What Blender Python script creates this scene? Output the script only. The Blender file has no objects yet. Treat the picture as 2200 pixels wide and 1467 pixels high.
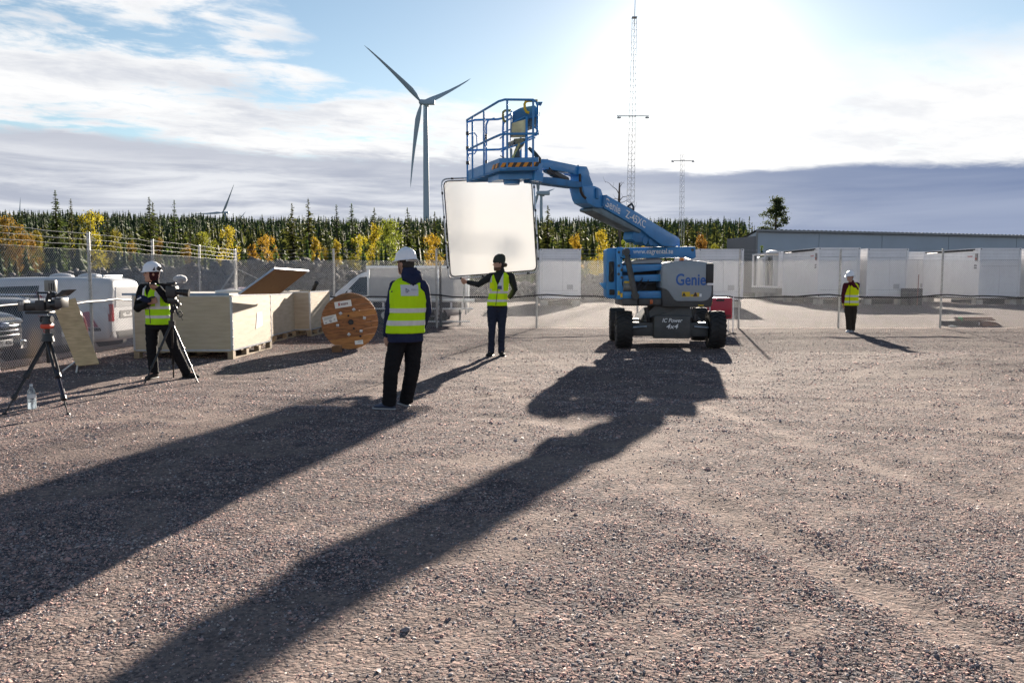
import bpy, bmesh, math, random
import numpy as np
from mathutils import Vector, Matrix, Euler, noise
from mathutils.bvhtree import BVHTree
random.seed(11)
rng = np.random.default_rng(5)
SC = bpy.context.scene
COL = SC.collection
R = math.radians

# ------------------------------------------------------------------ camera
CAM_H = 1.467            # the photographer holds the camera at chest height
FPX = 2200 * 28 / 36     # 28 mm lens on full frame, in photograph pixels
PITCH = math.atan(133.5 / FPX)
cam_d = bpy.data.cameras.new('camera')
cam_d.lens = 28; cam_d.sensor_width = 36
cam_d.clip_start = 0.1; cam_d.clip_end = 9000
cam = bpy.data.objects.new('camera', cam_d)
COL.objects.link(cam)
cam.location = (0, 0, CAM_H)
cam.rotation_euler = (R(90) - PITCH, 0, 0)
SC.camera = cam

def ray(px, py):
    u = (px - 1100) / FPX; v = (733.5 - py) / FPX
    return Vector((u, math.cos(PITCH) + v * math.sin(PITCH), -math.sin(PITCH) + v * math.cos(PITCH)))
def W(px, py, Y):
    """the point seen at (px, py) that lies Y metres ahead"""
    d = ray(px, py); t = Y / d.y
    return Vector((d.x * t, Y, CAM_H + d.z * t))
def G(px, py, z=0.0):
    """the point of the ground (height z) seen at (px, py)"""
    d = ray(px, py); t = (z - CAM_H) / d.z
    return Vector((d.x * t, d.y * t, z))

# ------------------------------------------------------------------ exposure
EXPO = 2.1
SC.view_settings.view_transform = 'Standard'
SC.view_settings.look = 'None'
SC.view_settings.gamma = 1
SC.view_settings.exposure = EXPO
SC.view_settings.use_curve_mapping = False
SC.render.engine = 'CYCLES'
SC.cycles.max_bounces = 8
SC.cycles.transparent_max_bounces = 16
SC.cycles.sample_clamp_indirect = 6
SC.cycles.use_denoising = True

# ------------------------------------------------------------------ sun
SUN_DIR = ray(1489, 158).normalized()
SUN_EL = math.asin(SUN_DIR.z)
SUN_AZ = math.atan2(SUN_DIR.x, SUN_DIR.y)      # clockwise from +Y
sun_d = bpy.data.lights.new('sun', 'SUN')
sun_d.energy = 5.0
sun_d.angle = R(0.55)
sun_d.color = (1.0, 0.88, 0.74)
sun = bpy.data.objects.new('sun', sun_d)
COL.objects.link(sun)
sun.rotation_euler = SUN_DIR.to_track_quat('Z', 'Y').to_euler()
sun.location = SUN_DIR * 60

# ------------------------------------------------------------------ sky
def lin(c):
    c = c / 255
    return c / 12.92 if c <= 0.04045 else ((c + 0.055) / 1.055) ** 2.4
SKY_STRENGTH = 0.1
def skyc(r, g, b, k=1.0):
    """a sky colour as it shows in the picture -> value fed to the Background"""
    s = k / 2 ** EXPO / SKY_STRENGTH
    return (lin(r) * s, lin(g) * s, lin(b) * s, 1)

world = bpy.data.worlds.new('World'); SC.world = world
world.use_nodes = True
wt = world.node_tree; wt.nodes.clear()
class E:
    """a little arithmetic on node sockets"""
    tree = wt
    def __init__(s, sock): s.s = sock
    @staticmethod
    def m(op, *a, clamp=False):
        n = E.tree.nodes.new('ShaderNodeMath'); n.operation = op; n.use_clamp = clamp
        for i, x in enumerate(a):
            if isinstance(x, E): E.tree.links.new(x.s, n.inputs[i])
            else: n.inputs[i].default_value = x
        return E(n.outputs[0])
    def __add__(s, o): return E.m('ADD', s, o)
    __radd__ = __add__
    def __sub__(s, o): return E.m('SUBTRACT', s, o)
    def __rsub__(s, o): return E.m('SUBTRACT', o, s)
    def __mul__(s, o): return E.m('MULTIPLY', s, o)
    __rmul__ = __mul__
    def __truediv__(s, o): return E.m('DIVIDE', s, o)
    def clamp(s): return E.m('ADD', s, 0.0, clamp=True)
def step(x, a, b):
    n = E.tree.nodes.new('ShaderNodeMapRange'); n.interpolation_type = 'SMOOTHSTEP'
    E.tree.links.new(x.s, n.inputs[0])
    n.inputs[1].default_value = a; n.inputs[2].default_value = b
    return E(n.outputs[0])
def vec(x, y, z):
    n = E.tree.nodes.new('ShaderNodeCombineXYZ')
    for i, k in enumerate((x, y, z)):
        if isinstance(k, E): E.tree.links.new(k.s, n.inputs[i])
        else: n.inputs[i].default_value = k
    return E(n.outputs[0])
def fbm(v, scale, detail=5, rough=0.55, dist=0.0):
    n = E.tree.nodes.new('ShaderNodeTexNoise'); n.noise_dimensions = '3D'
    E.tree.links.new(v.s, n.inputs['Vector'])
    n.inputs['Scale'].default_value = scale; n.inputs['Detail'].default_value = detail
    n.inputs['Roughness'].default_value = rough; n.inputs['Distortion'].default_value = dist
    return E(n.outputs[0])
def mixc(f, a, b):
    n = E.tree.nodes.new('ShaderNodeMix'); n.data_type = 'RGBA'
    for sock, x in ((n.inputs[0], f), (n.inputs[6], a), (n.inputs[7], b)):
        if isinstance(x, E): E.tree.links.new(x.s, sock)
        else: sock.default_value = x
    return E(n.outputs[2])
def curve(x, pts, lo, hi):
    """piecewise-linear function of x (x runs lo..hi); values 0..1"""
    t = (x - lo) / (hi - lo)
    n = E.tree.nodes.new('ShaderNodeValToRGB'); cr = n.color_ramp; cr.interpolation = 'LINEAR'
    while len(cr.elements) > 1: cr.elements.remove(cr.elements[-1])
    for i, (a, v) in enumerate(pts):
        pos = (a - lo) / (hi - lo)
        if i == 0:
            e = cr.elements[0]; e.position = pos
        else: e = cr.elements.new(pos)
        e.color = (v, v, v, 1) if not isinstance(v, tuple) else v
    E.tree.links.new(t.s, n.inputs[0])
    return E(n.outputs[0])

tc = wt.nodes.new('ShaderNodeTexCoord')
sep = wt.nodes.new('ShaderNodeSeparateXYZ'); wt.links.new(tc.outputs['Generated'], sep.inputs[0])
dx, dy, dz = (E(o) for o in sep.outputs)
az = E.m('ARCTAN2', dx, dy) * (180 / math.pi)
el = E.m('ARCSINE', dz) * (180 / math.pi)
dot = wt.nodes.new('ShaderNodeVectorMath'); dot.operation = 'DOT_PRODUCT'
wt.links.new(tc.outputs['Generated'], dot.inputs[0]); dot.inputs[1].default_value = SUN_DIR
ang = E.m('ARCCOSINE', E.m('MINIMUM', E(dot.outputs['Value']), 0.99999)) * (180 / math.pi)
glow_w = E.m('EXPONENT', ang * (-1 / 8.0))
glow_n = E.m('EXPONENT', (ang * ang) * (-1 / 30.0))

nish = wt.nodes.new('ShaderNodeTexSky'); nish.sky_type = 'NISHITA'
nish.sun_disc = False
nish.sun_elevation = SUN_EL; nish.sun_rotation = SUN_AZ
nish.altitude = 300; nish.air_density = 1.0; nish.dust_density = 0.15; nish.ozone_density = 1.5
NISH_GAIN = 0.28
sky = E(nish.outputs[0])
g = wt.nodes.new('ShaderNodeMix'); g.data_type = 'RGBA'; g.blend_type = 'MULTIPLY'; g.inputs[0].default_value = 1
wt.links.new(sky.s, g.inputs[6]); g.inputs[7].default_value = (NISH_GAIN * 1.10, NISH_GAIN * 1.07, NISH_GAIN * 1.02, 1)
sky = E(g.outputs[2])

# cloud sheets, laid out on a plane overhead so they shrink towards the horizon
inv = E.m('DIVIDE', 1.0, E.m('MAXIMUM', dz + 0.09, 0.03))
px_, py_ = dx * inv, dy * inv
# streaks lean: the sheet runs from lower right to upper left
ca, sa = math.cos(R(28)), math.sin(R(28))
qx, qy = px_ * ca + py_ * sa, py_ * ca - px_ * sa
n_big = fbm(vec(qx * 0.9, qy * 1.35, 3.1), 1.0, 7, 0.56, 0.25)
n_fine = fbm(vec(qx * 1.2, qy * 1.7, 8.4), 3.4, 8, 0.62, 0.3)
n_soft = fbm(vec(qx * 0.6, qy * 1.3, 5.7), 1.4, 3, 0.5)
T = curve(az, [(-180, .42), (-90, .55), (-33, .55), (-22, .54), (-16, .45), (-12, .335), (-7, .305), (3, .285), (8, .29),
               (13, .31), (19, .32), (25, .345), (33, .375), (60, .45), (90, .45), (180, .42)], -180, 180) * 40
calm = 1.0 - step(az, 4.0, 16.0) * 0.6
cover = step(T - el + ((n_big - 0.5) * 17 + (n_fine - 0.5) * 9) * calm, -1.2, 3.0)
gaps = step((n_fine - 0.5) * 1.0 + (n_big - 0.5) * 1.2 + glow_w * 0.45 + step(az, -4.0, 22.0) * 0.16, -0.20, 0.07)
cover = cover * gaps
thick = step(n_soft * 0.55 + n_fine * 0.45, 0.44, 0.70) * (1.0 - step(az, 0.0, 14.0) * 0.45)
white = mixc(thick, skyc(252, 252, 252, 0.92), skyc(202, 206, 215))
# unseen clouds behind and overhead, brightened and tinted blue to fill the shade
back = step(E.m('ABSOLUTE', az, 0.0), 60.0, 120.0)
white = mixc(back, white, skyc(236, 243, 252))
zenith_fill = step(el, 20.0, 70.0)
white = mixc(zenith_fill, white, skyc(226, 237, 252))
sky = mixc(cover, sky, white)

# low grey bank along the horizon
bank_n = fbm(vec(az * 0.05, el * 0.22, 1.7), 1.0, 6, 0.55, 0.4)
streak = fbm(vec(az * 0.045, el * 0.42, 9.2), 1.6, 6, 0.6, 0.5)
streak2 = fbm(vec(az * 0.03, el * 0.30, 4.2), 1.1, 4, 0.5, 0.3)
B = curve(az, [(-180, .21), (-60, .24), (-33, .228), (-19, .225), (-7, .213), (3, .20), (7, .195), (13, .187), (19, .192), (25, .192), (33, .188), (60, .20), (180, .21)], -180, 180) * 40
edge = B - el + (bank_n - 0.5) * 2.4 + (n_fine - 0.5) * 1.2
bank = step(edge, -0.25, 0.7)
deep = curve(az, [(-180, .5), (-60, .15), (-33, .12), (-8, .22), (3, .36), (10, .46), (15, .66), (22, .90), (33, 1.0), (60, .9), (180, .5)], -180, 180)
light_b = mixc(step(streak, 0.36, 0.64), skyc(176, 181, 194), skyc(236, 237, 239))
top_dim = step(edge, 0.0, 2.6)
light_b = mixc(top_dim, skyc(196, 199, 208), light_b)
dark_b = mixc(step(streak2, 0.32, 0.68), skyc(104, 122, 158), skyc(150, 161, 186))
bank_c = mixc(deep, light_b, dark_b)
bank_c = mixc(back, bank_c, skyc(228, 230, 236))
sky = mixc(bank, sky, bank_c)
# the air round the sun, brightest where no cloud bank stands before it
gk = wt.nodes.new('ShaderNodeMix'); gk.data_type = 'RGBA'; gk.blend_type = 'ADD'; gk.inputs[0].default_value = 1
gl = mixc((glow_w * 0.08 + glow_n * 0.48) * (1.0 - bank * 0.80), (0, 0, 0, 1), skyc(255, 250, 240, 1.25))
wt.links.new(sky.s, gk.inputs[6]); wt.links.new(gl.s, gk.inputs[7])
# below the horizon the ground is what one sees; keep the dome plain there
sky = mixc(step(el, -3.0, -0.5), skyc(95, 92, 95), E(gk.outputs[2]))
bg = wt.nodes.new('ShaderNodeBackground'); bg.inputs['Strength'].default_value = SKY_STRENGTH * 1.14
wt.links.new(sky.s, bg.inputs['Color'])
wo = wt.nodes.new('ShaderNodeOutputWorld'); wt.links.new(bg.outputs[0], wo.inputs['Surface'])

# ================================================================== helpers
MATS = {}
def mat(name, col, rough=0.6, metal=0.0, spec=0.5, vary=0.0, vscale=8.0, bump=0.0, bscale=40.0, col2=None, stretch=(1, 1, 1),
        trans=0.0, alpha=1.0, coat=0.0, dirt=0.0, detail=4):
    """a plain procedural material: base colour with mottled variation, fine relief and some wear"""
    if name in MATS: return MATS[name]
    m = bpy.data.materials.new(name); m.use_nodes = True
    nt = m.node_tree; b = nt.nodes['Principled BSDF']
    b.inputs['Roughness'].default_value = rough
    b.inputs['Metallic'].default_value = metal
    b.inputs['Specular IOR Level'].default_value = spec
    b.inputs['Coat Weight'].default_value = coat
    b.inputs['Transmission Weight'].default_value = trans
    b.inputs['Base Color'].default_value = (*col, 1)
    m.diffuse_color = (*col, 1)
    if vary or bump or dirt:
        co = nt.nodes.new('ShaderNodeTexCoord'); mp = nt.nodes.new('ShaderNodeMapping')
        mp.inputs['Scale'].default_value = stretch
        nt.links.new(co.outputs['Object'], mp.inputs[0])
    last = None
    if vary:
        n = nt.nodes.new('ShaderNodeTexNoise'); n.inputs['Scale'].default_value = vscale; n.inputs['Detail'].default_value = detail
        nt.links.new(mp.outputs[0], n.inputs['Vector'])
        rmp = nt.nodes.new('ShaderNodeMapRange'); rmp.inputs[1].default_value = 0.3; rmp.inputs[2].default_value = 0.7
        nt.links.new(n.outputs[0], rmp.inputs[0])
        mx = nt.nodes.new('ShaderNodeMix'); mx.data_type = 'RGBA'
        c2 = col2 or tuple(c * (1 - vary) for c in col)
        c1 = col if col2 else tuple(min(1, c * (1 + vary)) for c in col)
        mx.inputs[6].default_value = (*c1, 1); mx.inputs[7].default_value = (*c2, 1)
        nt.links.new(rmp.outputs[0], mx.inputs[0]); last = mx.outputs[2]
    if dirt:
        n = nt.nodes.new('ShaderNodeTexNoise'); n.inputs['Scale'].default_value = 3.0; n.inputs['Detail'].default_value = 8; n.inputs['Roughness'].default_value = 0.7
        nt.links.new(co.outputs['Object'], n.inputs['Vector'])
        rmp = nt.nodes.new('ShaderNodeMapRange'); rmp.inputs[1].default_value = 0.5; rmp.inputs[2].default_value = 0.75; rmp.inputs[4].default_value = dirt
        nt.links.new(n.outputs[0], rmp.inputs[0])
        mx = nt.nodes.new('ShaderNodeMix'); mx.data_type = 'RGBA'
        if last: nt.links.new(last, mx.inputs[6])
        else: mx.inputs[6].default_value = (*col, 1)
        mx.inputs[7].default_value = (0.16, 0.13, 0.11, 1)
        nt.links.new(rmp.outputs[0], mx.inputs[0]); last = mx.outputs[2]
        rr = nt.nodes.new('ShaderNodeMapRange'); rr.inputs[1].default_value = 0.35; rr.inputs[2].default_value = 0.7
        rr.inputs[3].default_value = rough; rr.inputs[4].default_value = min(1, rough + 0.3)
        nt.links.new(n.outputs[0], rr.inputs[0]); nt.links.new(rr.outputs[0], b.inputs['Roughness'])
    if last: nt.links.new(last, b.inputs['Base Color'])
    if bump:
        n = nt.nodes.new('ShaderNodeTexNoise'); n.inputs['Scale'].default_value = bscale; n.inputs['Detail'].default_value = 5
        nt.links.new(mp.outputs[0], n.inputs['Vector'])
        bp = nt.nodes.new('ShaderNodeBump'); bp.inputs['Strength'].default_value = bump; bp.inputs['Distance'].default_value = 0.02
        nt.links.new(n.outputs[0], bp.inputs['Height']); nt.links.new(bp.outputs[0], b.inputs['Normal'])
    MATS[name] = m
    return m
def thin_mat(name, col, tcol, tw, rough=0.8, vary=0.0, vscale=20):
    """thin stuff (leaves, cloth): part of the light passes through"""
    if name in MATS: return MATS[name]
    m = bpy.data.materials.new(name); m.use_nodes = True; nt = m.node_tree
    b = nt.nodes['Principled BSDF']; o = nt.nodes['Material Output']
    b.inputs['Base Color'].default_value = (*col, 1); b.inputs['Roughness'].default_value = rough; b.inputs['Specular IOR Level'].default_value = 0.2
    t = nt.nodes.new('ShaderNodeBsdfTranslucent'); t.inputs[0].default_value = (*tcol, 1)
    mx = nt.nodes.new('ShaderNodeMixShader'); mx.inputs[0].default_value = tw
    nt.links.new(b.outputs[0], mx.inputs[1]); nt.links.new(t.outputs[0], mx.inputs[2]); nt.links.new(mx.outputs[0], o.inputs[0])
    if vary:
        co = nt.nodes.new('ShaderNodeTexCoord'); oi = nt.nodes.new('ShaderNodeObjectInfo')
        n = nt.nodes.new('ShaderNodeTexNoise'); n.inputs['Scale'].default_value = vscale; n.inputs['Detail'].default_value = 3
        nt.links.new(co.outputs['Object'], n.inputs['Vector'])
        hs = nt.nodes.new('ShaderNodeHueSaturation'); hs.inputs['Color'].default_value = (*col, 1)
        ht = nt.nodes.new('ShaderNodeHueSaturation'); ht.inputs['Color'].default_value = (*tcol, 1)
        r1 = nt.nodes.new('ShaderNodeMapRange'); r1.inputs[1].default_value = .25; r1.inputs[2].default_value = .75
        r1.inputs[3].default_value = 1 - vary; r1.inputs[4].default_value = 1 + vary
        r2 = nt.nodes.new('ShaderNodeMapRange'); r2.inputs[3].default_value = 0.5 - 0.03; r2.inputs[4].default_value = 0.5 + 0.03
        nt.links.new(n.outputs[0], r1.inputs[0]); nt.links.new(oi.outputs['Random'], r2.inputs[0])
        for h in (hs, ht):
            nt.links.new(r1.outputs[0], h.inputs['Value']); nt.links.new(r2.outputs[0], h.inputs['Hue'])
        nt.links.new(hs.outputs[0], b.inputs['Base Color']); nt.links.new(ht.outputs[0], t.inputs[0])
    MATS[name] = m
    return m

def link(name, me, parent=None, m=None):
    o = bpy.data.objects.new(name, me); COL.objects.link(o)
    if parent is not None: o.parent = parent
    if m is not None and me is not None:
        me.materials.clear(); me.materials.append(m)
    return o
def tag(o, label=None, cat=None, group=None, kind=None):
    if label: o['label'] = label
    if cat: o['category'] = cat
    if group: o['group'] = group
    if kind: o['kind'] = kind
    return o
def thing(name, label, cat, loc=(0, 0, 0), group=None, rz=0.0):
    o = link(name, None); o.location = loc; o.rotation_euler = (0, 0, rz); o.empty_display_size = 0.2
    return tag(o, label, cat, group)
def copy_tree(o, parent=None):
    c = o.copy(); COL.objects.link(c)
    if parent is not None: c.parent = parent
    for ch in list(o.children): copy_tree(ch, c)
    return c

class MB:
    """collects boxes, tubes, lofts and sheets into one mesh"""
    def __init__(s, origin=(0, 0, 0)):
        s.v = []; s.f = []; s.o = Vector(origin); s.sm = []
    def add(s, vs, fs, smooth=False):
        b = len(s.v); s.v += [Vector(v) - s.o for v in vs]
        s.f += [tuple(i + b for i in f) for f in fs]; s.sm += [smooth] * len(fs)
        return s
    def box(s, lo, hi, M=None):
        x0, y0, z0 = lo; x1, y1, z1 = hi
        vs = [(x0, y0, z0), (x1, y0, z0), (x1, y1, z0), (x0, y1, z0), (x0, y0, z1), (x1, y0, z1), (x1, y1, z1), (x0, y1, z1)]
        if M is not None: vs = [M @ Vector(v) for v in vs]
        return s.add(vs, [(0, 3, 2, 1), (4, 5, 6, 7), (0, 1, 5, 4), (1, 2, 6, 5), (2, 3, 7, 6), (3, 0, 4, 7)])
    def rbox(s, lo, hi, r=0.02, M=None, seg=2):
        """box with bevelled edges"""
        bm = bmesh.new(); bmesh.ops.create_cube(bm, size=1)
        lo = Vector(lo); hi = Vector(hi); d = hi - lo; c = (hi + lo) / 2
        for v in bm.verts: v.co = Vector((v.co.x * d.x, v.co.y * d.y, v.co.z * d.z)) + c
        r = min(r, min(d) * 0.45)
        bmesh.ops.bevel(bm, geom=list(bm.edges), offset=r, segments=seg, affect='EDGES', profile=0.5)
        if M is not None: bmesh.ops.transform(bm, matrix=M, verts=bm.verts)
        return s.bm(bm, True)
    def bm(s, bm, smooth=False):
        bm.verts.index_update()
        s.add([v.co.copy() for v in bm.verts], [tuple(v.index for v in f.verts) for f in bm.faces], smooth)
        bm.free(); return s
    def prism(s, pts, d):
        """polygon pts (3-D, planar) pushed along vector d, closed"""
        n = len(pts); d = Vector(d); pts = [Vector(p) for p in pts]
        vs = pts + [p + d for p in pts]
        fs = [tuple(range(n))[::-1], tuple(range(n, 2 * n))] + [(i, (i + 1) % n, n + (i + 1) % n, n + i) for i in range(n)]
        return s.add(vs, fs)
    def tube(s, pts, r, n=8, caps=True, closed=False, smooth=True):
        pts = [Vector(p) for p in pts]; k = len(pts)
        rs = r if isinstance(r, (list, tuple)) else [r] * k
        rings = []; up = None
        for i, p in enumerate(pts):
            a = pts[i - 1] if (i > 0 or closed) else pts[i]
            b = pts[(i + 1) % k] if (i < k - 1 or closed) else pts[i]
            t = (b - a)
            if t.length < 1e-9: t = Vector((0, 0, 1))
            t.normalize()
            if up is None or abs(t.dot(up)) > 0.98:
                up = Vector((0, 0, 1)) if abs(t.z) < 0.9 else Vector((1, 0, 0))
            x = t.cross(up).normalized(); y = x.cross(t).normalized(); up = y
            rings.append([p + (x * math.cos(2 * math.pi * j / n) + y * math.sin(2 * math.pi * j / n)) * rs[i] for j in range(n)])
        vs = [v for rg in rings for v in rg]; fs = []
        for i in range(k if closed else k - 1):
            i2 = (i + 1) % k
            for j in range(n):
                j2 = (j + 1) % n
                fs.append((i * n + j, i * n + j2, i2 * n + j2, i2 * n + j))
        s.add(vs, fs, smooth)
        if caps and not closed:
            s.add(rings[0], [tuple(range(n))[::-1]]); s.add(rings[-1], [tuple(range(n))])
        return s
    def beam(s, a, b, w, h=None, roll=None):
        """rectangular bar from a to b; w across, h along the up hint"""
        a = Vector(a); b = Vector(b); h = h or w; t = (b - a).normalized()
        up = Vector(roll) if roll else (Vector((0, 0, 1)) if abs(t.z) < 0.95 else Vector((0, 1, 0)))
        x = t.cross(up).normalized(); y = x.cross(t).normalized()
        vs = []
        for p in (a, b):
            for sx, sy in ((-1, -1), (1, -1), (1, 1), (-1, 1)): vs.append(p + x * sx * w / 2 + y * sy * h / 2)
        return s.add(vs, [(3, 2, 1, 0), (4, 5, 6, 7), (0, 1, 5, 4), (1, 2, 6, 5), (2, 3, 7, 6), (3, 0, 4, 7)])
    def loft(s, rings, closed_ends=True, smooth=True):
        n = len(rings[0]); vs = [Vector(p) for rg in rings for p in rg]; fs = []
        for i in range(len(rings) - 1):
            for j in range(n):
                fs.append((i * n + j, i * n + (j + 1) % n, (i + 1) * n + (j + 1) % n, (i + 1) * n + j))
        s.add(vs, fs, smooth)
        if closed_ends: s.add(rings[0], [tuple(range(n))[::-1]], smooth); s.add(rings[-1], [tuple(range(n))], smooth)
        return s
    def sphere(s, c, r, seg=16, rings=8, M=None):
        bm = bmesh.new(); bmesh.ops.create_uvsphere(bm, u_segments=seg, v_segments=rings, radius=1)
        rr = r if isinstance(r, (tuple, list)) else (r, r, r)
        for v in bm.verts:
            p = Vector((v.co.x * rr[0], v.co.y * rr[1], v.co.z * rr[2]))
            if M is not None: p = M @ p
            v.co = p + Vector(c)
        return s.bm(bm, True)
    def mesh(s, name='mesh', fix=True):
        me = bpy.data.meshes.new(name)
        me.from_pydata([tuple(v) for v in s.v], [], s.f)
        if any(s.sm): me.polygons.foreach_set('use_smooth', s.sm)
        if fix:
            bm = bmesh.new(); bm.from_mesh(me)
            bmesh.ops.remove_doubles(bm, verts=bm.verts, dist=1e-5)
            bmesh.ops.recalc_face_normals(bm, faces=bm.faces); bm.to_mesh(me); bm.free()
        if any(s.sm): me.set_sharp_from_angle(angle=R(40))
        me.update(); return me
    def build(s, name, m, parent=None, loc=None, fix=True):
        o = link(name, s.mesh(name, fix), parent, m)
        if parent is None: o.location = s.o if loc is None else loc
        else: o.location = s.o - Vector((0, 0, 0)) if loc is None else loc
        return o
def arc(c, r, a0, a1, n, plane='xz'):
    out = []
    for i in range(n + 1):
        a = R(a0 + (a1 - a0) * i / n); u = r * math.cos(a); v = r * math.sin(a); c = Vector(c)
        out.append(c + (Vector((u, 0, v)) if plane == 'xz' else Vector((u, v, 0)) if plane == 'xy' else Vector((0, u, v))))
    return out
def np_mesh(name, verts, faces, k, smooth=False, mats=None, mat_idx=None):
    """fast mesh from arrays; every face has k corners"""
    me = bpy.data.meshes.new(name); verts = np.asarray(verts, np.float32); faces = np.asarray(faces, np.int32)
    nf = len(faces)
    me.vertices.add(len(verts)); me.vertices.foreach_set('co', verts.ravel())
    me.loops.add(nf * k); me.loops.foreach_set('vertex_index', faces.ravel())
    me.polygons.add(nf); me.polygons.foreach_set('loop_start', np.arange(0, nf * k, k, dtype=np.int32))
    me.polygons.foreach_set('loop_total', np.full(nf, k, np.int32))
    if smooth: me.polygons.foreach_set('use_smooth', np.ones(nf, bool))
    me.update(calc_edges=True)
    for mm in (mats or []): me.materials.append(mm)
    if mat_idx is not None: me.polygons.foreach_set('material_index', np.asarray(mat_idx, np.int32))
    return me
def text_mesh(txt, size, depth=0.002, bold=0.0, shear=0.0, align='CENTER', spacing=1.0):
    """lettering in the XY plane, centred on its own box"""
    cu = bpy.data.curves.new('lettering', 'FONT'); cu.body = txt; cu.size = size; cu.extrude = depth / 2; cu.offset = bold
    cu.align_x = align; cu.align_y = 'CENTER'; cu.shear = shear; cu.space_character = spacing; cu.resolution_u = 3
    o = bpy.data.objects.new('lettering', cu); COL.objects.link(o)
    dg = bpy.context.evaluated_depsgraph_get()
    me = bpy.data.meshes.new_from_object(o.evaluated_get(dg)); me.name = 'lettering'
    bpy.data.objects.remove(o); bpy.data.curves.remove(cu)
    return me
def letter(txt, size, m, parent, P, xdir, up, bold=0.0, shear=0.0, depth=0.002, fit=None, name='lettering', spacing=1.0):
    """lettering centred at P (parent's space), reading along xdir; fit = (width, height) scales it to a size"""
    me = text_mesh(txt, size, depth, bold, shear, spacing=spacing)
    xs = [v.co.x for v in me.vertices]; ys = [v.co.y for v in me.vertices]
    cx, cy = (min(xs) + max(xs)) / 2, (min(ys) + max(ys)) / 2
    sx = sy = 1
    if fit:
        sx = fit[0] / (max(xs) - min(xs)); sy = fit[1] / (max(ys) - min(ys)) if fit[1] else sx
    x = Vector(xdir).normalized(); u = Vector(up); u = (u - x * u.dot(x)).normalized(); n = x.cross(u)
    for v in me.vertices:
        v.co = x * (v.co.x - cx) * sx + u * (v.co.y - cy) * sy + n * v.co.z
    o = link(name, me, parent, m); o.location = P
    return o

# ================================================================== ground
def smooth01(t): t = np.clip(t, 0, 1); return t * t * (3 - 2 * t)
_gr = np.random.default_rng(3)
_waves = [(_gr.uniform(0, 6.28), _gr.uniform(0.5, 1.0), _gr.uniform(0, 6.28)) for _ in range(26)]
def wob(x, y, wl, k0=0, n=6):
    s = 0
    for i in range(n):
        a, q, ph = _waves[(k0 + i) % 26]; f = 6.283 / (wl * (0.6 + 0.8 * q))
        s = s + np.sin((x * math.cos(a) + y * math.sin(a)) * f + ph)
    return s / n
def ground_z(x, y):
    x = np.asarray(x, float); y = np.asarray(y, float)
    z = np.zeros(np.broadcast(x, y).shape)
    z = z + 0.014 * wob(x, y, 2.2, 0) + 0.010 * wob(x, y, 0.8, 7) + 0.010 * wob(x, y, 0.36, 14, 9)
    # wheel ruts left by machines, running across the yard on the right
    for (a, b, c, w, d) in ((0.97, 0.243, 2.57, .14, .012), (0.97, 0.243, 4.32, .14, .012), (0.30, 0.954, 8.1, .16, .006), (0.30, 0.954, 9.9, .16, .006), (-0.10, 0.995, 20.4, .2, .02), (-0.10, .995, 18.7, .2, .018)):
        t = x * a + y * b - c + 0.45 * wob(x, y, 6.0, 3)
        z = z - d * np.exp(-(t / w) ** 2) + d * 0.7 * np.exp(-((np.abs(t) - 2.0 * w) / (w * .8)) ** 2)
    # low heap of gravel at the right edge
    r2 = ((x - 9.0) / 2.3) ** 2 + ((y - 13.4) / 1.7) ** 2
    z = z + 0.20 * np.exp(-r2) * (1 + 0.25 * wob(x, y, 1.1, 11) + 0.12 * wob(x, y, .45, 3))
    # the yard drops away behind the left fence where the cars stand
    z = z - 0.46 * smooth01((-x - 8.7 - np.maximum(0, y - 19) * 0.0) / 2.2) * smooth01((y - 10.5) / 8) * (1 - smooth01((y - 34) / 8))
    # beyond the site the land falls into a shallow dip and then climbs to a wooded ridge
    far = np.hypot(x, y)
    ridge = 26.0 * smooth01((y - 170) / 420) + 6 * smooth01((y - 120) / 100)
    ridge = ridge * (1.0 + 0.16 * smooth01((-x - 60) / 260) - 0.10 * smooth01((x - 40) / 250)) + 1.2 * wob(x, y, 260, 5) * smooth01((y - 200) / 200)
    z = z + ridge
    return z
def gz(x, y): return float(ground_z(x, y))

def fines(x, y):
    """0 where loose stones lie, 1 where the fines are packed and pale"""
    f = 0.9 * wob(x, y, 3.2, 1, 7) + 0.8 * wob(x, y, 1.3, 9, 9) + 0.6 * wob(x, y, 0.55, 4, 11) + 0.4 * wob(x, y, .26, 15, 11)
    v = smooth01((f - 0.06) / 0.36) * .85
    v = v * (1 - .9 * np.exp(-((x - 9.0) / 2.6) ** 2 - ((y - 13.2) / 2.0) ** 2))
    for c, k in ((2.65, 1.0), (4.42, .8), (-1.1, .7)):
        tk = np.abs(x + .25 * y - c + .25 * wob(x, y, 4.0, 6))
        v = np.maximum(v, k * smooth01((.22 - tk) / .16) * smooth01((wob(x, y, .9, 12, 9) + .35) / .4))
    return v
def axis(segs):
    out = [segs[0][0]]
    for a, b, st in segs:
        n = max(1, int(round((b - a) / st))); out += list(np.linspace(a, b, n + 1)[1:])
    return np.array(out)
gx = axis([(-2400, -400, 200), (-400, -60, 14), (-60, -16, 2), (-16, -9, .35), (-9, 9, .085), (9, 17, .2), (17, 60, 2), (60, 400, 14), (400, 2400, 200)])
gy = axis([(-300, -20, 40), (-20, 0, 2), (0, 2, .3), (2, 13, .085), (13, 24, .17), (24, 60, 1.2), (60, 200, 6), (200, 760, 16), (760, 3600, 200)])
X, Y = np.meshgrid(gx, gy)
Z = ground_z(X, Y)
nx, ny = len(gx), len(gy)
idx = np.arange(nx * ny).reshape(ny, nx)
quads = np.stack([idx[:-1, :-1], idx[:-1, 1:], idx[1:, 1:], idx[1:, :-1]], -1).reshape(-1, 4)

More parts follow.
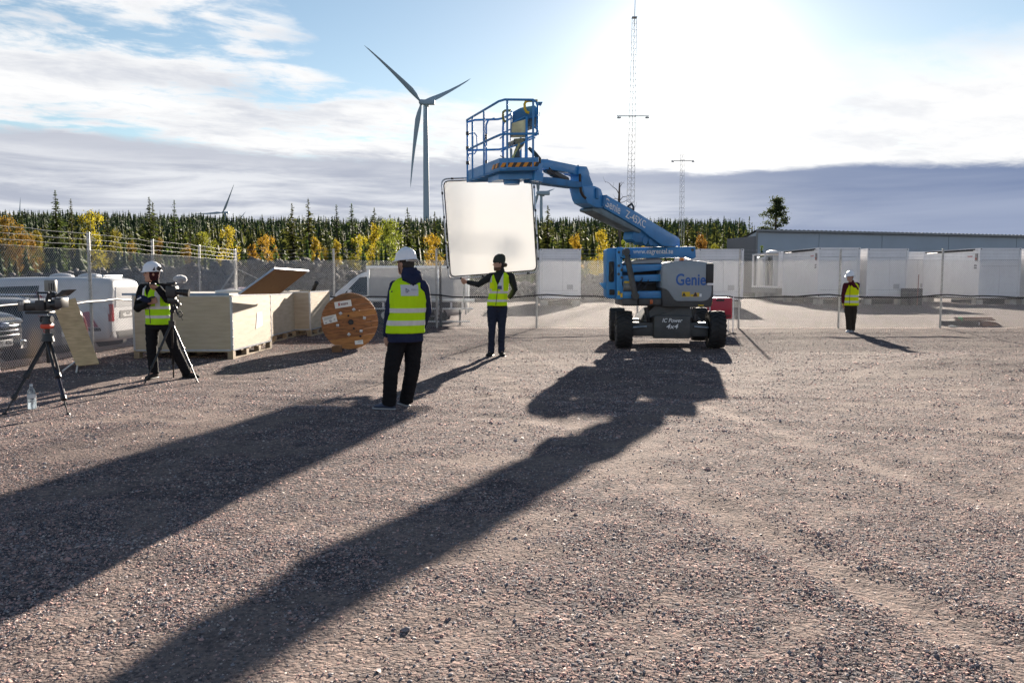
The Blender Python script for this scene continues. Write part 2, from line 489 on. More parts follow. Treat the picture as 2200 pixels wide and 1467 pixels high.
m = bpy.data.materials.new('crushed_gravel'); m.use_nodes = True; nt = m.node_tree
bs = nt.nodes['Principled BSDF']; bs.inputs['Roughness'].default_value = 1.0; bs.inputs['Specular IOR Level'].default_value = 0.06
E.tree = nt
geo = nt.nodes.new('ShaderNodeNewGeometry'); P3 = E(geo.outputs['Position'])
spx = nt.nodes.new('ShaderNodeSeparateXYZ'); nt.links.new(P3.s, spx.inputs[0])
gxn, gyn = E(spx.outputs[0]), E(spx.outputs[1])
def vor(v, scale, out='Distance', rnd=1.0):
    n = nt.nodes.new('ShaderNodeTexVoronoi'); n.inputs['Scale'].default_value = scale; n.inputs['Randomness'].default_value = rnd
    nt.links.new(v.s, n.inputs['Vector']); return E(n.outputs[out])
v_s = vor(P3, 62); v_m = vor(P3, 27); c_s = vor(P3, 62, 'Color'); c_m = vor(P3, 27, 'Color')
def chan(c, i):
    n = nt.nodes.new('ShaderNodeSeparateColor'); nt.links.new(c.s, n.inputs[0]); return E(n.outputs[i])
pat = fbm(P3, 0.55, 6, 0.6, 0.6)                   # patches: swept fines / loose stones
pat2 = fbm(vec(gxn * 0.5, gyn * 1.4, 0.0), 1.3, 5, 0.6, 0.4)
fa = nt.nodes.new('ShaderNodeAttribute'); fa.attribute_name = 'fines'; fine = E(fa.outputs['Fac'])
rnd = chan(c_s, 0)
grit = fbm(P3, 26.0, 8, 0.85); grit2 = fbm(P3, 5.5, 8, 0.80)
v_l = vor(P3, 11); c_l = vor(P3, 11, 'Color')
stone = mixc(step(rnd, 0.25, 0.75), (0.242, 0.164, 0.149, 1), (0.139, 0.130, 0.139, 1))
stone = mixc(step(chan(c_s, 1), 0.70, 0.92), stone, (0.372, 0.288, 0.258, 1))
stone = mixc(step(chan(c_s, 2), 0.66, 0.86), stone, (0.050, 0.046, 0.050, 1))
stone = mixc(step(chan(c_m, 2), 0.55, 0.90) * 0.65, stone, (0.062, 0.057, 0.062, 1))
stone = mixc(step(chan(c_l, 1), 0.55, 0.95) * 0.45, stone, (0.064, 0.058, 0.062, 1))
stone = mixc(step(chan(c_m, 0), 0.75, 0.95) * 0.6, stone, (0.267, 0.192, 0.167, 1))
loose = step(pat2 * 0.5 + fbm(P3, 2.2, 5, 0.65) * 0.5, 0.50, 0.62)
stone = mixc(loose * 0.42, stone, (0.074, 0.064, 0.067, 1))
sand = mixc(fbm(P3, 11.0, 6, 0.75), (0.186, 0.145, 0.129, 1), (0.360, 0.283, 0.246, 1))
sand = mixc(step(rnd, 0.72, 0.9) * 0.6, sand, (0.074, 0.067, 0.067, 1))
colr = mixc(fine * 0.70, stone, sand)
colr = mixc(step(grit, 0.51, 0.61) * 0.66, colr, (0.045, 0.038, 0.043, 1))
colr = mixc(step(grit2, 0.50, 0.64) * 0.55, colr, (0.052, 0.045, 0.050, 1))
colr = mixc(step(grit, 0.42, 0.32) * 0.5, colr, (0.322, 0.242, 0.211, 1))
# further off, the unresolved shade between stones is painted in as a darker mix
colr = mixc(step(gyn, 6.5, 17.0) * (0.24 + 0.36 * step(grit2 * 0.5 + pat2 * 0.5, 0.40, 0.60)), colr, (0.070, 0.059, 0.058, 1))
# the forest floor beyond the yard
colr = mixc(step(gyn + (pat - 0.5) * 60, 62.0, 74.0), colr, mixc(pat2, (0.030, 0.034, 0.016, 1), (0.060, 0.050, 0.024, 1)))
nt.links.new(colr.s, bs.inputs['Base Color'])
h = (1.0 - v_s) * 0.010 * (1.0 - fine * 0.40) + (1.0 - v_m) * 0.012 * (1.0 - fine * 0.55) + fbm(P3, 40.0, 4, 0.7) * 0.014 + fbm(P3, 7.0, 3, 0.6) * 0.012
bp = nt.nodes.new('ShaderNodeBump'); bp.inputs['Strength'].default_value = 0.9; bp.inputs['Distance'].default_value = 1.0
nt.links.new(h.s, bp.inputs['Height']); nt.links.new(bp.outputs[0], bs.inputs['Normal'])
GRAVEL_MAT = m
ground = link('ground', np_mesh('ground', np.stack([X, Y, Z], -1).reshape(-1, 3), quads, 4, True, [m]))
tag(ground, kind='structure')
at_ = ground.data.attributes.new('fines', 'FLOAT', 'POINT'); at_.data.foreach_set('value', fines(X, Y).ravel().astype(np.float32))

# loose stones lying on it: real geometry where the eye can tell them apart
def hash_noise(x, y, wl, k): return wob(x, y, wl, k, 7)
def scatter_stones(n, y0, y1, smin, smax, sides, seed, xspan=0.70, keep_all=False, knots=0):
    r = np.random.default_rng(seed)
    yy = np.sqrt(r.uniform(y0 ** 2, y1 ** 2, n)); xx = r.uniform(-1, 1, n) * (yy * xspan + 0.4)
    if knots:
        ky = np.sqrt(r.uniform(y0 ** 2, y1 ** 2, knots)); kx = r.uniform(-1, 1, knots) * (ky * xspan + 0.4); kr = r.uniform(.04, .22, knots); pk = r.integers(0, knots, n)
        xx = kx[pk] + r.normal(0, 1, n) * kr[pk] * 1.3; yy = ky[pk] + r.normal(0, 1, n) * kr[pk] * .8; keep_all = True
    dens = (1.02 - 0.84 * fines(xx, yy)) * (0.80 + 0.35 * hash_noise(xx, yy, 0.5, 12))
    keep = r.uniform(0, 1, n) < np.clip(dens, 0.04, 1)
    if keep_all: keep[:] = True
    xx, yy = xx[keep], yy[keep]; n = len(xx)
    s = np.minimum(smax, smin * (1 - r.uniform(0, 1, n)) ** (-1 / 2.1))
    zz = ground_z(xx, yy) - s * 0.08
    if sides == 20:
        t = (1 + 5 ** .5) / 2
        bv = np.array([(-1, t, 0), (1, t, 0), (-1, -t, 0), (1, -t, 0), (0, -1, t), (0, 1, t), (0, -1, -t), (0, 1, -t), (t, 0, -1), (t, 0, 1), (-t, 0, -1), (-t, 0, 1)], float) / math.hypot(1, t)
        bf = np.array([(0, 11, 5), (0, 5, 1), (0, 1, 7), (0, 7, 10), (0, 10, 11), (1, 5, 9), (5, 11, 4), (11, 10, 2), (10, 7, 6), (7, 1, 8), (3, 9, 4), (3, 4, 2), (3, 2, 6), (3, 6, 8), (3, 8, 9), (4, 9, 5), (2, 4, 11), (6, 2, 10), (8, 6, 7), (9, 8, 1)])
    else:
        bv = np.array([(1, 0, -.3), (0, 1, -.3), (-1, 0, -.3), (0, -1, -.3), (0, 0, 1)], float)      # bedded stones: the buried half is left out
        bf = np.array([(0, 1, 4), (1, 2, 4), (2, 3, 4), (3, 0, 4)])
    k = len(bv)
    V = bv[None] * r.uniform(0.72, 1.22, (n, k, 1))
    V = V * (s[:, None, None] * np.stack([r.uniform(.7, 1.25, n), r.uniform(.6, 1.0, n), r.uniform(.45, .8, n)], -1)[:, None, :])
    a, b = r.uniform(0, 6.283, n), r.normal(0, .35, n)
    ca, sa, cb, sb = np.cos(a), np.sin(a), np.cos(b), np.sin(b)
    x, y, z = V[..., 0].copy(), V[..., 1].copy(), V[..., 2].copy()
    y, z = y * cb[:, None] - z * sb[:, None], y * sb[:, None] + z * cb[:, None]
    x, y = x * ca[:, None] - y * sa[:, None], x * sa[:, None] + y * ca[:, None]
    V = np.stack([x + xx[:, None], y + yy[:, None], z + zz[:, None]], -1).reshape(-1, 3)
    F = (bf[None] + (np.arange(n) * k)[:, None, None]).reshape(-1, 3)
    return V, F, np.repeat(r.uniform(0, 1, n), len(bf))
sm = []
for i, (c, ro) in enumerate((((.46, .30, .268), .8), ((.30, .275, .282), .7), ((.19, .18, .195), .7), ((.52, .44, .40), .8), ((.36, .225, .20), .85))):
    mm = mat('gravel_stone_%d' % i, c, min(1, ro + .15), 0, 0.14, vary=.25, vscale=60)
    sm.append(mm)
vs, fs, ms, off = [], [], [], 0
for (n, y0, y1, a, b, sd, seed, kn) in ((150000, 2.3, 5.2, .0026, .0105, 8, 1, 0), (12000, 2.3, 4.6, .0040, .012, 20, 2, 0), (105000, 5.2, 10.5, .0038, .014, 8, 3, 0), (66000, 8.5, 15.5, .0055, .020, 8, 6, 0), (46000, 14.0, 24.0, .008, .024, 8, 7, 0), (15000, 2.4, 8.0, .005, .017, 8, 31, 420), (30000, 7.0, 20.0, .007, .026, 8, 32, 900)):
    V, F, rr = scatter_stones(n, y0, y1, a, b, sd, seed, knots=kn)
    vs.append(V); fs.append(F + off); off += len(V); ms.append(np.digitize(rr, (.36, .62, .76, .90)))
gravel = link('gravel', np_mesh('gravel', np.concatenate(vs), np.concatenate(fs), 3, False, sm, np.concatenate(ms)))
tag(gravel, kind='stuff')
# clods and knots of coarser stones turned up by the machines
vs, fs, ms, off = [], [], [], 0
V, F, rr = scatter_stones(260, 2.6, 16.0, .014, .027, 20, 9, 0.7)
pebbles = link('gravel', np_mesh('gravel', V, F, 3, False, sm, np.digitize(rr, (.3, .6, .7, .93)))); tag(pebbles, kind='stuff')

# ================================================================== far background: woods, turbines, rubble
spruce_m = thin_mat('spruce_needles', (0.048, 0.066, 0.018), (0.085, 0.105, 0.024), 0.34, 0.75, 0.45, 1.2)
spruce_dark = thin_mat('spruce_needles_far', (0.034, 0.048, 0.024), (0.050, 0.070, 0.022), 0.25, 0.8, 0.5, 0.05)
bark_m = mat('grey_bark', (0.085, 0.068, 0.055), 0.9, vary=.4, vscale=6, bump=.4, bscale=20)
leaf_ms = [thin_mat('birch_leaf_yellow', (0.19, 0.140, 0.018), (0.36, 0.265, 0.024), 0.5, 0.6, 0.35, 3.0),
           thin_mat('birch_leaf_orange', (0.12, 0.080, 0.018), (0.21, 0.14, 0.024), 0.5, 0.6, 0.35, 3.0),
           thin_mat('birch_leaf_green', (0.085, 0.090, 0.016), (0.19, 0.195, 0.024), 0.5, 0.6, 0.35, 3.0)]
birch_bark = mat('birch_bark', (0.42, 0.40, 0.37), 0.8, vary=.5, vscale=10, stretch=(1, 1, .3))

def quads_mesh(name, C, U, V, m):
    """many small quads: centres C, half-axes U and V"""
    P = np.stack([C - U - V, C + U - V, C + U + V, C - U + V], 1).reshape(-1, 3)
    F = np.arange(len(P)).reshape(-1, 4)
    return np_mesh(name, P, F, 4, False, [m])
def spruce_crown(h, rad, seed, tier=0.42, per=9, sparse_top=0.8):
    """whorls of drooping boughs, each bough a run of needle sprays"""
    r = np.random.default_rng(seed); C, U, V = [], [], []
    z = h * 0.05
    while z < h * 0.985:
        f = 1 - z / h
        L = rad * (f ** 0.72) * r.uniform(0.78, 1.12) + 0.10
        if f < 0.30: L *= 0.55 + f * 1.5
        nb = max(4, int(per * (0.45 + 0.7 * f) * r.uniform(.8, 1.2)))
        for b in range(nb):
            a = r.uniform(0, 6.283); l = L * r.uniform(0.6, 1.15)
            droop = r.uniform(-0.30, 0.10) - 0.25 * f; d = np.array([math.cos(a), math.sin(a), droop])
            d /= np.linalg.norm(d); side = np.array([-math.sin(a), math.cos(a), 0])
            ns = max(2, int(l / 0.30) + 1)
            for k in range(ns):
                t = (k + 0.6) / ns
                p = np.array([0, 0, z]) + d * l * t + np.array([0, 0, 0.16 * l * t * t])
                w = 0.24 * (1.15 - 0.7 * t) * min(1, 0.45 + f) * r.uniform(.7, 1.3)
                tilt = r.normal(0, 0.6)
                C.append(p + r.normal(0, .05, 3)); U.append(d * l / ns * 0.62)
                V.append((side * math.cos(tilt) + np.array([0, 0, 1]) * math.sin(tilt)) * w)
        z += tier * r.uniform(0.6, 1.15) * (0.55 + 0.6 * f)
    for k in range(10):        # the leading shoot
        C.append(np.array([0, 0, h * (0.955 + 0.0048 * k)])); a = r.uniform(0, 3.14)
        U.append(np.array([0, 0, h * .006])); V.append(np.array([math.cos(a), math.sin(a), .2]) * 0.05)
    return quads_mesh('crown', np.array(C), np.array(U), np.array(V), spruce_m)
def trunk_mesh(h, r0, m, lean=0.0, limbs=0, seed=0, top=0.02):
    r = random.Random(seed); b = MB()
    pts = [Vector((lean * (t ** 2) * h + r.uniform(-.02, .02) * h * .2, r.uniform(-.02, .02) * h * .15, t * h)) for t in (0, .25, .5, .75, 1)]
    pts[0] = Vector((0, 0, -0.3))
    b.tube(pts, [r0 * 1.15, r0 * .85, r0 * .6, r0 * .36, top], 7)
    for i in range(limbs):
        t = r.uniform(.25, .9); p = pts[0].lerp(pts[-1], t); a = r.uniform(0, 6.28); l = h * .22 * (1.1 - t)
        q = p + Vector((math.cos(a) * l, math.sin(a) * l, l * r.uniform(.7, 1.3)))
        b.tube([p, p.lerp(q, .5) + Vector((0, 0, -.05)), q], [r0 * .28 * (1.2 - t), r0 * .16, .01], 5)
    return b.mesh('trunk')
def birch_crown(h, rad, seed, m, n=4200):
    """leaf clumps held along upswept twigs, thinner to the top, sky showing between"""
    r = np.random.default_rng(seed); cl = []
    for i in range(46):
        t = r.uniform(0.16, 1.0); L = rad * (math.sin(math.pi * min(1, (1.06 - t) * .86 + .10)) ** 0.8) * r.uniform(.25, 1.0); a = r.uniform(0, 6.283)
        cl.append((math.cos(a) * L, math.sin(a) * L, t * h, r.uniform(.22, .48) * (1.25 - .55 * t)))
    cl = np.array(cl); pick = r.integers(0, len(cl), n)
    C = cl[pick, :3] + r.normal(0, 1, (n, 3)) * cl[pick, 3:4] * np.array([.75, .75, 1.0]) * rad / 1.6
    d = r.normal(0, 1, (n, 3)); d /= np.linalg.norm(d, axis=1, keepdims=True)
    e = np.cross(d, r.normal(0, 1, (n, 3))); e /= np.linalg.norm(e, axis=1, keepdims=True)
    s = r.uniform(.035, .075, (n, 1)) * (h / 8)
    return quads_mesh('crown', C, d * s, e * s * .75, m)

# -- the wooded ridge: thousands of trees that read as one mass
def forest_mesh(n, seed, xr, yr, hr, m, dens=None, skip=None):
    r = np.random.default_rng(seed)
    x = r.uniform(*xr, n); y = r.uniform(*yr, n)
    ok = (np.abs(x) < y * 0.80 + 30) & (x < y * .275 + 6)
    if skip is not None: ok &= ~skip(x, y)
    x, y = x[ok], y[ok]; n = len(x)
    h = r.uniform(*hr, n) * (0.8 + 0.35 * r.power(2, n)); z0 = ground_z(x, y)
    # a slim core and a coat of drooping bough tips, so the outline stays ragged
    V, F = [], []; sd = 5
    rad = h * (0.14 + .15 * r.uniform(0, 1, n) ** 2)
    a0 = r.uniform(0, 6.283, n)
    core = [np.stack([x + np.cos(a0 + k * 6.283 / sd) * rad * .55, y + np.sin(a0 + k * 6.283 / sd) * rad * .55, z0 + h * .02], -1) for k in range(sd)]
    core.append(np.stack([x, y, z0 + h * .97], -1)); core = np.stack(core, 1)
    kk = np.arange(n)[:, None] * (sd + 1)
    F.append(np.stack([np.stack([kk[:, 0] + i, kk[:, 0] + (i + 1) % sd, kk[:, 0] + sd], -1) for i in range(sd)], 1).reshape(-1, 3)); V.append(core.reshape(-1, 3))
    nb = 16; off = n * (sd + 1)
    t = (np.arange(nb)[None] + r.uniform(0, 1, (n, nb))) / nb; t = t ** .85
    L = rad[:, None] * (1 - t) ** .75 * r.uniform(.65, 1.35, (n, nb)) + .10
    a = r.uniform(0, 6.283, (n, nb)); hz = h[:, None] * (.04 + .95 * t); zz = z0[:, None] + hz
    w = L * r.uniform(.40, .75, (n, nb)) + .05; ca, sa = np.cos(a), np.sin(a); X0, Y0 = x[:, None], y[:, None]
    p0 = np.stack([X0 - sa * w, Y0 + ca * w, zz - .25 * L], -1); p1 = np.stack([X0 + sa * w, Y0 - ca * w, zz + .05 * L], -1)
    p1b = np.stack([X0 + ca * L * .1, Y0 + sa * L * .1, zz + .55 * L], -1)
    p2 = np.stack([X0 + ca * L, Y0 + sa * L, zz - r.uniform(.25, .65, (n, nb)) * L], -1)
    V.append(np.stack([p0, p1, p1b, p2], 2).reshape(-1, 3)); kb = off + np.arange(n * nb) * 4
    F.append(np.stack([kb, kb + 3, kb + 2], -1)); F.append(np.stack([kb + 1, kb + 2, kb + 3], -1))
    return np_mesh('forest', np.concatenate(V), np.concatenate(F), 3, False, [m])
site = lambda x, y: (y < 118) & (x > 18) | (y < 92)
forest = link('forest', forest_mesh(19000, 21, (-600, 560), (225, 660), (5.5, 11.5), spruce_dark)); tag(forest, kind='stuff')
underwood = link('forest', forest_mesh(2200, 22, (-190, 130), (118, 225), (4, 9.5), spruce_m)); tag(underwood, kind='stuff')
underwood = link('forest', forest_mesh(700, 23, (-150, 24), (70, 116), (1.5, 5.5), spruce_m)); tag(underwood, kind='stuff')

# -- single spruces and birches standing in front of the wood
sp_var = [spruce_crown(13.0, rd, 40 + i, pp, br) for i, (rd, pp, br) in enumerate(((1.75, .42, 9), (1.5, .46, 8), (2.0, .40, 9), (1.35, .5, 7), (1.6, .5, 6)))]
sp_trunk = trunk_mesh(12.7, 0.14, bark_m, 0, 0, 5)
SPRUCE_GROUP = 'spruces standing along the edge of the wood'
SPRUCE = [  # photograph x of the tip, y of the tip, distance, variant, what sets it apart
    (118, 408, 118, 0, 'tall spruce with a thin ragged tip, farthest left of the tall ones'),
    (152, 428, 124, 3, 'narrow dark spruce just right of the leftmost tall spruce'),
    (45, 452, 108, 2, 'low broad spruce under the single blade tip at far left'),
    (230, 455, 116, 1, 'slim spruce behind the orange birch left of the first fence post'),
    (320, 423, 112, 0, 'tall full spruce directly above the white climbing helmet'),
    (328, 435, 121, 4, 'thin spruce crowding the tall one above the white climbing helmet'),
    (374, 430, 118, 3, 'spruce with a bare needle-like tip left of the small distant turbine'),
    (408, 470, 110, 2, 'short spruce below the horizontal blade of the small turbine'),
    (545, 478, 122, 1, 'dark spruce right of the small distant turbine'),
    (627, 437, 116, 0, 'tall ragged spruce above the raised crate lid'),
    (662, 426, 110, 1, 'tallest slender spruce left of the big turbine'),
    (700, 474, 126, 2, 'shorter spruce filling the gap beside the tallest slender one'),
    (722, 440, 114, 3, 'narrow spruce with yellow leaves at its foot'),
    (755, 438, 119, 4, 'thin open spruce with a sparse pale crown'),
    (804, 447, 112, 0, 'spruce with sunlit yellow edges left of the white hard hat'),
    (838, 461, 122, 3, 'spire-like spruce behind the yellow birch by the hard hat'),
    (875, 447, 116, 1, 'dark spruce directly above the white hard hat'),
    (934, 455, 119, 0, 'spruce beside the left edge of the white screen'),
    (1177, 442, 108, 0, 'tall spruce just right of the white screen'),
    (1210, 470, 120, 2, 'broad hazy spruce second right of the white screen'),
    (1248, 478, 126, 1, 'grey-green spruce left of the lift boom'),
    (1290, 482, 124, 4, 'faint slim spruce below the boom knuckle'),
    (1316, 480, 117, 2, 'dense spruce under the lift boom'),
    (1449, 497, 112, 3, 'small spruce tip just above the end of the lift boom'),
    (1478, 480, 102, 0, 'spruce right of the second mast'),
    (1508, 478, 106, 1, 'spruce above the small orange birch'),
    (1555, 482, 110, 4, 'thin spruce with a long bare tip left of the grey hall'),
    (1610, 465, 112, 3, 'small spruce beside the tall pine behind the hall'),
]
sp_rng = random.Random(4)
for i, (px, py, Yd, var, lab) in enumerate(SPRUCE):
    top = W(px, py, Yd); z0 = gz(top.x, Yd); s = (top.z - z0) / 13.0
    t = thing('spruce_tree', lab, 'tree', (top.x, Yd, z0), SPRUCE_GROUP, sp_rng.uniform(0, 6.28))
    t.scale = (s * sp_rng.uniform(1.2, 1.5),) * 2 + (s,)
    link('crown', sp_var[var], t); link('trunk', sp_trunk, t, bark_m)
bi_var = {(c, k): birch_crown(8.0, 1.7 if k else 1.25, 60 + c * 7 + k, leaf_ms[c]) for c in range(3) for k in range(2)}
bi_trunk = trunk_mesh(7.4, 0.075, birch_bark, 0.01, 9, 8)
BIRCH = [  # tip x, tip y, distance, colour, shape, label
    (18, 465, 92, 1, 1, 'big orange birch at the far left edge'),
    (55, 500, 80, 1, 1, 'wide rusty birch low behind the left fence'),
    (80, 488, 96, 1, 0, 'small orange birch second from the left edge'),
    (193, 455, 100, 0, 1, 'tall ochre birch behind the first fence post'),
    (246, 490, 88, 2, 0, 'bright lime birch between the first two fence posts'),
    (285, 512, 84, 1, 0, 'small orange birch left of the climbing helmet'),
    (340, 505, 90, 1, 0, 'orange birch right behind the climbing helmet'),
    (402, 520, 82, 1, 0, 'tiny bright orange birch above the furry microphone'),
    (440, 498, 98, 2, 1, 'green-yellow birch left of the corner post'),
    (484, 487, 94, 0, 1, 'yellow-green birch above the corner fence post'),
    (540, 525, 84, 0, 0, 'short dull yellow birch right of the corner fence post'),
    (570, 506, 88, 0, 1, 'bright golden birch above the raised lid'),
    (594, 532, 84, 0, 0, 'small golden birch at the right foot of the brightest golden one'),
    (680, 510, 92, 0, 0, 'dim golden birch below the tallest slender spruce'),
    (694, 525, 86, 1, 0, 'small brown-orange birch left of the fence post by the drum'),
    (722, 517, 84, 0, 0, 'bright yellow birch at the fence post above the cable drum'),
    (770, 506, 90, 0, 1, 'yellow birch showing through dark spruce boughs'),
    (808, 482, 98, 0, 0, 'gold-edged birch left of the white hard hat'),
    (836, 470, 92, 2, 1, 'tall lime-yellow birch directly left of the white hard hat'),
    (929, 505, 86, 0, 1, 'yellow birch between the hard hat and the white screen'),
    (1236, 505, 84, 0, 0, 'yellow birch over the right corner of the lone container'),
    (1285, 496, 76, 0, 1, 'tall golden birch left of the lift'),
    (1345, 515, 84, 2, 1, 'greenish birch behind the first lattice mast'),
    (1388, 522, 88, 0, 0, 'birch glimpsed under the lift boom'),
    (1504, 497, 92, 1, 0, 'orange birch between the second mast and the hall'),
    (1534, 522, 90, 2, 0, 'olive birch left of the grey hall'),
]
for i, (px, py, Yd, c, k, lab) in enumerate(BIRCH):
    top = W(px, py, Yd); z0 = gz(top.x, Yd) - .2; s = (top.z - z0) / 8.3
    t = thing('birch_tree', lab, 'tree', (top.x, Yd, z0), 'autumn birches in front of the wood', sp_rng.uniform(0, 6.28))
    t.scale = (s * (.9 if k else .75),) * 2 + (s,)
    link('crown', bi_var[c, k], t); link('trunk', bi_trunk, t, birch_bark)

# -- the pine behind the hall and the dead pine behind the boom
pine_m = thin_mat('pine_needles', (0.034, 0.050, 0.022), (0.07, 0.095, 0.03), 0.3, .75, .4, 1.0)
top = W(1668, 426, 105); z0 = gz(top.x, 105)
pine = thing('pine_tree', 'tall broad pine rising behind the roof of the grey hall', 'tree', (top.x, 105, z0))
ph = top.z - z0; r = np.random.default_rng(77); C, U, V = [], [], []
tb = MB(); tb.tube([(0, 0, -.3), (.1, 0, ph * .4), (0, 0, ph * .75), (.15, 0, ph * .97)], [.26, .20, .13, .03], 8)
clumps = []
for i in range(58):
    t = r.uniform(.40, 1.0); L = 2.75 * (1.12 - t) ** .55 * r.uniform(.35, 1.05); a = r.uniform(0, 6.283)
    if t > .93: L *= .5
    e = np.array([math.cos(a) * L, math.sin(a) * L, ph * t * 0.985]); st = np.array([0, 0, e[2] - .25 * L])
    tb.tube([st, (st + e) / 2 + np.array([0, 0, -.08]), e], [.06, .04, .015], 5)
    clumps.append((*e, r.uniform(.45, .85) * (1.15 - .35 * t)))
clumps = np.array(clumps); n = 5200; pk = r.integers(0, len(clumps), n)
C = clumps[pk, :3] + r.normal(0, .48, (n, 3)) * clumps[pk, 3:4] * np.array([1.15, 1.15, .55])
d = r.normal(0, 1, (n, 3)); d /= np.linalg.norm(d, axis=1, keepdims=True); e = np.cross(d, r.normal(0, 1, (n, 3))); e /= np.linalg.norm(e, axis=1, keepdims=True)
s = r.uniform(.07, .14, (n, 1))
link('crown', quads_mesh('crown', C, d * s, e * s * .45, pine_m), pine); tb.build('trunk', bark_m, pine)
top = W(1331, 393, 74); z0 = gz(top.x, 74)
snag = thing('dead_pine', 'bare grey dead pine with crooked branches behind the lift boom', 'tree', (top.x, 74, z0)); hh = top.z - z0
tb = MB(); tb.tube([(0, 0, -.2), (.05, 0, hh * .5), (-.03, 0, hh * .8), (0, 0, hh)], [.22, .17, .13, .06], 8); tb.build('trunk', bark_m, snag)
rr = random.Random(3)
def limb(pts, r0):
    b = MB(); b.tube([Vector(p) for p in pts], [r0 * (1 - .8 * i / (len(pts) - 1)) for i in range(len(pts))], 6)
    for k in range(3):
        i = rr.randrange(1, len(pts)); p = Vector(pts[i]); b.tube([p, p + Vector((rr.uniform(-.4, .4), rr.uniform(-.3, .3), rr.uniform(-.2, .45)))], [r0 * .3, .006], 4)
    b.build('branch', bark_m, snag)
k = 74 / FPX
for pts in ([(-.03, 0, -24 * k), (-.25, .1, -14 * k), (-.6, .1, -8 * k), (-1.0, 0, 0), (-1.35, 0, 3 * k)],
            [(0, 0, -38 * k), (.3, -.1, -30 * k), (.8, 0, -28 * k), (1.15, 0, -24 * k)],
            [(0, 0, -42 * k), (.4, .2, -40 * k), (.9, 0, -34 * k), (1.1, .1, -44 * k)],
            [(0, 0, -36 * k), (-.35, 0, -33 * k), (-.7, -.1, -35 * k)], [(0, 0, -10 * k), (.15, 0, -5 * k), (.12, 0, 1 * k)],
            [(0, 0, -56 * k), (.5, 0, -52 * k), (1.1, 0, -55 * k), (1.5, 0, -50 * k)]):
    limb([(p[0], p[1], hh + p[2] * 1.0 - 0.0) for p in pts], .045)

# -- wind turbines
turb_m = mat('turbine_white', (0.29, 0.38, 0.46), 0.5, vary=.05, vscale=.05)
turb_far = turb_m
def blade(hub, tip, chord, bend, m, parent, name='blade', flat=(0, 1, 0)):
    hub = Vector(hub); tip = Vector(tip); ax = tip - hub; L = ax.length; b = MB(); rings = []
    fl = Vector(flat); side = ax.cross(fl).normalized(); nrm = side.cross(ax).normalized()
    for t, c, th in ((0, .42, .42), (.05, .45, .40), (.12, .8, .30), (.2, 1.0, .22), (.35, .82, .15), (.55, .56, .10), (.75, .36, .06), (.92, .2, .04), (1, .03, .01)):
        p = hub + ax * t + Vector(bend) * (t * t - t) * L
        q = []
        for a in range(12):
            u = math.cos(a * math.pi / 6); w = math.sin(a * math.pi / 6)
            q.append(p + side * (u * c * chord / 2 - (c - .42) * chord * .25) + nrm * (w * th * chord / 2))
        rings.append(q)
    b.loft(rings); b.build(name, m, parent)
def turbine(label, hubpx, Yd, base_z, tips, w_base, w_top, nac, chord, extra=()):
    hub = W(*hubpx, Yd); k = Yd / FPX
    base = Vector((hub.x + nac * .22 * k, Yd + 4, base_z))
    t = thing('wind_turbine', label, 'wind turbine', base, 'wind turbines beyond the wood')
    o = base
    top = Vector((base.x, base.y, hub.z - 6 * k * (nac / 27))) - o
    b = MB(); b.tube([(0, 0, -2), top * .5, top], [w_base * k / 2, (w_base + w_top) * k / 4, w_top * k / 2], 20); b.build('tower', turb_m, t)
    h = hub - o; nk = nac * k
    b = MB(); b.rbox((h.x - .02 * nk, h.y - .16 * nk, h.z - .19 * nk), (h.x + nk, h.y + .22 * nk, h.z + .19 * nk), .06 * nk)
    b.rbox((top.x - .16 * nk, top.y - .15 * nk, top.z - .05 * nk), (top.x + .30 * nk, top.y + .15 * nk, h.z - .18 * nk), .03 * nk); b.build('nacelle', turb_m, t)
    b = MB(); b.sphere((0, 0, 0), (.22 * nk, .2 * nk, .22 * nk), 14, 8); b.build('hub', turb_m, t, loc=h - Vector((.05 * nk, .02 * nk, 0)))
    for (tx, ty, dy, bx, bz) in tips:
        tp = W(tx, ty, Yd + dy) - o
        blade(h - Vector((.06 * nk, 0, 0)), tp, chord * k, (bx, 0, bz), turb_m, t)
    return t
turbine('tall pale wind turbine standing left of the lift, all three blades in view', (907, 220), 744, 18,
        ((783, 97, -40, -.02, -.05), (1012, 170, 30, -.02, .10), (881, 403, 10, .05, .0)), 15, 10, 27, 11)
turbine('small distant turbine low over the wood, one blade level and one raised', (479, 457), 1500, 20,
        ((503, 396, -40, -.03, -.02), (417, 459, 30, 0, .06), (498, 512, 40, 0, 0)), 6, 5, 12, 5)
turbine('hazy turbine partly hidden by the right edge of the white screen', (1158, 415), 1120, 20,
        ((1147, 340, -30, -.02, 0), (1192, 406, 30, 0, .10), (1141, 470, 10, 0, 0)), 8, 6, 23, 7)
turbine('turbine at far left with a single upright blade above the trees', (41, 480), 1700, 20,
        ((44, 424, 0, 0, 0), (10, 502, 30, 0, 0), (70, 500, 20, 0, 0)), 5, 4, 9, 4)
turbine('turbine of which only one slanting blade tip clears the wood', (506, 480), 1750, 20,
        ((528, 455, 0, -.02, .04), (478, 486, 0, 0, 0), (512, 515, 0, 0, 0)), 5, 4, 9, 4)

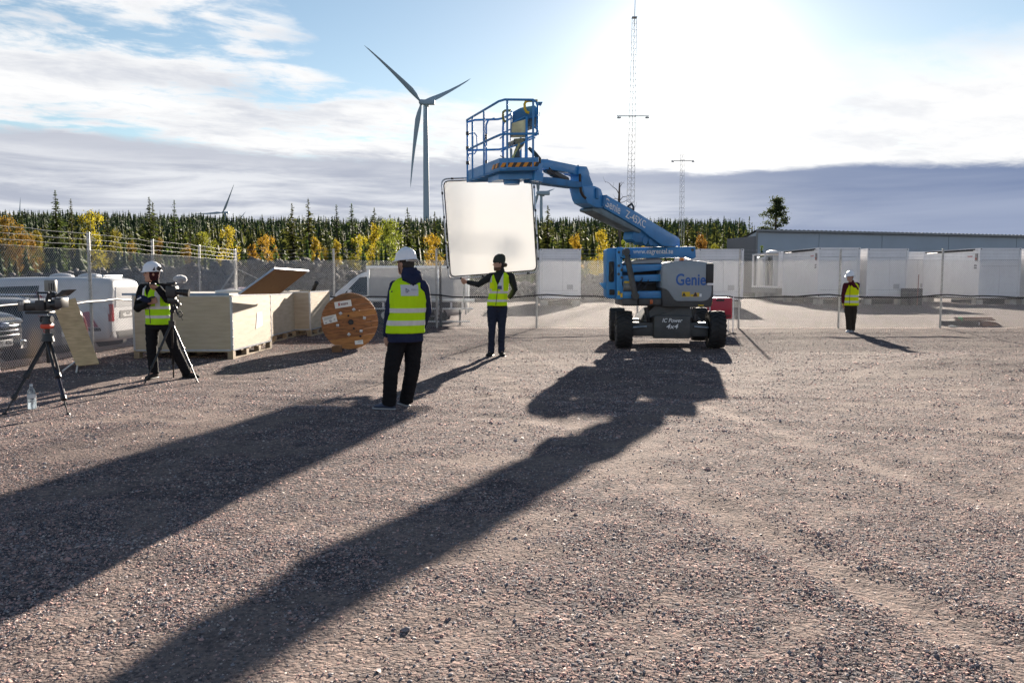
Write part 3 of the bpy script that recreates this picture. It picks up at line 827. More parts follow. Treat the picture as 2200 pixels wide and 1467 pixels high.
# -- bank of blasted rock behind the parked cars
rock_m = mat('blasted_rock', (0.100, 0.096, 0.092), 0.9, 0, .25, vary=.55, vscale=1.6, bump=.8, bscale=9)
def bank_h(x, y):
    y0 = 44 + 0.02 * x + 13.5 * smooth01((x + 8.5) / 9.0)
    prof = np.interp(x, (-60, -30, -24, -16, -11, -7, -2, 3, 8, 13), (1.1, 1.4, 1.8, 2.2, 2.5, 1.7, 1.1, 1.2, 1.9, 0.3))
    d = np.abs(y - y0) / (2.6 + prof)
    return prof * np.clip(1 - d, 0, 1) ** 0.8
bx = np.linspace(-62, 14, 330); by = np.linspace(37, 63, 120); X, Y = np.meshgrid(bx, by)
Z = ground_z(X, Y) + bank_h(X, Y) - .12
rn = np.random.default_rng(8)
amp = np.clip(bank_h(X, Y), 0, 1)
Z = Z + amp * (rn.normal(0, .07, X.shape) + .22 * wob(X, Y, 2.6, 2) + .12 * wob(X, Y, 1.1, 9)); X = X + amp * rn.normal(0, .06, X.shape); Y = Y + amp * rn.normal(0, .05, X.shape)
ii = np.arange(X.size).reshape(X.shape); q = np.stack([ii[:-1, :-1], ii[:-1, 1:], ii[1:, 1:], ii[1:, :-1]], -1).reshape(-1, 4)
bank_o = link('rubble_bank', np_mesh('rubble_bank', np.stack([X, Y, Z], -1).reshape(-1, 3), q, 4, False, [rock_m])); tag(bank_o, kind='structure')
t_ = (1 + 5 ** .5) / 2
bv = np.array([(-1, t_, 0), (1, t_, 0), (-1, -t_, 0), (1, -t_, 0), (0, -1, t_), (0, 1, t_), (0, -1, -t_), (0, 1, -t_), (t_, 0, -1), (t_, 0, 1), (-t_, 0, -1), (-t_, 0, 1)]) / math.hypot(1, t_)
bf = np.array([(0, 11, 5), (0, 5, 1), (0, 1, 7), (0, 7, 10), (0, 10, 11), (1, 5, 9), (5, 11, 4), (11, 10, 2), (10, 7, 6), (7, 1, 8), (3, 9, 4), (3, 4, 2), (3, 2, 6), (3, 6, 8), (3, 8, 9), (4, 9, 5), (2, 4, 11), (6, 2, 10), (8, 6, 7), (9, 8, 1)])
n = 17000; x = rn.uniform(-58, 12, n); y = rn.uniform(38.5, 60, n); hgt = bank_h(x, y); ok = hgt > .15; x, y, hgt = x[ok], y[ok], hgt[ok]; n = len(x)
s = .05 + .30 * rn.power(.30, n)
V = bv[None] * rn.uniform(.5, 1.35, (n, 12, 1)) * s[:, None, None] * rn.uniform(.45, 1.3, (n, 1, 3))
V = V + np.stack([x, y, ground_z(x, y) + hgt + .05], -1)[:, None]
rub = link('rubble', np_mesh('rubble', V.reshape(-1, 3), (bf[None] + (np.arange(n) * 12)[:, None, None]).reshape(-1, 3), 3, False, [rock_m])); tag(rub, kind='stuff')

# ================================================================== hall, containers, masts
white_m = mat('white_container_paint', (0.80, 0.80, 0.82), 0.42, vary=.04, vscale=1.2, dirt=.10)
steel_m = mat('galvanised_steel', (0.46, 0.47, 0.48), 0.38, 0.85, vary=.22, vscale=14, bump=.1, bscale=30)
dark_m = mat('black_gap', (0.02, 0.02, 0.022), 0.8)
black_m = mat('black_rubber', (0.018, 0.018, 0.019), 0.55, vary=.3, vscale=6)
conc_m = mat('concrete_block', (0.36, 0.35, 0.33), 0.9, vary=.2, vscale=5, bump=.3, bscale=20)
seam_m = mat('panel_seam', (0.20, 0.20, 0.22), 0.7)
grey_panel = mat('grey_wall_panel', (0.33, 0.40, 0.48), 0.5, vary=.05, vscale=.4)
roof_m = mat('roof_steel', (0.17, 0.185, 0.20), 0.42, 0.3, vary=.1, vscale=2)
glass_m = mat('dark_glass', (0.012, 0.016, 0.018), 0.06, 0, .6)
red_m = mat('red_print', (0.42, 0.03, 0.03), 0.5)
ink_m = mat('grey_print', (0.10, 0.11, 0.13), 0.6)

# -- hall
c0 = W(1627, 493, 86); x0, y0, hz = c0.x, 86.0, c0.z
far = W(1590, 517, 95.5); gx1, gy1, gh = far.x, 95.5, far.z
L_end = Vector((66.0, 96.5))
hall = thing('grey_hall', 'long grey industrial hall with a low corrugated roof behind the containers', 'building', (x0, y0, 0))
o3 = Vector((x0, y0, 0)); dirl = Vector((L_end.x - x0, L_end.y - y0, 0)); dl = dirl.length; dirl.normalize(); nrm = Vector((dirl.y, -dirl.x, 0))
gd = Vector((gx1 - x0, gy1 - y0, 0)); zend = W(2200, 506, y0 + (61 - x0) / (L_end.x - x0) * (L_end.y - y0)).z
px_edges = [1627, 1757, 1892, 2035, 2180]
def along(px):
    d = ray(px, 600); kx = d.x / d.y
    # point of the wall line on that sight line
    s = (kx * y0 - x0) / (dirl.x - kx * dirl.y); return s
ss = [0] + [along(p) for p in px_edges[1:]] + [dl]
for a, b in zip(ss[:-1], ss[1:]):
    mb = MB(); p = dirl * (a + .03); q = dirl * (b - .03)
    za = hz + (zend - hz) * a / dl; zb = hz + (zend - hz) * b / dl
    mb.prism([p, q, q + Vector((0, 0, zb - .25)), p + Vector((0, 0, za - .25))], -nrm * .12); mb.build('wall_panel', grey_panel, hall)
mb = MB(); mb.prism([(0, 0, 0), gd, gd + Vector((0, 0, gh)), Vector((0, 0, hz - .2))], Vector((.12, .05, 0))); mb.build('gable_wall', grey_panel, hall)
mb = MB(); i_ = dirl * .02 - nrm * .30
mb.prism([i_, dirl * dl - nrm * .30, dirl * dl - nrm * .30 + Vector((0, 0, hz - .7)), i_ + Vector((0, 0, hz - .7))], -nrm * 6); mb.build('wall_core', seam_m, hall)
mb = MB(); mb.beam((-.03, -.05, 0), (-.03, -.05, hz - .15), .16); mb.build('corner_trim', roof_m, hall)
# gable cladding lines
mb = MB()
for k in range(1, 22):
    z = k * .3
    if z < gh: mb.beam(Vector((-.02, 0, z)), gd + Vector((-.02, 0, z)), .02, .02)
mb.build('cladding_rib', grey_panel, hall)
mb = MB(); n = 150
prof = []
for i in range(n + 1):
    s = -0.3 + (dl + .3) * i / n; zz = hz + (zend - hz) * max(0, s) / dl + (.05 if i % 2 else -.03)
    prof.append(dirl * s + Vector((0, 0, zz)))
vs = [p + nrm * .35 for p in prof] + [p + gd * 1.02 + Vector((0, 0, gh - hz + .05)) for p in prof]
mb.add(vs, [(i, i + 1, n + 2 + i, n + 1 + i) for i in range(n)])
vs2 = [p + nrm * .35 for p in prof] + [p + nrm * .35 - Vector((0, 0, .16)) for p in prof]
mb.add(vs2, [(i, n + 1 + i, n + 2 + i, i + 1) for i in range(n)]); mb.build('roof', roof_m, hall, fix=False)
mb = MB(); mb.beam(nrm * .36 + dirl * -.3 + Vector((0, 0, hz - .16)), nrm * .36 + dirl * dl + Vector((0, 0, zend - .16)), .12, .16); mb.build('gutter', roof_m, hall)

# -- battery containers
CONT_GROUP = 'white battery containers inside the fence'
def container(x, y, z0, w, h, L, label, open_side=False, supports=True, strip=True, doors=False, extra=None):
    """near end face at y, left edge x, floor z0; runs L metres back"""
    t = thing('battery_container', label, 'container', (x, y, 0), CONT_GROUP)
    f = .11
    mb = MB()
    for cx in (0, w - f):
        for cy in (0, L - f): mb.box((cx, cy, z0), (cx + f, cy + f, z0 + h))
    for cz in (z0, z0 + h - f):
        for cx in (0, w - f): mb.box((cx, f, cz), (cx + f, L - f, cz + f))
        for cy in (0, L - f): mb.box((f, cy, cz), (w - f, cy + f, cz + f))
    mb.build('frame', white_m, t)
    for cx in (-.004, w - .17):
        for cy in (-.004, L - .17):
            for cz in (z0 - .004, z0 + h - .12):
                mb = MB(); mb.box((cx, cy, cz), (cx + .174, cy + .174, cz + .124)); cs = mb.build('corner_casting', white_m, t)
                if cy < 0:
                    mb = MB(); mb.box((cx + .06, cy - .004, cz + .04), (cx + .11, cy - .0005, cz + .09)); mb.build('casting_hole', dark_m, cs)
    # end face panels with shadow joints between them
    a, b = z0 + f + .01, z0 + h - f - .01; u0, u1 = f + .012, w - f - .012; top_s = b - .42 if not doors else b - .55
    def pan(name, lx, hx, lz, hz_, dep=.03, m_=white_m):
        mb = MB(); mb.rbox((lx, .02, lz), (hx, .02 + dep, hz_), .006, seg=1); return mb.build(name, m_, t)
    pan('end_panel', u0, u1, top_s + .012, b)
    if doors:
        mid = w * .5; pan('end_panel', u0, u1, top_s - .36, top_s)
        d1 = pan('door', u0, mid - .008, a, top_s - .372); d2 = pan('door', mid + .008, u1, a, top_s - .372)
    else:
        mid = w * .56; d1 = pan('end_panel', u0, mid - .008, a + .30, top_s - .0); d2 = pan('end_panel', mid + .008, u1, a + .30, top_s); pan('end_panel', u0, u1, a, a + .288)
        mb = MB(); mb.rbox((w * .66, .006, z0 + .48), (w * .66 + .34, .018, z0 + .75), .004, seg=1); g_ = mb.build('vent_plate', mat('vent_grey', (.42, .42, .45), .5), t)
    mb = MB(); mb.box((f + .02, .075, z0 + f), (w - f - .02, .085, z0 + h - f)); mb.build('inner_wall', seam_m, t)
    # long sides
    for sx, nm in ((0.0, 'side_panel'), (w, 'side_panel')):
        sgn = -1 if sx == 0 else 1
        if open_side and sx == 0: continue
        n_p = 3
        for k in range(n_p):
            ya = f + .01 + (L - 2 * f - .02) * k / n_p; yb = f + .01 + (L - 2 * f - .02) * (k + 1) / n_p - .010
            mb = MB(); xx = (.012, .05) if sx == 0 else (w - .05, w - .012)
            mb.rbox((xx[0], ya, a), (xx[1], yb, b - .46), .006, seg=1); mb.build('side_panel', white_m, t)
        mb = MB(); mb.rbox((xx[0], f + .01, b - .45), (xx[1], L - f - .01, b), .006, seg=1); mb.build('side_panel', white_m, t)
    mb = MB(); mb.rbox((f, f, z0 + h - .05), (w - f, L - f, z0 + h - .012), .01); mb.build('roof', white_m, t)
    if strip:
        mb = MB(); mb.box((-.03, .5, z0 + h - .10), (-.001, L - .25, z0 + h - .035)); mb.box((-.035, .7, z0 + h - .15), (-.001, L * .72, z0 + h - .099)); mb.build('roller_strip', dark_m, t)
        mb = MB(); mb.box((-.03, .22, z0 + h - .74), (-.0, .44, z0 + h - .30)); mb.build('status_box', mat('status_grey', (.30, .28, .27), .5), t)
        mb = MB(); mb.box((-.034, .27, z0 + h - .66), (-.031, .39, z0 + h - .55)); mb.build('status_label', red_m, t)
        for i in range(2):
            for j in range(2): mb = MB(); mb.box((-.012, .28 + i * .14, z0 + h - 1.18 + j * .14), (0.0, .38 + i * .14, z0 + h - 1.08 + j * .14)); mb.build('connector', ink_m, t)
        mb = MB()
        for k in range(5): mb.box((.0085, .78 + k * .10, z0 + h - .50), (.0115, .84 + k * .10, z0 + h - (.43 if k % 2 else .41)))
        mb.build('brand_mark', red_m, t)
    if supports:
        for cy in (.2, L - .7):
            for cx in (.02, w - .42): mb = MB(); mb.rbox((cx, cy, -.05), (cx + .40, cy + .5, z0 - .10), .02); mb.build('support_block', conc_m, t)
        mb = MB(); mb.box((.10, .12, z0 - .10), (w - .10, .30, z0 - .004)); mb.box((.10, L - .3, z0 - .10), (w - .10, L - .12, z0 - .004)); mb.box((.06, .3, z0 - .10), (.22, L - .3, z0 - .01)); mb.box((w - .22, .3, z0 - .10), (w - .06, L - .3, z0 - .01)); mb.build('base_rail', black_m, t)
        mb = MB(); mb.rbox((w * .22, .6, .02), (w * .80, L * .6, z0 - .12), .03); mb.build('cable_box', black_m, t)
    return t
# the container seen between the screen and the lift
p = W(1160, 600, 44); q = W(1248, 600, 44); zt = W(1200, 535, 44).z
container(p.x, 44, .42, q.x - p.x, zt - .42, 6.06, 'lone white container to the right of the white screen', strip=False)
p = W(1500, 600, 41); q = W(1597, 600, 41); zt = W(1550, 535, 41).z
container(p.x, 41, .42, q.x - p.x, zt - .42, 6.06, 'white container partly hidden behind the cowl of the lift', strip=False)
p = W(1757, 600, 46); q = W(1847, 600, 46); zt = W(1800, 532, 46).z
container(p.x, 46, .44, q.x - p.x, zt - .44, 6.06, 'white container with a dark roof strip, left of the person by the far fence')
p = W(1862, 600, 46); q = W(1950, 600, 46); zt2 = W(1900, 534, 46).z
container(p.x, 46, .44, q.x - p.x, zt2 - .44, 6.06, 'white container directly right of the person by the far fence', strip=False)
p = W(2103, 600, 46); q = W(2192, 600, 46); zt2 = W(2150, 533, 46).z
container(p.x, 46, .40, q.x - p.x, zt2 - .40, 6.3, 'white container with double doors and a dark roof strip near the right edge', doors=True)
p = W(2202, 600, 46.3)
container(p.x, 46.3, .40, 2.44, zt2 - .42, 6.06, 'container cut off by the right edge of the photograph', strip=False)
p = W(1965, 600, 53.5); zt3 = W(1965, 541, 53.5).z
container(p.x - 1.05, 53.5, .44, 2.2, zt3 - .44, 6.06, 'sunlit container set back in the gap between the two right-hand pairs', strip=False)
# the opened one at the back, with glazed cabinets along its side
p = W(1672, 600, 56); zt = W(1664, 540, 56).z; z0 = .85
oc = container(p.x, 56, z0, 2.44, zt - z0, 6.2, 'container with one long side open, showing tall pale cabinets', open_side=True, supports=False, strip=False)
for k in range(4):
    for xx in (.05, 1.9): mb = MB(); mb.rbox((xx, .35 + k * 1.45, 0), (xx + .45, 1.05 + k * 1.45, z0 - .42), .02); mb.build('support_block', conc_m, oc)
mb = MB(); mb.rbox((-.08, .1, z0 - .42), (2.44, 6.1, z0 - .004), .02); mb.build('concrete_slab', mat('dark_concrete', (.22, .22, .21), .9, vary=.2, vscale=4), oc)
cab = mat('pale_cabinet', (.62, .63, .64), .35)
for k in range(6):
    mb = MB(); mb.rbox((.32, .18 + k * .98, z0 + .14), (.9, 1.10 + k * .98, zt - .25), .02); mb.build('cabinet', cab if k not in (2, 3) else mat('cabinet_glass', (.20, .22, .23), .12), oc)
for k in (1.15, 3.1, 5.05):
    mb = MB(); mb.box((0, k, z0 + .115), (.06, k + .07, zt - .115)); mb.build('mullion', white_m, oc)
mb = MB(); mb.rbox((-.02, 3.0, zt - .5), (.25, 3.7, zt - .30), .05); mb.build('bundle', white_m, oc)
mb = MB(); mb.sphere((.5, 3.0, zt + .04), (.4, .7, .14)); mb.build('roof_sheet', white_m, oc)
# dark plinth and red stake in the gap
p = W(1966, 645, 45); mb = MB((p.x, 45, 0)); mb.rbox((p.x - .40, 45, 0.0), (p.x + .42, 45.9, .95), .03)
tag(mb.build('service_plinth', black_m), 'dark plinth standing in the gap between the container pairs', 'plinth')
p = W(1970, 660, 44.2); mb = MB((p.x, 44.2, 0)); mb.tube([(p.x, 44.2, -.05), (p.x + .03, 44.2, W(1972, 590, 44.2).z)], .022, 6)
tag(mb.build('marker_stake', mat('rusty_red', (.24, .06, .04), .8)), 'thin rust-red stake in front of the gap between containers', 'stake')

# -- lattice masts with floodlights
def mast(base_px, top_px, Yd, w0, w1, arm_px, arm_half, label, whip_px=None, bays=30):
    b0 = W(base_px[0], base_px[1], Yd); tp = W(*top_px, Yd); Ht = tp.z
    t = thing('lattice_mast', label, 'mast', (b0.x, Yd, 0), 'floodlight masts')
    dxt = tp.x - b0.x
    leg = [(math.cos(a), math.sin(a)) for a in (R(80), R(200), R(320))]
    def at(k, z):
        f = z / Ht; w = (w0 + (w1 - w0) * f) * .577; return Vector((dxt * f + leg[k][0] * w, leg[k][1] * w, z))
    for k in range(3):
        mb = MB(); mb.tube([at(k, 0), at(k, Ht)], .021, 6); mb.build('leg', steel_m, t)
    mb = MB()
    for i in range(bays):
        za, zb = Ht * i / bays, Ht * (i + 1) / bays
        for k in range(3):
            mb.tube([at(k, za), at((k + 1) % 3, zb)], .009, 4); mb.tube([at(k, zb), at((k + 1) % 3, zb)], .008, 4)
    tag(mb.build('bracing', steel_m, t), kind='stuff')
    za = W(arm_px[0], arm_px[1], Yd).z; f = za / Ht
    mb = MB(); mb.tube([(dxt * f - arm_half, -.22, za), (dxt * f + arm_half, -.22, za)], .045, 8); arm = mb.build('cross_arm', steel_m, t)
    for sx in (-1, 1):
        mb = MB(); cx = dxt * f + sx * (arm_half - .15); mb.rbox((cx - .15, -.44, za - .20), (cx + .15, -.2, za - .10), .03); mb.tube([(cx, -.22, za), (cx, -.26, za - .12)], .03, 6); mb.build('floodlight', steel_m, t)
    if whip_px:
        w_ = W(*whip_px, Yd); mb = MB(); mb.tube([(dxt, 0, Ht - .6), (w_.x - b0.x, 0, w_.z)], [.035, .022], 6); mb.build('antenna', steel_m, t)
        mb = MB(); mb.rbox((dxt - .2, -.2, Ht - .05), (dxt + .2, .2, Ht + .03), .02); mb.build('top_plate', steel_m, t)
    return t
mast((1351, 640), (1363, 38), 62, .70, .34, (1357, 251), 1.22, 'taller lattice mast with two floodlights behind the lift boom', (1366, -40), 46)
mast((1463, 620), (1466, 332), 92, .66, .42, (1467, 346), 1.30, 'shorter lattice mast with two floodlights right of the lift boom', None, 26)

# ================================================================== chain-link fences
FX = -8.28; FY = 24.0                     # the left run stands at x = FX, the back run at y = FY
wire_m = mat('galvanised_wire', (0.55, 0.55, 0.55), 0.30, 0.9)
post_m = mat('galvanised_post', (0.42, 0.42, 0.415), 0.45, 0.75, vary=.3, vscale=25, bump=.15, bscale=60)
def fence(label, a, b, posts, h_mesh, parent_loc, bottom):
    """a fence from a to b (plan points); posts given as distances along it"""
    a = Vector((*a, 0)); b = Vector((*b, 0)); L = (b - a).length; d = (b - a) / L; nrm = Vector((d.y, -d.x, 0))
    t = thing('chain_link_fence', label, 'fence', a)
    for u in posts:
        p = d * u; z0 = gz(*(a + p).xy); mb = MB((p.x, p.y, z0))
        mb.tube([p + Vector((0, 0, z0 - .2)), p + Vector((0, 0, z0 + 2.36))], .030, 12); mb.tube([p + Vector((0, 0, z0 + 2.36)), p + Vector((0, 0, z0 + 2.375))], [.034, .028], 12)
        for zc in (.35, 1.1, 1.9): mb.tube([p + Vector((0, 0, z0 + zc)), p + Vector((0, 0, z0 + zc + .025))], .034, 12)
        mb.build('post', post_m, t)
    P = .062; r0 = .0038; mb = MB(); zb = .03
    H = h_mesh - zb; n = int((L + H) / P) + 1; k = 4
    for fam in (0, 1):
        for i in range(n):
            u0 = i * P - H
            if fam == 0: p, q = (u0, 0.0), (u0 + H, H)
            else: p, q = (u0 + H, 0.0), (u0, H)
            # clip to the run
            def clip(p, q):
                t0, t1 = 0.0, 1.0; du = q[0] - p[0]
                ta, tb = (0 - p[0]) / du, (L - p[0]) / du
                t0, t1 = max(t0, min(ta, tb)), min(t1, max(ta, tb))
                return (t0, t1) if t1 > t0 + .002 else None
            c = clip(p, q)
            if not c: continue
            pts = []
            for tt in c:
                u = p[0] + (q[0] - p[0]) * tt; z = p[1] + (q[1] - p[1]) * tt
                w = d * u; pts.append(w + nrm * (.036 + (.0034 if fam else 0)) + Vector((0, 0, gz(*(a + w).xy) + zb + z)))
            mb.tube(pts, r0, 4, caps=False)
    tag(mb.build('chain_link_mesh', wire_m, t, fix=False), kind='stuff')
    for zz in (h_mesh + .005, 1.05):
        mb = MB(); pts = [d * (L * i / 40) + nrm * .040 + Vector((0, 0, gz(*(a + d * (L * i / 40)).xy) + zz)) for i in range(41)]
        mb.tube(pts, .0020, 5); mb.build('tension_wire', wire_m, t)
    rr = random.Random(5)
    for zz in (h_mesh + .10, h_mesh + .20, h_mesh + .31):
        mb = MB(); N = int(L / .35); pts = []
        for i in range(N + 1): pts.append(d * (L * i / N) + nrm * .034 + Vector((0, 0, gz(*(a + d * (L * i / N)).xy) + zz + .006 * math.sin(i * 1.7))))
        mb.tube(pts, .0024, 5)
        for i in range(int(L / .12)):
            u = i * .12 + rr.uniform(-.01, .01); c = d * u + nrm * .034 + Vector((0, 0, gz(*(a + d * u).xy) + zz))
            for sgn in (1, -1):
                v = (d * .6 + Vector((0, 0, sgn))) * .014; mb.tube([c - v, c + v], .0016, 3, caps=False)
        mb.build('barbed_wire', wire_m, t, fix=False)
    return t, a, d, nrm
xs = [W(px, 640, FY).x for px in (718, 938, 1153, 1370, 1588, 1803, 2022, 2240)]
bf, ba, bd, bn = fence('long chain-link fence running across the back of the yard behind the lift', (FX, FY), (24.2, FY), [x - FX for x in xs] + [0.0], 2.03, None, 0)
lf, la, ld, ln = fence('chain-link fence along the left side of the yard in front of the parked cars', (FX, 7.0), (FX, FY - .08), [3.0, 5.76, 8.67, 11.45, 14.2, 16.9], 2.03, None, 0)
# corner braces
z0 = gz(FX, FY)
mb = MB(); mb.tube([(0.02, 0, z0 + 1.85), (.0, 0, z0 + 1.80), (1.75, 0, z0 + .95)], .012, 8); mb.build('corner_brace', post_m, bf)
mb = MB(); mb.tube([(0, FY - 7 - .1, z0 + 1.75), (-.55, FY - 7 - 2.0, z0 + .05)], .024, 10); mb.build('corner_brace', post_m, lf)
# cables tied along the fences
def cable(label, pts, r, name='fence_cable'):
    o = Vector(pts[0]); o.z = 0; mb = MB(o); mb.tube(pts, r, 8); ob = mb.build(name, black_m)
    return tag(ob, label, 'cable')
rr = random.Random(9); pts = []
for i in range(91):
    x = FX + .5 + (24 - FX - .5) * i / 90
    pts.append(Vector((x, FY - .075, .955 + .035 * math.sin(i * 0.55) + .018 * math.sin(i * 1.3 + 1) + gz(x, FY))))
cable('thick black cable tied along the long back fence', pts, .021)
pts = []
for i in range(60):
    y = 7.2 + (FY - .2 - 7.2) * i / 59
    pts.append(Vector((FX + .075, y, 1.09 + .018 * math.sin(i * .62) + .008 * math.sin(i * 1.5 + 2) + gz(FX, y) - .002 * i)))
cable('cable tied along the left fence past the white van', pts, .019)
# aluminium cage trailer parked behind the back fence
alu = mat('aluminium_profile', (0.60, 0.63, 0.66), 0.35, 0.7, vary=.08, vscale=6)
tarp = mat('pale_trailer_side', (0.50, 0.50, 0.50), 0.5, vary=.12, vscale=2.5)
TY = 25.4; A = W(790, 705, TY); B_ = W(1003, 705, TY); zt = W(790, 571, TY).z
tr = thing('cage_trailer', 'aluminium cage trailer with pale sides behind the man in the navy jacket', 'trailer', (A.x, TY, gz(A.x, TY)))
Lx = B_.x - A.x; zt -= gz(A.x, TY); zd = .80
mb = MB(); mb.rbox((-.03, -.03, zt - .11), (Lx + .03, .05, zt), .012); mb.build('top_rail', alu, tr)
mb = MB(); mb.rbox((-.03, 1.50, zt - .11), (Lx + .03, 1.58, zt), .012); mb.build('top_rail', alu, tr)
for x in (0, Lx * .70, Lx - .06):
    for y in (0, 1.50):
        mb = MB(); mb.rbox((x, y, .35), (x + .07, y + .06, zt - .111), .01); mb.build('corner_post', alu, tr)
mb = MB(); mb.rbox((.08, .02, zd + .06), (Lx * .70 - .01, .035, zt - .12), .004, seg=1); mb.build('side_panel', tarp, tr)
mb = MB(); mb.rbox((Lx * .70 + .08, .02, zd + .06), (Lx - .07, .035, zt - .12), .004, seg=1); mb.build('side_panel', tarp, tr)
mb = MB(); mb.rbox((.08, 1.52, zd + .06), (Lx - .07, 1.535, zt - .12), .004, seg=1); mb.build('side_panel', tarp, tr)
mb = MB(); mb.rbox((-.05, -.06, zd - .06), (Lx + .25, 0.0 - .002, zd + .05), .012); mb.build('deck_rail', alu, tr)
mb = MB(); mb.rbox((-.05, -.055, zd - .30), (Lx + .2, -.005, zd - .24), .012); mb.build('deck_rail', alu, tr)
for k in range(9):
    x = .12 + k * .36; mb = MB(); mb.rbox((x, -.05, zd - .239), (x + .07, -.012, zd - .061), .008); mb.build('stake_pocket', white_m, tr)
mb = MB(); mb.rbox((-.02, 0.002, zd - .28), (Lx, 1.5, zd - .01), .02); mb.build('deck', mat('dark_steel', (.05, .05, .055), .5), tr)
for x in (.55, 1.45): 
    mb = MB(); mb.tube([(x, .08, .33), (x, .30, .33)], .33, 22); w_ = mb.build('wheel', black_m, tr)
    mb = MB(); mb.tube([(x, .07, .33), (x, .079, .33)], .13, 18); mb.build('rim', alu, w_)
for x in (Lx * .55, Lx * .93):
    mb = MB(); mb.tube([(x, .05, -.05), (x, .05, zd - .2)], .035, 10); mb.tube([(x, .05, -.02), (x, .05, .02)], .09, 12); mb.build('support_leg', black_m, tr)
mb = MB(); mb.rbox((Lx * .5, -.04, .10), (Lx + .1, .0, .15), .01); mb.build('lower_rail', alu, tr)
p = W(946, 600, 24.35); mb = MB((p.x, 24.35, 0)); mb.tube([(p.x, 24.35, -.1), (p.x, 24.35, W(946, 562, 24.35).z)], .035, 10)
for k in range(14): mb.tube([(p.x + .04, 24.33, .05 + k * .07), (p.x - .03 + .02 * (k % 3), 24.28, .08 + k * .07)], .03, 6)
tag(mb.build('black_pole', black_m), 'black pole wrapped in cables at the fence right of the man in the navy jacket', 'pole')

# ================================================================== parked vehicles
tyre_m = mat('tyre_rubber', (0.016, 0.016, 0.017), 0.75, vary=.3, vscale=10)
rim_m = mat('alloy_rim', (.42, .43, .45), .3, .8)
trim_m = mat('black_plastic', (.022, .022, .024), .5)
chrome_m = mat('chrome', (.75, .76, .78), .12, 1.0)
lampred_m = mat('tail_lamp_red', (.40, .015, .015), .15, 0, .6)
lampclr_m = mat('head_lamp_glass', (.62, .65, .68), .08, .3, .7)
plate_m = mat('number_plate', (.70, .70, .70), .4)
def paint(name, c, **k): return mat(name, c, .28, 0, .5, coat=.6, vary=.03, vscale=.7, dirt=k.get('dirt', .25))
def project_poly(bvh, poly, origin_axis, off, div=5):
    """a panel whose outline poly (world-axis plane coordinates) is laid on the body. origin_axis: ('y', sign) or ('x', sign)"""
    ax, sg = origin_axis; bm = bmesh.new()
    vs = [bm.verts.new((p[0], 0, p[1]) if ax == 'y' else (0, p[0], p[1])) for p in poly]
    bm.faces.new(vs); bmesh.ops.subdivide_edges(bm, edges=bm.edges[:], cuts=div - 1, use_grid_fill=True); bmesh.ops.triangulate(bm, faces=bm.faces[:])
    dirv = Vector((0, -sg, 0)) if ax == 'y' else Vector((-sg, 0, 0)); last = None; miss = []
    for v in bm.verts:
        o = v.co - dirv * 6; hit = bvh.ray_cast(o, dirv)
        if hit[0] is None: miss.append(v); continue
        v.co = hit[0] - dirv * off; last = v.co
    if miss: bmesh.ops.delete(bm, geom=miss, context='VERTS')
    # give the panel a little thickness
    r = bmesh.ops.extrude_face_region(bm, geom=bm.faces[:])
    for g in r['geom']:
        if isinstance(g, bmesh.types.BMVert): g.co += dirv * (off + .012)
    mb = MB(); mb.bm(bm); return mb
def wheel(x, y, side, r, w, parent):
    mb = MB(); prof = ((.62, -.5), (.80, -.5), (.96, -.42), (1.0, -.25), (1.0, .25), (.96, .42), (.80, .5), (.62, .5)); rings = []
    for a in range(28):
        c, s = math.cos(a * 2 * math.pi / 28), math.sin(a * 2 * math.pi / 28)
        rings.append([Vector((x + c * q * r, y + u * w, r + s * q * r)) for q, u in prof])
    mb.loft(rings + [rings[0]], False); t = mb.build('wheel', tyre_m, parent)
    mb = MB(); yy = y + side * w * .30; mb.tube([(x, yy - .03, r), (x, yy + .03, r)], r * .63, 24)
    for k in range(5):
        a = k * 2 * math.pi / 5; mb.beam((x, yy + side * .04, r), (x + math.cos(a) * r * .60, yy + side * .04, r + math.sin(a) * r * .60), .06, .02, roll=(0, 1, 0))
    mb.build('rim', rim_m, t)
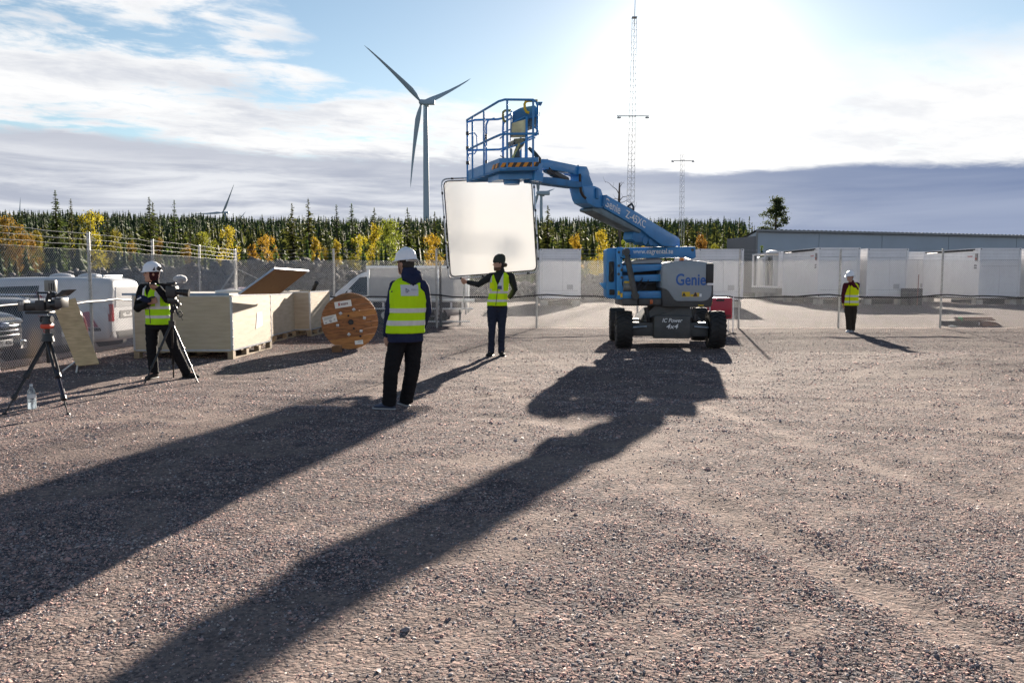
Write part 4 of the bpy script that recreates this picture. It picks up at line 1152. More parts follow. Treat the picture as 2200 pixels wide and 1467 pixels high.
def vehicle(name, label, cat, loc, rz, st, pm, sides, rear=(), front=(), wheels=(), rw=.33, sub=2, scale=1.0, group=None):
    """st: stations along x (nose at +x): x, z_low, z_belt, z_top, half width low / belt / top"""
    t = thing(name, label, cat, loc, group, rz); t.scale = (scale,) * 3
    rings = []
    for (x, zl, zb, zt, wl, wb, wt_) in st:
        zm = zl + (zb - zl) * .35
        half = [(wl * .80, zl), (wl, zl + .06), (wb * 1.0, zm), (wb, zb - .10), (wb * .985, zb), (wt_ + (wb - wt_) * .30, zb + (zt - zb) * .62), (wt_, zb + (zt - zb) * .90), (wt_ * .80, zt), (wt_ * .40, zt + .012)]
        rings.append([Vector((x, y, z)) for y, z in half] + [Vector((x, -y, z)) for y, z in reversed(half)])
    mb = MB(); mb.loft(rings); me = mb.mesh('body')
    ob = link('body', me, t, pm); md = ob.modifiers.new('smooth', 'SUBSURF'); md.levels = sub; md.render_levels = sub
    dg = bpy.context.evaluated_depsgraph_get(); bm = bmesh.new(); bm.from_mesh(ob.evaluated_get(dg).to_mesh()); 
    me2 = bpy.data.meshes.new('body'); bm.to_mesh(me2); ob.modifiers.clear(); ob.data = me2; me2.materials.append(pm)
    me2.polygons.foreach_set('use_smooth', [True] * len(me2.polygons)); bvh = BVHTree.FromBMesh(bm); bm.free()
    for (nm, poly, mm) in sides:
        for sg in (-1, 1):
            project_poly(bvh, poly, ('y', sg), .006).build(nm, mm, t)
    for lst, sg in ((rear, -1), (front, 1)):
        for (nm, poly, mm) in lst: project_poly(bvh, poly, ('x', sg), .008).build(nm, mm, t)
    W2 = max(s[5] for s in st)
    for wx in wheels:
        for sg in (-1, 1):
            mb = MB(); mb.tube([(wx, sg * (W2 - .22), rw), (wx, sg * (W2 + .006), rw)], rw * 1.17, 26); mb.build('wheel_arch', trim_m, t)
            wheel(wx, sg * (W2 - .105), sg, rw, .22, t)
    return t, bvh
white_p = paint('white_van_paint', (.70, .70, .72)); silver_p = paint('silver_paint', (.22, .22, .235)); black_p = paint('black_car_paint', (.030, .034, .042)); wine_p = paint('dark_red_paint', (.16, .012, .022)); blue_p = paint('steel_blue_paint', (.05, .08, .13))
van_st = [(-2.44, .40, .98, 1.82, .80, .88, .74), (-2.38, .34, 1.0, 1.93, .86, .93, .78), (-2.0, .30, 1.0, 1.97, .90, .95, .80), (-.5, .28, 1.0, 1.98, .90, .95, .80), (.70, .28, 1.0, 1.96, .90, .95, .80), (1.25, .28, 1.02, 1.86, .90, .95, .78), (1.80, .30, 1.02, 1.36, .88, .94, .80), (2.15, .34, .96, 1.06, .86, .91, .76), (2.40, .40, .80, .92, .78, .84, .66), (2.47, .46, .70, .78, .70, .74, .52)]
van_side = [('window', [(.62, 1.06), (1.74, 1.09), (1.16, 1.70), (.62, 1.76)], glass_m), ('side_moulding', [(-2.2, .62), (1.6, .62), (1.6, .70), (-2.2, .70)], trim_m)]
def van_rear(pm): return [('rear_window', [(-.62, 1.22), (.62, 1.22), (.56, 1.72), (-.56, 1.72)], pm), ('tail_lamp', [(.70, .86), (.90, .86), (.88, 1.30), (.72, 1.30)], lampred_m), ('tail_lamp', [(-.70, .86), (-.90, .86), (-.88, 1.30), (-.72, 1.30)], lampred_m),
                          ('plate_recess', [(-.42, .92), (.42, .92), (.40, 1.12), (-.40, 1.12)], trim_m), ('number_plate', [(-.26, .96), (.26, .96), (.26, 1.07), (-.26, 1.07)], plate_m), ('bumper', [(-.84, .40), (.84, .40), (.84, .60), (-.84, .60)], trim_m)]
# the white van behind the left fence, tail towards the fence
zg = gz(-12.5, 21)
van, vb = vehicle('parked_van', 'white van with dark blue lettering and a red tail lamp behind the left fence', 'van', (-12.55, 20.95, zg), R(180), van_st, white_p, van_side[1:] + [('window', [(-.62, 1.22), (1.45, 1.22), (1.14, 1.70), (-.62, 1.76)], glass_m)], van_rear(mat('van_rear_panel', (.62, .62, .63), .3)), (), (-1.55, 1.45), .33, group='vehicles parked outside the fence')
for x in (-1.5, -.75):
    mb = MB(); mb.sphere((x, 0, 1.985), (.30, .30, .10)); mb.build('roof_vent', white_p, van)
for x in (-2.1, -1.9):
    mb = MB(); mb.rbox((x, -.5, 1.97), (x + .06, .5, 2.03), .02); mb.build('roof_bar', alu, van)
navy_m = mat('navy_print', (.03, .035, .09), .5)
letter('NNY', .26, navy_m, van, (-1.22, .968, 1.30), (1, 0, 0) if False else (-1, 0, 0), (0, 0, 1), .004, fit=(.46, .16))
mb = MB(); mb.prism([(-.85, .955, 1.42), (-.70, .955, 1.36), (-.62, .945, 1.62)], (0, .008, 0)); mb.build('emblem', mat('emblem_red', (.35, .03, .05), .5), van)
mb = MB(); mb.prism([(-.70, .955, 1.36), (-.55, .955, 1.44), (-.62, .945, 1.62)], (0, .008, 0)); mb.build('emblem', navy_m, van)
project_poly(vb, [(-2.15, .72), (-1.2, .72), (-1.35, 1.0), (-1.9, 1.12)], ('y', 1), .004).build('red_graphic', mat('pink_graphic', (.42, .10, .15), .4), van)
# silver estate, tail towards the fence
est_st = [(-2.40, .42, .80, .96, .72, .80, .66), (-2.36, .32, .92, 1.18, .82, .88, .66), (-2.18, .26, .95, 1.40, .86, .92, .62), (-1.7, .22, .95, 1.47, .88, .94, .62), (-.4, .20, .94, 1.48, .88, .94, .62), (.45, .20, .93, 1.42, .88, .94, .60), (1.05, .20, .93, 1.16, .88, .93, .66), (1.35, .22, .90, .99, .88, .92, .74), (2.1, .26, .78, .88, .84, .88, .70), (2.40, .34, .62, .74, .72, .76, .58), (2.46, .40, .55, .64, .62, .64, .5)]
def est_side(gm): return [('window', [(-2.0, .99), (-1.25, .98), (-1.25, 1.36), (-1.85, 1.34)], gm), ('window', [(-1.18, .98), (-.25, .97), (-.25, 1.38), (-1.18, 1.37)], gm), ('window', [(-.18, .97), (.95, .96), (.42, 1.32), (-.18, 1.38)], gm)]
est_rear = [('rear_window', [(-.58, 1.02), (.58, 1.02), (.52, 1.34), (-.52, 1.34)], glass_m), ('tail_lamp', [(.66, .62), (.86, .62), (.80, 1.16), (.66, 1.10)], lampred_m), ('tail_lamp', [(-.66, .62), (-.86, .62), (-.80, 1.16), (-.66, 1.10)], lampred_m), ('bumper', [(-.80, .32), (.80, .32), (.80, .50), (-.80, .50)], trim_m), ('number_plate', [(-.26, .66), (.26, .66), (.26, .77), (-.26, .77)], plate_m)]
est, eb = vehicle('parked_car', 'silver estate car with dark windows behind the left fence, tail towards the yard', 'car', (-11.75, 16.75, gz(-11.75, 16.75)), R(180), est_st, silver_p, est_side(glass_m), est_rear, (), (-1.45, 1.35), .33, group='vehicles parked outside the fence')
for sg in (-1, 1):
    mb = MB(); mb.tube([(-1.9, sg * .60, 1.47), (-1.7, sg * .60, 1.53), (.1, sg * .60, 1.53), (.35, sg * .60, 1.46)], .016, 8); mb.build('roof_rail', chrome_m, est)
letter('VOLVO', .1, trim_m, est, (-2.455, 0.0, .92), (0, -1, 0), (0, 0, 1), .002, fit=(.46, .055), spacing=1.4)
# dark SUV, nose towards the fence
suv_st = [(-2.30, .45, .90, 1.10, .80, .86, .70), (-2.2, .34, 1.0, 1.50, .88, .93, .66), (-1.6, .28, 1.02, 1.68, .90, .95, .66), (-.2, .26, 1.02, 1.70, .90, .95, .66), (.45, .26, 1.02, 1.60, .90, .95, .64), (1.0, .26, 1.03, 1.26, .90, .95, .72), (1.25, .28, 1.02, 1.10, .90, .95, .80), (2.0, .30, .92, 1.02, .88, .93, .80), (2.26, .34, .86, .96, .84, .88, .74), (2.36, .36, .70, .84, .80, .82, .70)]
bars = [('grille_bar', [(-.52, z), (.52, z), (.52, z + .035), (-.52, z + .035)], chrome_m) for z in (.62, .70, .78, .86)]
suv, sb = vehicle('parked_car', 'dark car with a chrome-barred grille at the far left edge, nose towards the fence', 'car', (-10.84, 13.02, gz(-10.9, 12.7)), 0.0, suv_st, black_p, est_side(glass_m)[:0], (), [('grille', [(-.60, .56), (.60, .56), (.62, .92), (-.62, .92)], trim_m), ('bumper', [(-.78, .34), (.78, .34), (.78, .46), (-.78, .46)], trim_m)], (-1.4, 1.4), .36, group='vehicles parked outside the fence')
xf = 2.40
for z in (.60, .68, .76, .84): 
    mb = MB(); mb.rbox((xf - .06, -.56, z), (xf + .022, .56, z + .034), .01); mb.build('grille_bar', chrome_m, suv)
mb = MB(); mb.sphere((xf + .03, .16, .80), (.02, .13, .055), 18, 8); mb.build('badge', mat('badge_blue', (.25, .30, .42), .2, .5), suv)
mb = MB(); mb.rbox((xf + .0, .10 - .26, .45), (xf + .03, .10 + .26, .56), .006); npl = mb.build('number_plate', plate_m, suv)
letter('NPF 406', .1, trim_m, npl, (xf + .032, .12, .505), (0, 1, 0), (0, 0, 1), .001, fit=(.42, .072))
mb = MB(); mb.box((xf + .0301, -.16, .452), (xf + .0315, -.12, .558)); mb.build('plate_band', mat('plate_blue', (.03, .07, .30), .4), npl)
for sg in (-1, 1):
    mb = MB(); mb.sphere((2.20, sg * .73, .84), (.16, .16, .075), 14, 8); mb.build('headlight', lampclr_m, suv)
    mb = MB(); mb.rbox((2.18, sg * .72 - .09, .36), (2.40, sg * .72 + .09, .52), .03); mb.build('fog_lamp_housing', chrome_m if sg > 0 else trim_m, suv)
# behind the crates
p = W(490, 600, 29); vehicle('parked_car', 'dark red car behind the corner of the fence, only its roof showing over the crate', 'car', (p.x, 30.5, gz(p.x, 30) + .02), R(-80), est_st, wine_p, est_side(glass_m), est_rear, (), (-1.45, 1.35), .33, group='vehicles parked outside the fence', scale=1.02)
p = W(455, 600, 26.5); vehicle('parked_car', 'steel-blue car low behind the big crate, left of the corner post', 'car', (p.x - .6, 26.6, gz(p.x, 27) - .02), R(10), est_st, blue_p, est_side(glass_m), est_rear, (), (-1.45, 1.35), .33, group='vehicles parked outside the fence', scale=.92)
p = W(716, 600, 28.3); v2, vb2 = vehicle('parked_van', 'white van facing left behind the cable drum, its tail hidden by the cage trailer', 'van', (p.x + 2.22, 28.3, gz(p.x, 28) - .12), R(180), van_st, white_p, van_side, van_rear(glass_m), [('windscreen', [(-.70, 1.12), (.70, 1.12), (.64, 1.72), (-.64, 1.72)], glass_m), ('grille', [(-.5, .66), (.5, .66), (.5, .80), (-.5, .80)], trim_m)], (-1.55, 1.45), .33, group='vehicles parked outside the fence', scale=.97)
for sg in (-1, 1):
    mb = MB(); mb.rbox((1.42, sg * 1.02 - .10, 1.06), (1.56, sg * 1.02 + .10, 1.28), .05); mb.build('wing_mirror', white_p, v2)

# ================================================================== crates, drum, camera gear, scrap
def wood(name, c, c2, sc=3.0, st=(1, 1, 12), rough=.75, bump=.25):
    return mat(name, c, rough, 0, .25, vary=.3, vscale=sc, col2=c2, stretch=st, bump=bump, bscale=18, detail=8)
ply = wood('plywood', (.50, .42, .32), (.40, .33, .245), 3.5, (.7, .7, 5)); ply_in = wood('plywood_inner', (.33, .20, .10), (.26, .155, .08), 4, (1, 6, 6))
pal = wood('pallet_wood', (.36, .28, .19), (.26, .20, .135), 5); trim_g = mat('zinc_edge', (.42, .45, .50), .35, .6, vary=.15, vscale=9)
paper = mat('white_paper', (.74, .74, .72), .8)
def crate(label, x0, y0, x1, y1, top, pz=.155, group='plywood crates on pallets', lid=None, m_=None):
    zg = gz(x1, y0); t = thing('plywood_crate', label, 'crate', (x0, y0, zg), group); w, d = x1 - x0, y1 - y0; z0 = pz; z1 = top - zg; q = .012; m_ = m_ or ply
    for (lo, hi) in (((0, 0, z0), (w, q, z1)), ((0, d - q, z0), (w, d, z1)), ((0, q + .001, z0), (q, d - q - .001, z1)), ((w - q, q + .001, z0), (w, d - q - .001, z1))):
        mb = MB(); mb.box(lo, hi); mb.build('side_panel', m_, t)
    for (x, y) in ((w, 0), (0, 0), (w, d), (0, d)):
        sx = 1 if x else -1; sy = 1 if y else -1; mb = MB()
        mb.box((min(x, x - sx * .035), min(y + sy * .003, y), z0 + .02), (max(x, x - sx * .035), max(y + sy * .003, y), z1 - .02)); mb.box((min(x, x + sx * .003), min(y, y - sy * .035), z0 + .02), (max(x, x + sx * .003), max(y, y - sy * .035), z1 - .02))
        mb.build('edge_strip', trim_g, t)
        for k in range(7):
            zz = z0 + .08 + (z1 - z0 - .16) * k / 6
            if x: mb = MB(); mb.box((x + .003, y - sy * .05 if sy > 0 else y + .004, zz), (x + .008, y - .004 if sy > 0 else y + .05, zz + .035)); mb.build('clip', steel_m, t)
    for z in (z0, z1 - .03):
        mb = MB(); mb.box((.04, -.004, z), (w - .04, -.0005, z + .03)); mb.build('edge_strip', trim_g, t)
        mb = MB(); mb.box((w + .0005, .04, z), (w + .004, d - .04, z + .03)); mb.build('edge_strip', trim_g, t)
    # pallet: deck slats, blocks and runners
    for k in range(6):
        mb = MB(); y = .0 + (d - .12) * k / 5; mb.box((0, y, pz - .022), (w, y + .12, pz - .001)); mb.build('pallet_slat', pal, t)
    nb = 4
    for kx in range(3):
        x = (w - .10) * kx / 2
        for ky in range(nb):
            y = (d - .14) * ky / (nb - 1); mb = MB(); mb.box((x, y, .022), (x + .10, y + .14, pz - .023)); mb.build('pallet_block', pal, t)
        mb = MB(); mb.box((x, 0, -.02), (x + .10, d, .0215)); mb.build('pallet_runner', pal, t)
    return t, w, d, z1
cA = G(288, 771); cB = G(501, 771); topz = W(501, 634, cB.y).z
c1, w, d, z1 = crate('large plywood crate with its lid propped open, behind the cameraman', cA.x, cB.y, cB.x, 17.05, topz)
# lid: the left half lies flat, the right half is raised on its hinge
mb = MB(); mb.box((-.16, -.03, z1 + .001), (w * .98, d * .97, z1 + .030)); mb.build('flat_lid', mat('lid_top', (.45, .42, .38), .6, vary=.15, vscale=3), c1)
mb = MB(); mb.box((-.165, -.036, z1 - .004), (w * .985, -.0305, z1 + .034)); mb.build('lid_edge', mat('blue_grey_edge', (.16, .24, .36), .4, .3), c1)
o1 = Vector((cA.x, cB.y, c1.location.z)); pts = [W(513, 633, cB.y + .05), W(590, 578, cB.y + .35), W(663, 583, 17.35), W(601, 631, 17.0)]
pts = [p - o1 for p in pts]; nlid = (pts[1] - pts[0]).cross(pts[3] - pts[0]).normalized()
if nlid.z < 0: nlid = -nlid
mb = MB(); mb.prism(pts, nlid * .014); lid = mb.build('raised_lid', ply_in, c1)
for a, b in ((0, 1), (1, 2), (2, 3)):
    mb = MB(); mb.beam(pts[a] + nlid * .012, pts[b] + nlid * .012, .024, .034, roll=nlid); mb.build('lid_edge', trim_g, lid)
mb = MB(); mb.prism([Vector((w + .004, d * .60, z1 - .38)), Vector((w + .004, d * .73, z1 - .38)), Vector((w + .004, d * .73, z1 - .66)), Vector((w + .006, d * .56, z1 - .70))], (.002, 0, 0)); mb.build('paper_sheet', paper, c1)
# film and packing on top
mb = MB(); mb.tube([(w * .78, .3, z1 + .05), (w * .9, .5, z1 + .06), (w * .98, .8, z1 + .05)], [.03, .045, .02], 8); mb.build('foam_strip', paper, c1)
p2 = G(600, 733); p2b = G(643, 722)
c2, w2, d2, z2 = crate('second plywood crate, seen end on behind the one with the raised lid', p2.x - 1.2, 17.62, p2.x, p2b.y, W(600, 631, p2.y).z)
p3 = G(668, 724); p3b = G(708, 712)
c3, w3, d3, z3 = crate('third plywood crate, the one beside the cable drum with a black pipe in it', p3.x - .85, p3.y, p3.x, p3b.y, W(668, 626, p3.y).z)
a = W(669, 632, 21.2); b = W(680, 608, 21.0); o = Vector((a.x, a.y, 0)); dv = (b - a).normalized(); mb = MB(o); mb.tube([a - dv * .55, b], .052, 12); mb.tube([b, b + dv * .02], .056, 12)
tag(mb.build('plastic_pipe', black_m), 'black plastic pipe leaning out of the crate beside the cable drum', 'pipe')

# -- cable drum
dr = G(753, 747); DY = dr.y; Rr = .585; drum = thing('cable_drum', 'big wooden cable drum lying on its rim beside the man in the navy jacket', 'cable drum', (dr.x, DY, gz(dr.x, DY)), None, R(10.5))
fl1 = wood('drum_plank', (.40, .17, .068), (.18, .082, .040), 3.6, (2.0, 1, 9), .62, .3); fl2 = wood('weathered_drum_plank', (.26, .13, .06), (.14, .085, .05), 4, (2, 1, 9), .75, .4); fl3 = wood('pale_drum_plank', (.50, .23, .08), (.34, .15, .055), 3, (2, 1, 9), .62, .3)
tilt = R(8); cz = Rr; ca, sa = math.cos(tilt), math.sin(tilt); nP = 9; hP = 2 * Rr / nP
yawd = R(3)
for fl, yb in ((0, -.40), (1, .34)):
    for k in range(nP):
        v0, v1 = -Rr + k * hP + .0035, -Rr + (k + 1) * hP - .0035; pts = []
        N = 10
        for i in range(N + 1):
            v = v0 + (v1 - v0) * i / N; pts.append((math.sqrt(max(0, Rr * Rr - v * v)), v))
        for i in range(N + 1):
            v = v1 - (v1 - v0) * i / N; pts.append((-math.sqrt(max(0, Rr * Rr - v * v)), v))
        dy = random.uniform(0, .004); P3_ = [Vector((u * ca - v * sa, yb + dy, cz + u * sa + v * ca)) for u, v in pts]
        mb = MB(); mb.prism(P3_, (0, .055, 0)); mb.build('plank', (fl2 if k in (8,) else fl3 if k in (0, 1, 5) else fl1) if fl == 0 else fl2, drum)
mb = MB(); mb.tube([(0, -.345, cz), (0, .34, cz)], .30, 24); mb.build('barrel', fl2, drum)
def face(u, v, y=-.402): return Vector((u * ca - v * sa, y, cz + u * sa + v * ca))
mb = MB(); mb.tube([face(.02, -.02, -.408), face(.02, -.02, -.39)], .058, 20); hb = mb.build('hub_hole', dark_m, drum)
mb = MB(); mb.tube([face(.02, -.02, -.4095), face(.02, -.02, -.4085)], .036, 16); mb.build('hub_pin', trim_m, hb)
for (u, v) in ((-.16, .19), (.12, .23), (.31, .02), (-.26, -.05), (-.06, -.27), (.20, -.24)):
    mb = MB(); c = face(u, v); M = Matrix.Translation(c) @ Matrix.Rotation(random.uniform(0, 1.5), 4, 'Y'); mb.rbox((-.03, -.006, -.03), (.03, .001, .03), .003, M); mb.tube([c + Vector((0, -.016, 0)), c], .014, 8); mb.build('bolt_plate', steel_m, drum)
for (u, v, r_) in ((-.01, .12, .022), (.06, -.16, .022), (.17, -.34, .024), (.43, -.05, .010), (.43, -.15, .010), (-.14, -.0, .010), (.11, -.22, .010)):
    mb = MB(); mb.tube([face(u, v, -.4055), face(u, v, -.39)], r_, 12); mb.build('bolt_hole', dark_m, drum)
ud = face(1, 0) - face(0, 0); vd = face(0, 1) - face(0, 0)
def label_on(u, v, w_, h_, rot=0.0):
    c = face(u, v, -.4055); x = ud * math.cos(rot) + vd * math.sin(rot); y = vd * math.cos(rot) - ud * math.sin(rot)
    mb = MB(); mb.prism([c - x * w_ / 2 - y * h_ / 2, c + x * w_ / 2 - y * h_ / 2, c + x * w_ / 2 + y * h_ / 2, c - x * w_ / 2 + y * h_ / 2], (0, .003, 0)); lb = mb.build('label', paper, drum)
    return lb, c + Vector((0, -.0015, 0)), x, y
lb, c, x, y = label_on(-.08, .375, .345, .135, R(1))
letter('N', .1, mat('print_red', (.42, .04, .03), .5), lb, c - x * .080 + y * .008, x, y, .006, .25, .001, fit=(.05, .075)); letter('exans', .1, mat('print_brown', (.16, .05, .05), .5), lb, c + x * .030, x, y, .002, 0, .001, fit=(.145, .045))
letter('cables', .1, mat('print_pale', (.5, .35, .33), .5), lb, c + x * .02 - y * .042, x, y, 0, 0, .001, fit=(.12, .014)) if False else None
lb, c, x, y = label_on(-.395, .10, .285, .155, R(5))
mb = MB()
for k in range(4): mb.prism([c + x * (-.12) + y * (.055 - k * .014), c + x * (.10 - .02 * k) + y * (.055 - k * .014), c + x * (.10 - .02 * k) + y * (.050 - k * .014), c + x * (-.12) + y * (.050 - k * .014)], (0, -.001, 0))
for u, v, w_ in ((-.09, -.055, .04), (0, -.030, .05), (.01, -.055, .045), (.09, -.03, .03)): mb.prism([c + x * (u - w_ / 2) + y * v, c + x * (u + w_ / 2) + y * v, c + x * (u + w_ / 2) + y * (v + .014), c + x * (u - w_ / 2) + y * (v + .014)], (0, -.001, 0))
tag(mb.build('print_lines', ink_m, lb, fix=False), kind='stuff')
lb, c, x, y = label_on(.12, -.465, .17, .085, R(-2))
mb = MB(); mb.prism([c + x * -.02 + y * .02, c + x * .06 + y * .02, c + x * .06 + y * .012, c + x * -.02 + y * .012], (0, -.001, 0)); mb.build('print_lines', ink_m, lb)
wb = G(723, 757); mb = MB((wb.x, wb.y, 0)); mb.rbox((wb.x - .085, wb.y - .03, -.01), (wb.x + .085, wb.y + .14, .13), .006, seg=1)
tag(mb.build('wooden_block', fl2), 'weathered wooden block wedged under the cable drum', 'block')

# -- cinema camera on a tripod, left edge
f1, f2, f3 = G(9, 889), G(147, 892), G(141, 868)
ap = W(103, 735, 9.1); ap.z = W(103, 733, 9.1).z
trp = thing('camera_tripod', 'tall black tripod carrying the big film camera at far left', 'tripod', (ap.x, ap.y, gz(ap.x, ap.y))); oo = trp.location
carbon = mat('carbon_black', (.014, .014, .015), .35, vary=.3, vscale=20); sheen = mat('brushed_tube', (.10, .09, .11), .25, .8)
head_z = W(103, 690, ap.y).z
for ft in (f1, f2, f3):
    a = ap - oo; a = a + Vector((0, 0, .03)); b = ft - oo; b.z = .0
    for s_, (t0, t1, r_) in enumerate(((0, .48, .019), (.42, .76, .016), (.70, .985, .013))):
        mb = MB(); sd = Vector((-(b - a).y, (b - a).x, 0)).normalized() * .022 * (1 - .5 * s_)
        for k in (-1, 1): mb.tube([a.lerp(b, t0) + sd * k, a.lerp(b, t1) + sd * k], r_ * .62, 8)
        lg = mb.build('leg', sheen if s_ == 1 and ft is f2 else carbon, trp); lg['kind'] = 'thing' if False else lg.get('kind', 'thing')
        mb = MB(); q = a.lerp(b, t1 - .01); mb.tube([q, q + (b - a).normalized() * .05], r_ * 1.9, 10); mb.build('leg_lock', trim_m, lg)
    mb = MB(); mb.sphere(b + Vector((0, 0, .012)), (.025, .025, .015), 10, 6); mb.build('rubber_foot', black_m, trp)
mb = MB(); mb.tube([ap - oo + Vector((0, 0, -.25)), Vector((0, 0, head_z - oo.z))], .024, 12); mb.tube([ap - oo + Vector((0, 0, .0)), ap - oo + Vector((0, 0, .09))], [.07, .05], 12); mb.build('centre_column', carbon, trp)
mb = MB(); mb.rbox((-.055, -.055, head_z - oo.z - .085), (.055, .055, head_z - oo.z - .03), .015); mb.build('red_collar', mat('orange_red', (.55, .05, .015), .4), trp)
mb = MB(); mb.tube([(0, 0, head_z - oo.z - .03), (0, 0, head_z - oo.z + .05)], [.06, .045], 14); mb.tube([(-.06, 0, head_z - oo.z + .02), (.06, 0, head_z - oo.z + .02)], .04, 12); mb.build('fluid_head', carbon, trp)
cy = ap.y
def wpx(px, py, dy=0): return W(px, py, cy + dy)
cmr = thing('film_camera', 'black film camera with matte box and flag on the tall tripod at far left', 'camera', (ap.x, cy, wpx(100, 672).z)); oc_ = cmr.location
def cbox(name, p0, p1, th, m_, r_=.012, off=0.0, parent=None):
    a = wpx(*p0) - oc_; b = wpx(*p1) - oc_; mb = MB(); mb.rbox((min(a.x, b.x), off - th / 2, min(a.z, b.z)), (max(a.x, b.x), off + th / 2, max(a.z, b.z)), r_); return mb.build(name, m_, parent or cmr)
cbox('base_plate', (60, 669), (112, 674), .14, carbon); cbox('bottom_rods', (64, 661), (118, 666), .10, trim_m)
cbox('camera_body', (82, 645), (103, 668), .15, trim_m); cbox('lens_mount', (102, 646), (113, 664), .11, carbon)
a = wpx(112, 655) - oc_; b = wpx(126, 654) - oc_; mb = MB(); mb.tube([a, a.lerp(b, .4), a.lerp(b, .42), b], [.052, .052, .060, .060], 20); mb.build('lens', carbon, cmr)
mt = cbox('matte_box', (125, 640), (140, 661), .16, carbon, .006)
mb = MB(); p_ = [wpx(126, 638) - oc_, wpx(143, 623) - oc_, wpx(156, 622) - oc_, wpx(138, 636) - oc_]; mb.prism([q + Vector((0, -.09, 0)) for q in p_], Vector((0, .18, 0))); mb.build('flag', trim_m, mt)
mb = MB(); mb.rbox((oc_.x * 0 + (wpx(126.5, 642) - oc_).x, -.084, (wpx(127, 659) - oc_).z), ((wpx(139, 642) - oc_).x, -.081, (wpx(127, 642) - oc_).z), .002); mb.build('matte_filter', mat('smoked_filter', (.05, .05, .055), .3), mt)
vf = cbox('battery_back', (44, 645), (58, 668), .13, mat('grey_plastic', (.10, .10, .10), .5), .01)
for k in range(4): cbox('battery_slot', (48 + k * 2.6, 647), (49.4 + k * 2.6, 655), .136, paper if k % 2 else steel_m, .002, 0, vf)
cbox('battery_plate', (57, 650), (84, 668), .10, carbon)
mb = MB(); hd = [wpx(80, 633) - oc_, wpx(82, 629) - oc_, wpx(104, 629) - oc_, wpx(107, 634) - oc_, wpx(104, 642) - oc_]; mb.tube(hd, .011, 8); mb.tube([wpx(82, 630) - oc_, wpx(84, 646) - oc_], .009, 8); mb.build('top_handle', carbon, cmr)
mb = MB(); mb.tube([wpx(100, 646) - oc_, wpx(104, 632) - oc_, wpx(114, 630) - oc_, wpx(120, 634) - oc_], .016, 8); mb.sphere(wpx(115, 635) - oc_, (.035, .04, .025), 12, 8); mb.build('follow_focus', trim_m, cmr)
mon = cbox('monitor', (97, 602), (121, 626), .06, mat('monitor_shell', (.20, .20, .18), .5), .008)
for a_, b_ in ((107.5, 110), (112, 115.5), (117, 119.5)): cbox('monitor_slot', (a_, 608), (b_, 623), .064, dark_m, .001, 0, mon)
mb = MB(); mb.tube([wpx(109, 626) - oc_, wpx(109, 645) - oc_], .012, 8); mb.build('monitor_arm', carbon, cmr)
mb = MB(); mb.tube([wpx(118, 622) - oc_, wpx(123, 630) - oc_, wpx(119, 640) - oc_, wpx(110, 646) - oc_], .004, 6); mb.build('cable', carbon, cmr); mb = MB(); mb.tube([wpx(60, 652) - oc_, wpx(64, 640) - oc_, wpx(80, 640) - oc_], .004, 6); mb.build('cable', carbon, cmr)
# -- water bottle
bp_ = G(69, 877); bot = thing('water_bottle', 'clear plastic water bottle standing under the tripod at far left', 'bottle', (bp_.x, bp_.y, gz(bp_.x, bp_.y)))
pet = bpy.data.materials.new('clear_plastic'); pet.use_nodes = True; nt = pet.node_tree; nt.nodes.clear(); o_ = nt.nodes.new('ShaderNodeOutputMaterial')
gl_ = nt.nodes.new('ShaderNodeBsdfGlossy'); gl_.inputs['Roughness'].default_value = .06; tp_ = nt.nodes.new('ShaderNodeBsdfTransparent'); tp_.inputs[0].default_value = (.86, .90, .93, 1); df_ = nt.nodes.new('ShaderNodeBsdfTranslucent'); df_.inputs[0].default_value = (.7, .75, .8, 1)
fr_ = nt.nodes.new('ShaderNodeFresnel'); fr_.inputs[0].default_value = 1.6; m1_ = nt.nodes.new('ShaderNodeMixShader'); m2_ = nt.nodes.new('ShaderNodeMixShader'); m2_.inputs[0].default_value = .16
nt.links.new(fr_.outputs[0], m1_.inputs[0]); nt.links.new(tp_.outputs[0], m1_.inputs[1]); nt.links.new(gl_.outputs[0], m1_.inputs[2]); nt.links.new(m1_.outputs[0], m2_.inputs[1]); nt.links.new(df_.outputs[0], m2_.inputs[2]); nt.links.new(m2_.outputs[0], o_.inputs[0])
prof = ((0, .0), (.040, .0), (.046, .012), (.046, .05), (.044, .055), (.046, .06), (.046, .11), (.043, .118), (.046, .126), (.046, .175), (.043, .19), (.034, .222), (.016, .250), (.0135, .262))
def lathe(prof, n=20):
    return [[Vector((r_ * math.cos(2 * math.pi * k / n), r_ * math.sin(2 * math.pi * k / n), z)) for k in range(n)] for r_, z in prof]
mb = MB(); mb.loft(lathe([(max(r_, .0005), z) for r_, z in prof])); mb.build('bottle_wall', pet, bot)
mb = MB(); mb.loft(lathe([(.0005, .004), (.042, .006), (.0425, .10), (.0005, .1005)])); mb.build('water', pet, bot)
mb = MB(); mb.tube([(0, 0, .262), (0, 0, .283)], .0165, 16); mb.build('cap', mat('pale_cap', (.55, .62, .68), .4), bot)
mb = MB(); mb.loft(lathe([(.0467, .128), (.0467, .172)]), False); mb.build('label', mat('pale_label', (.62, .66, .68), .5), bot)
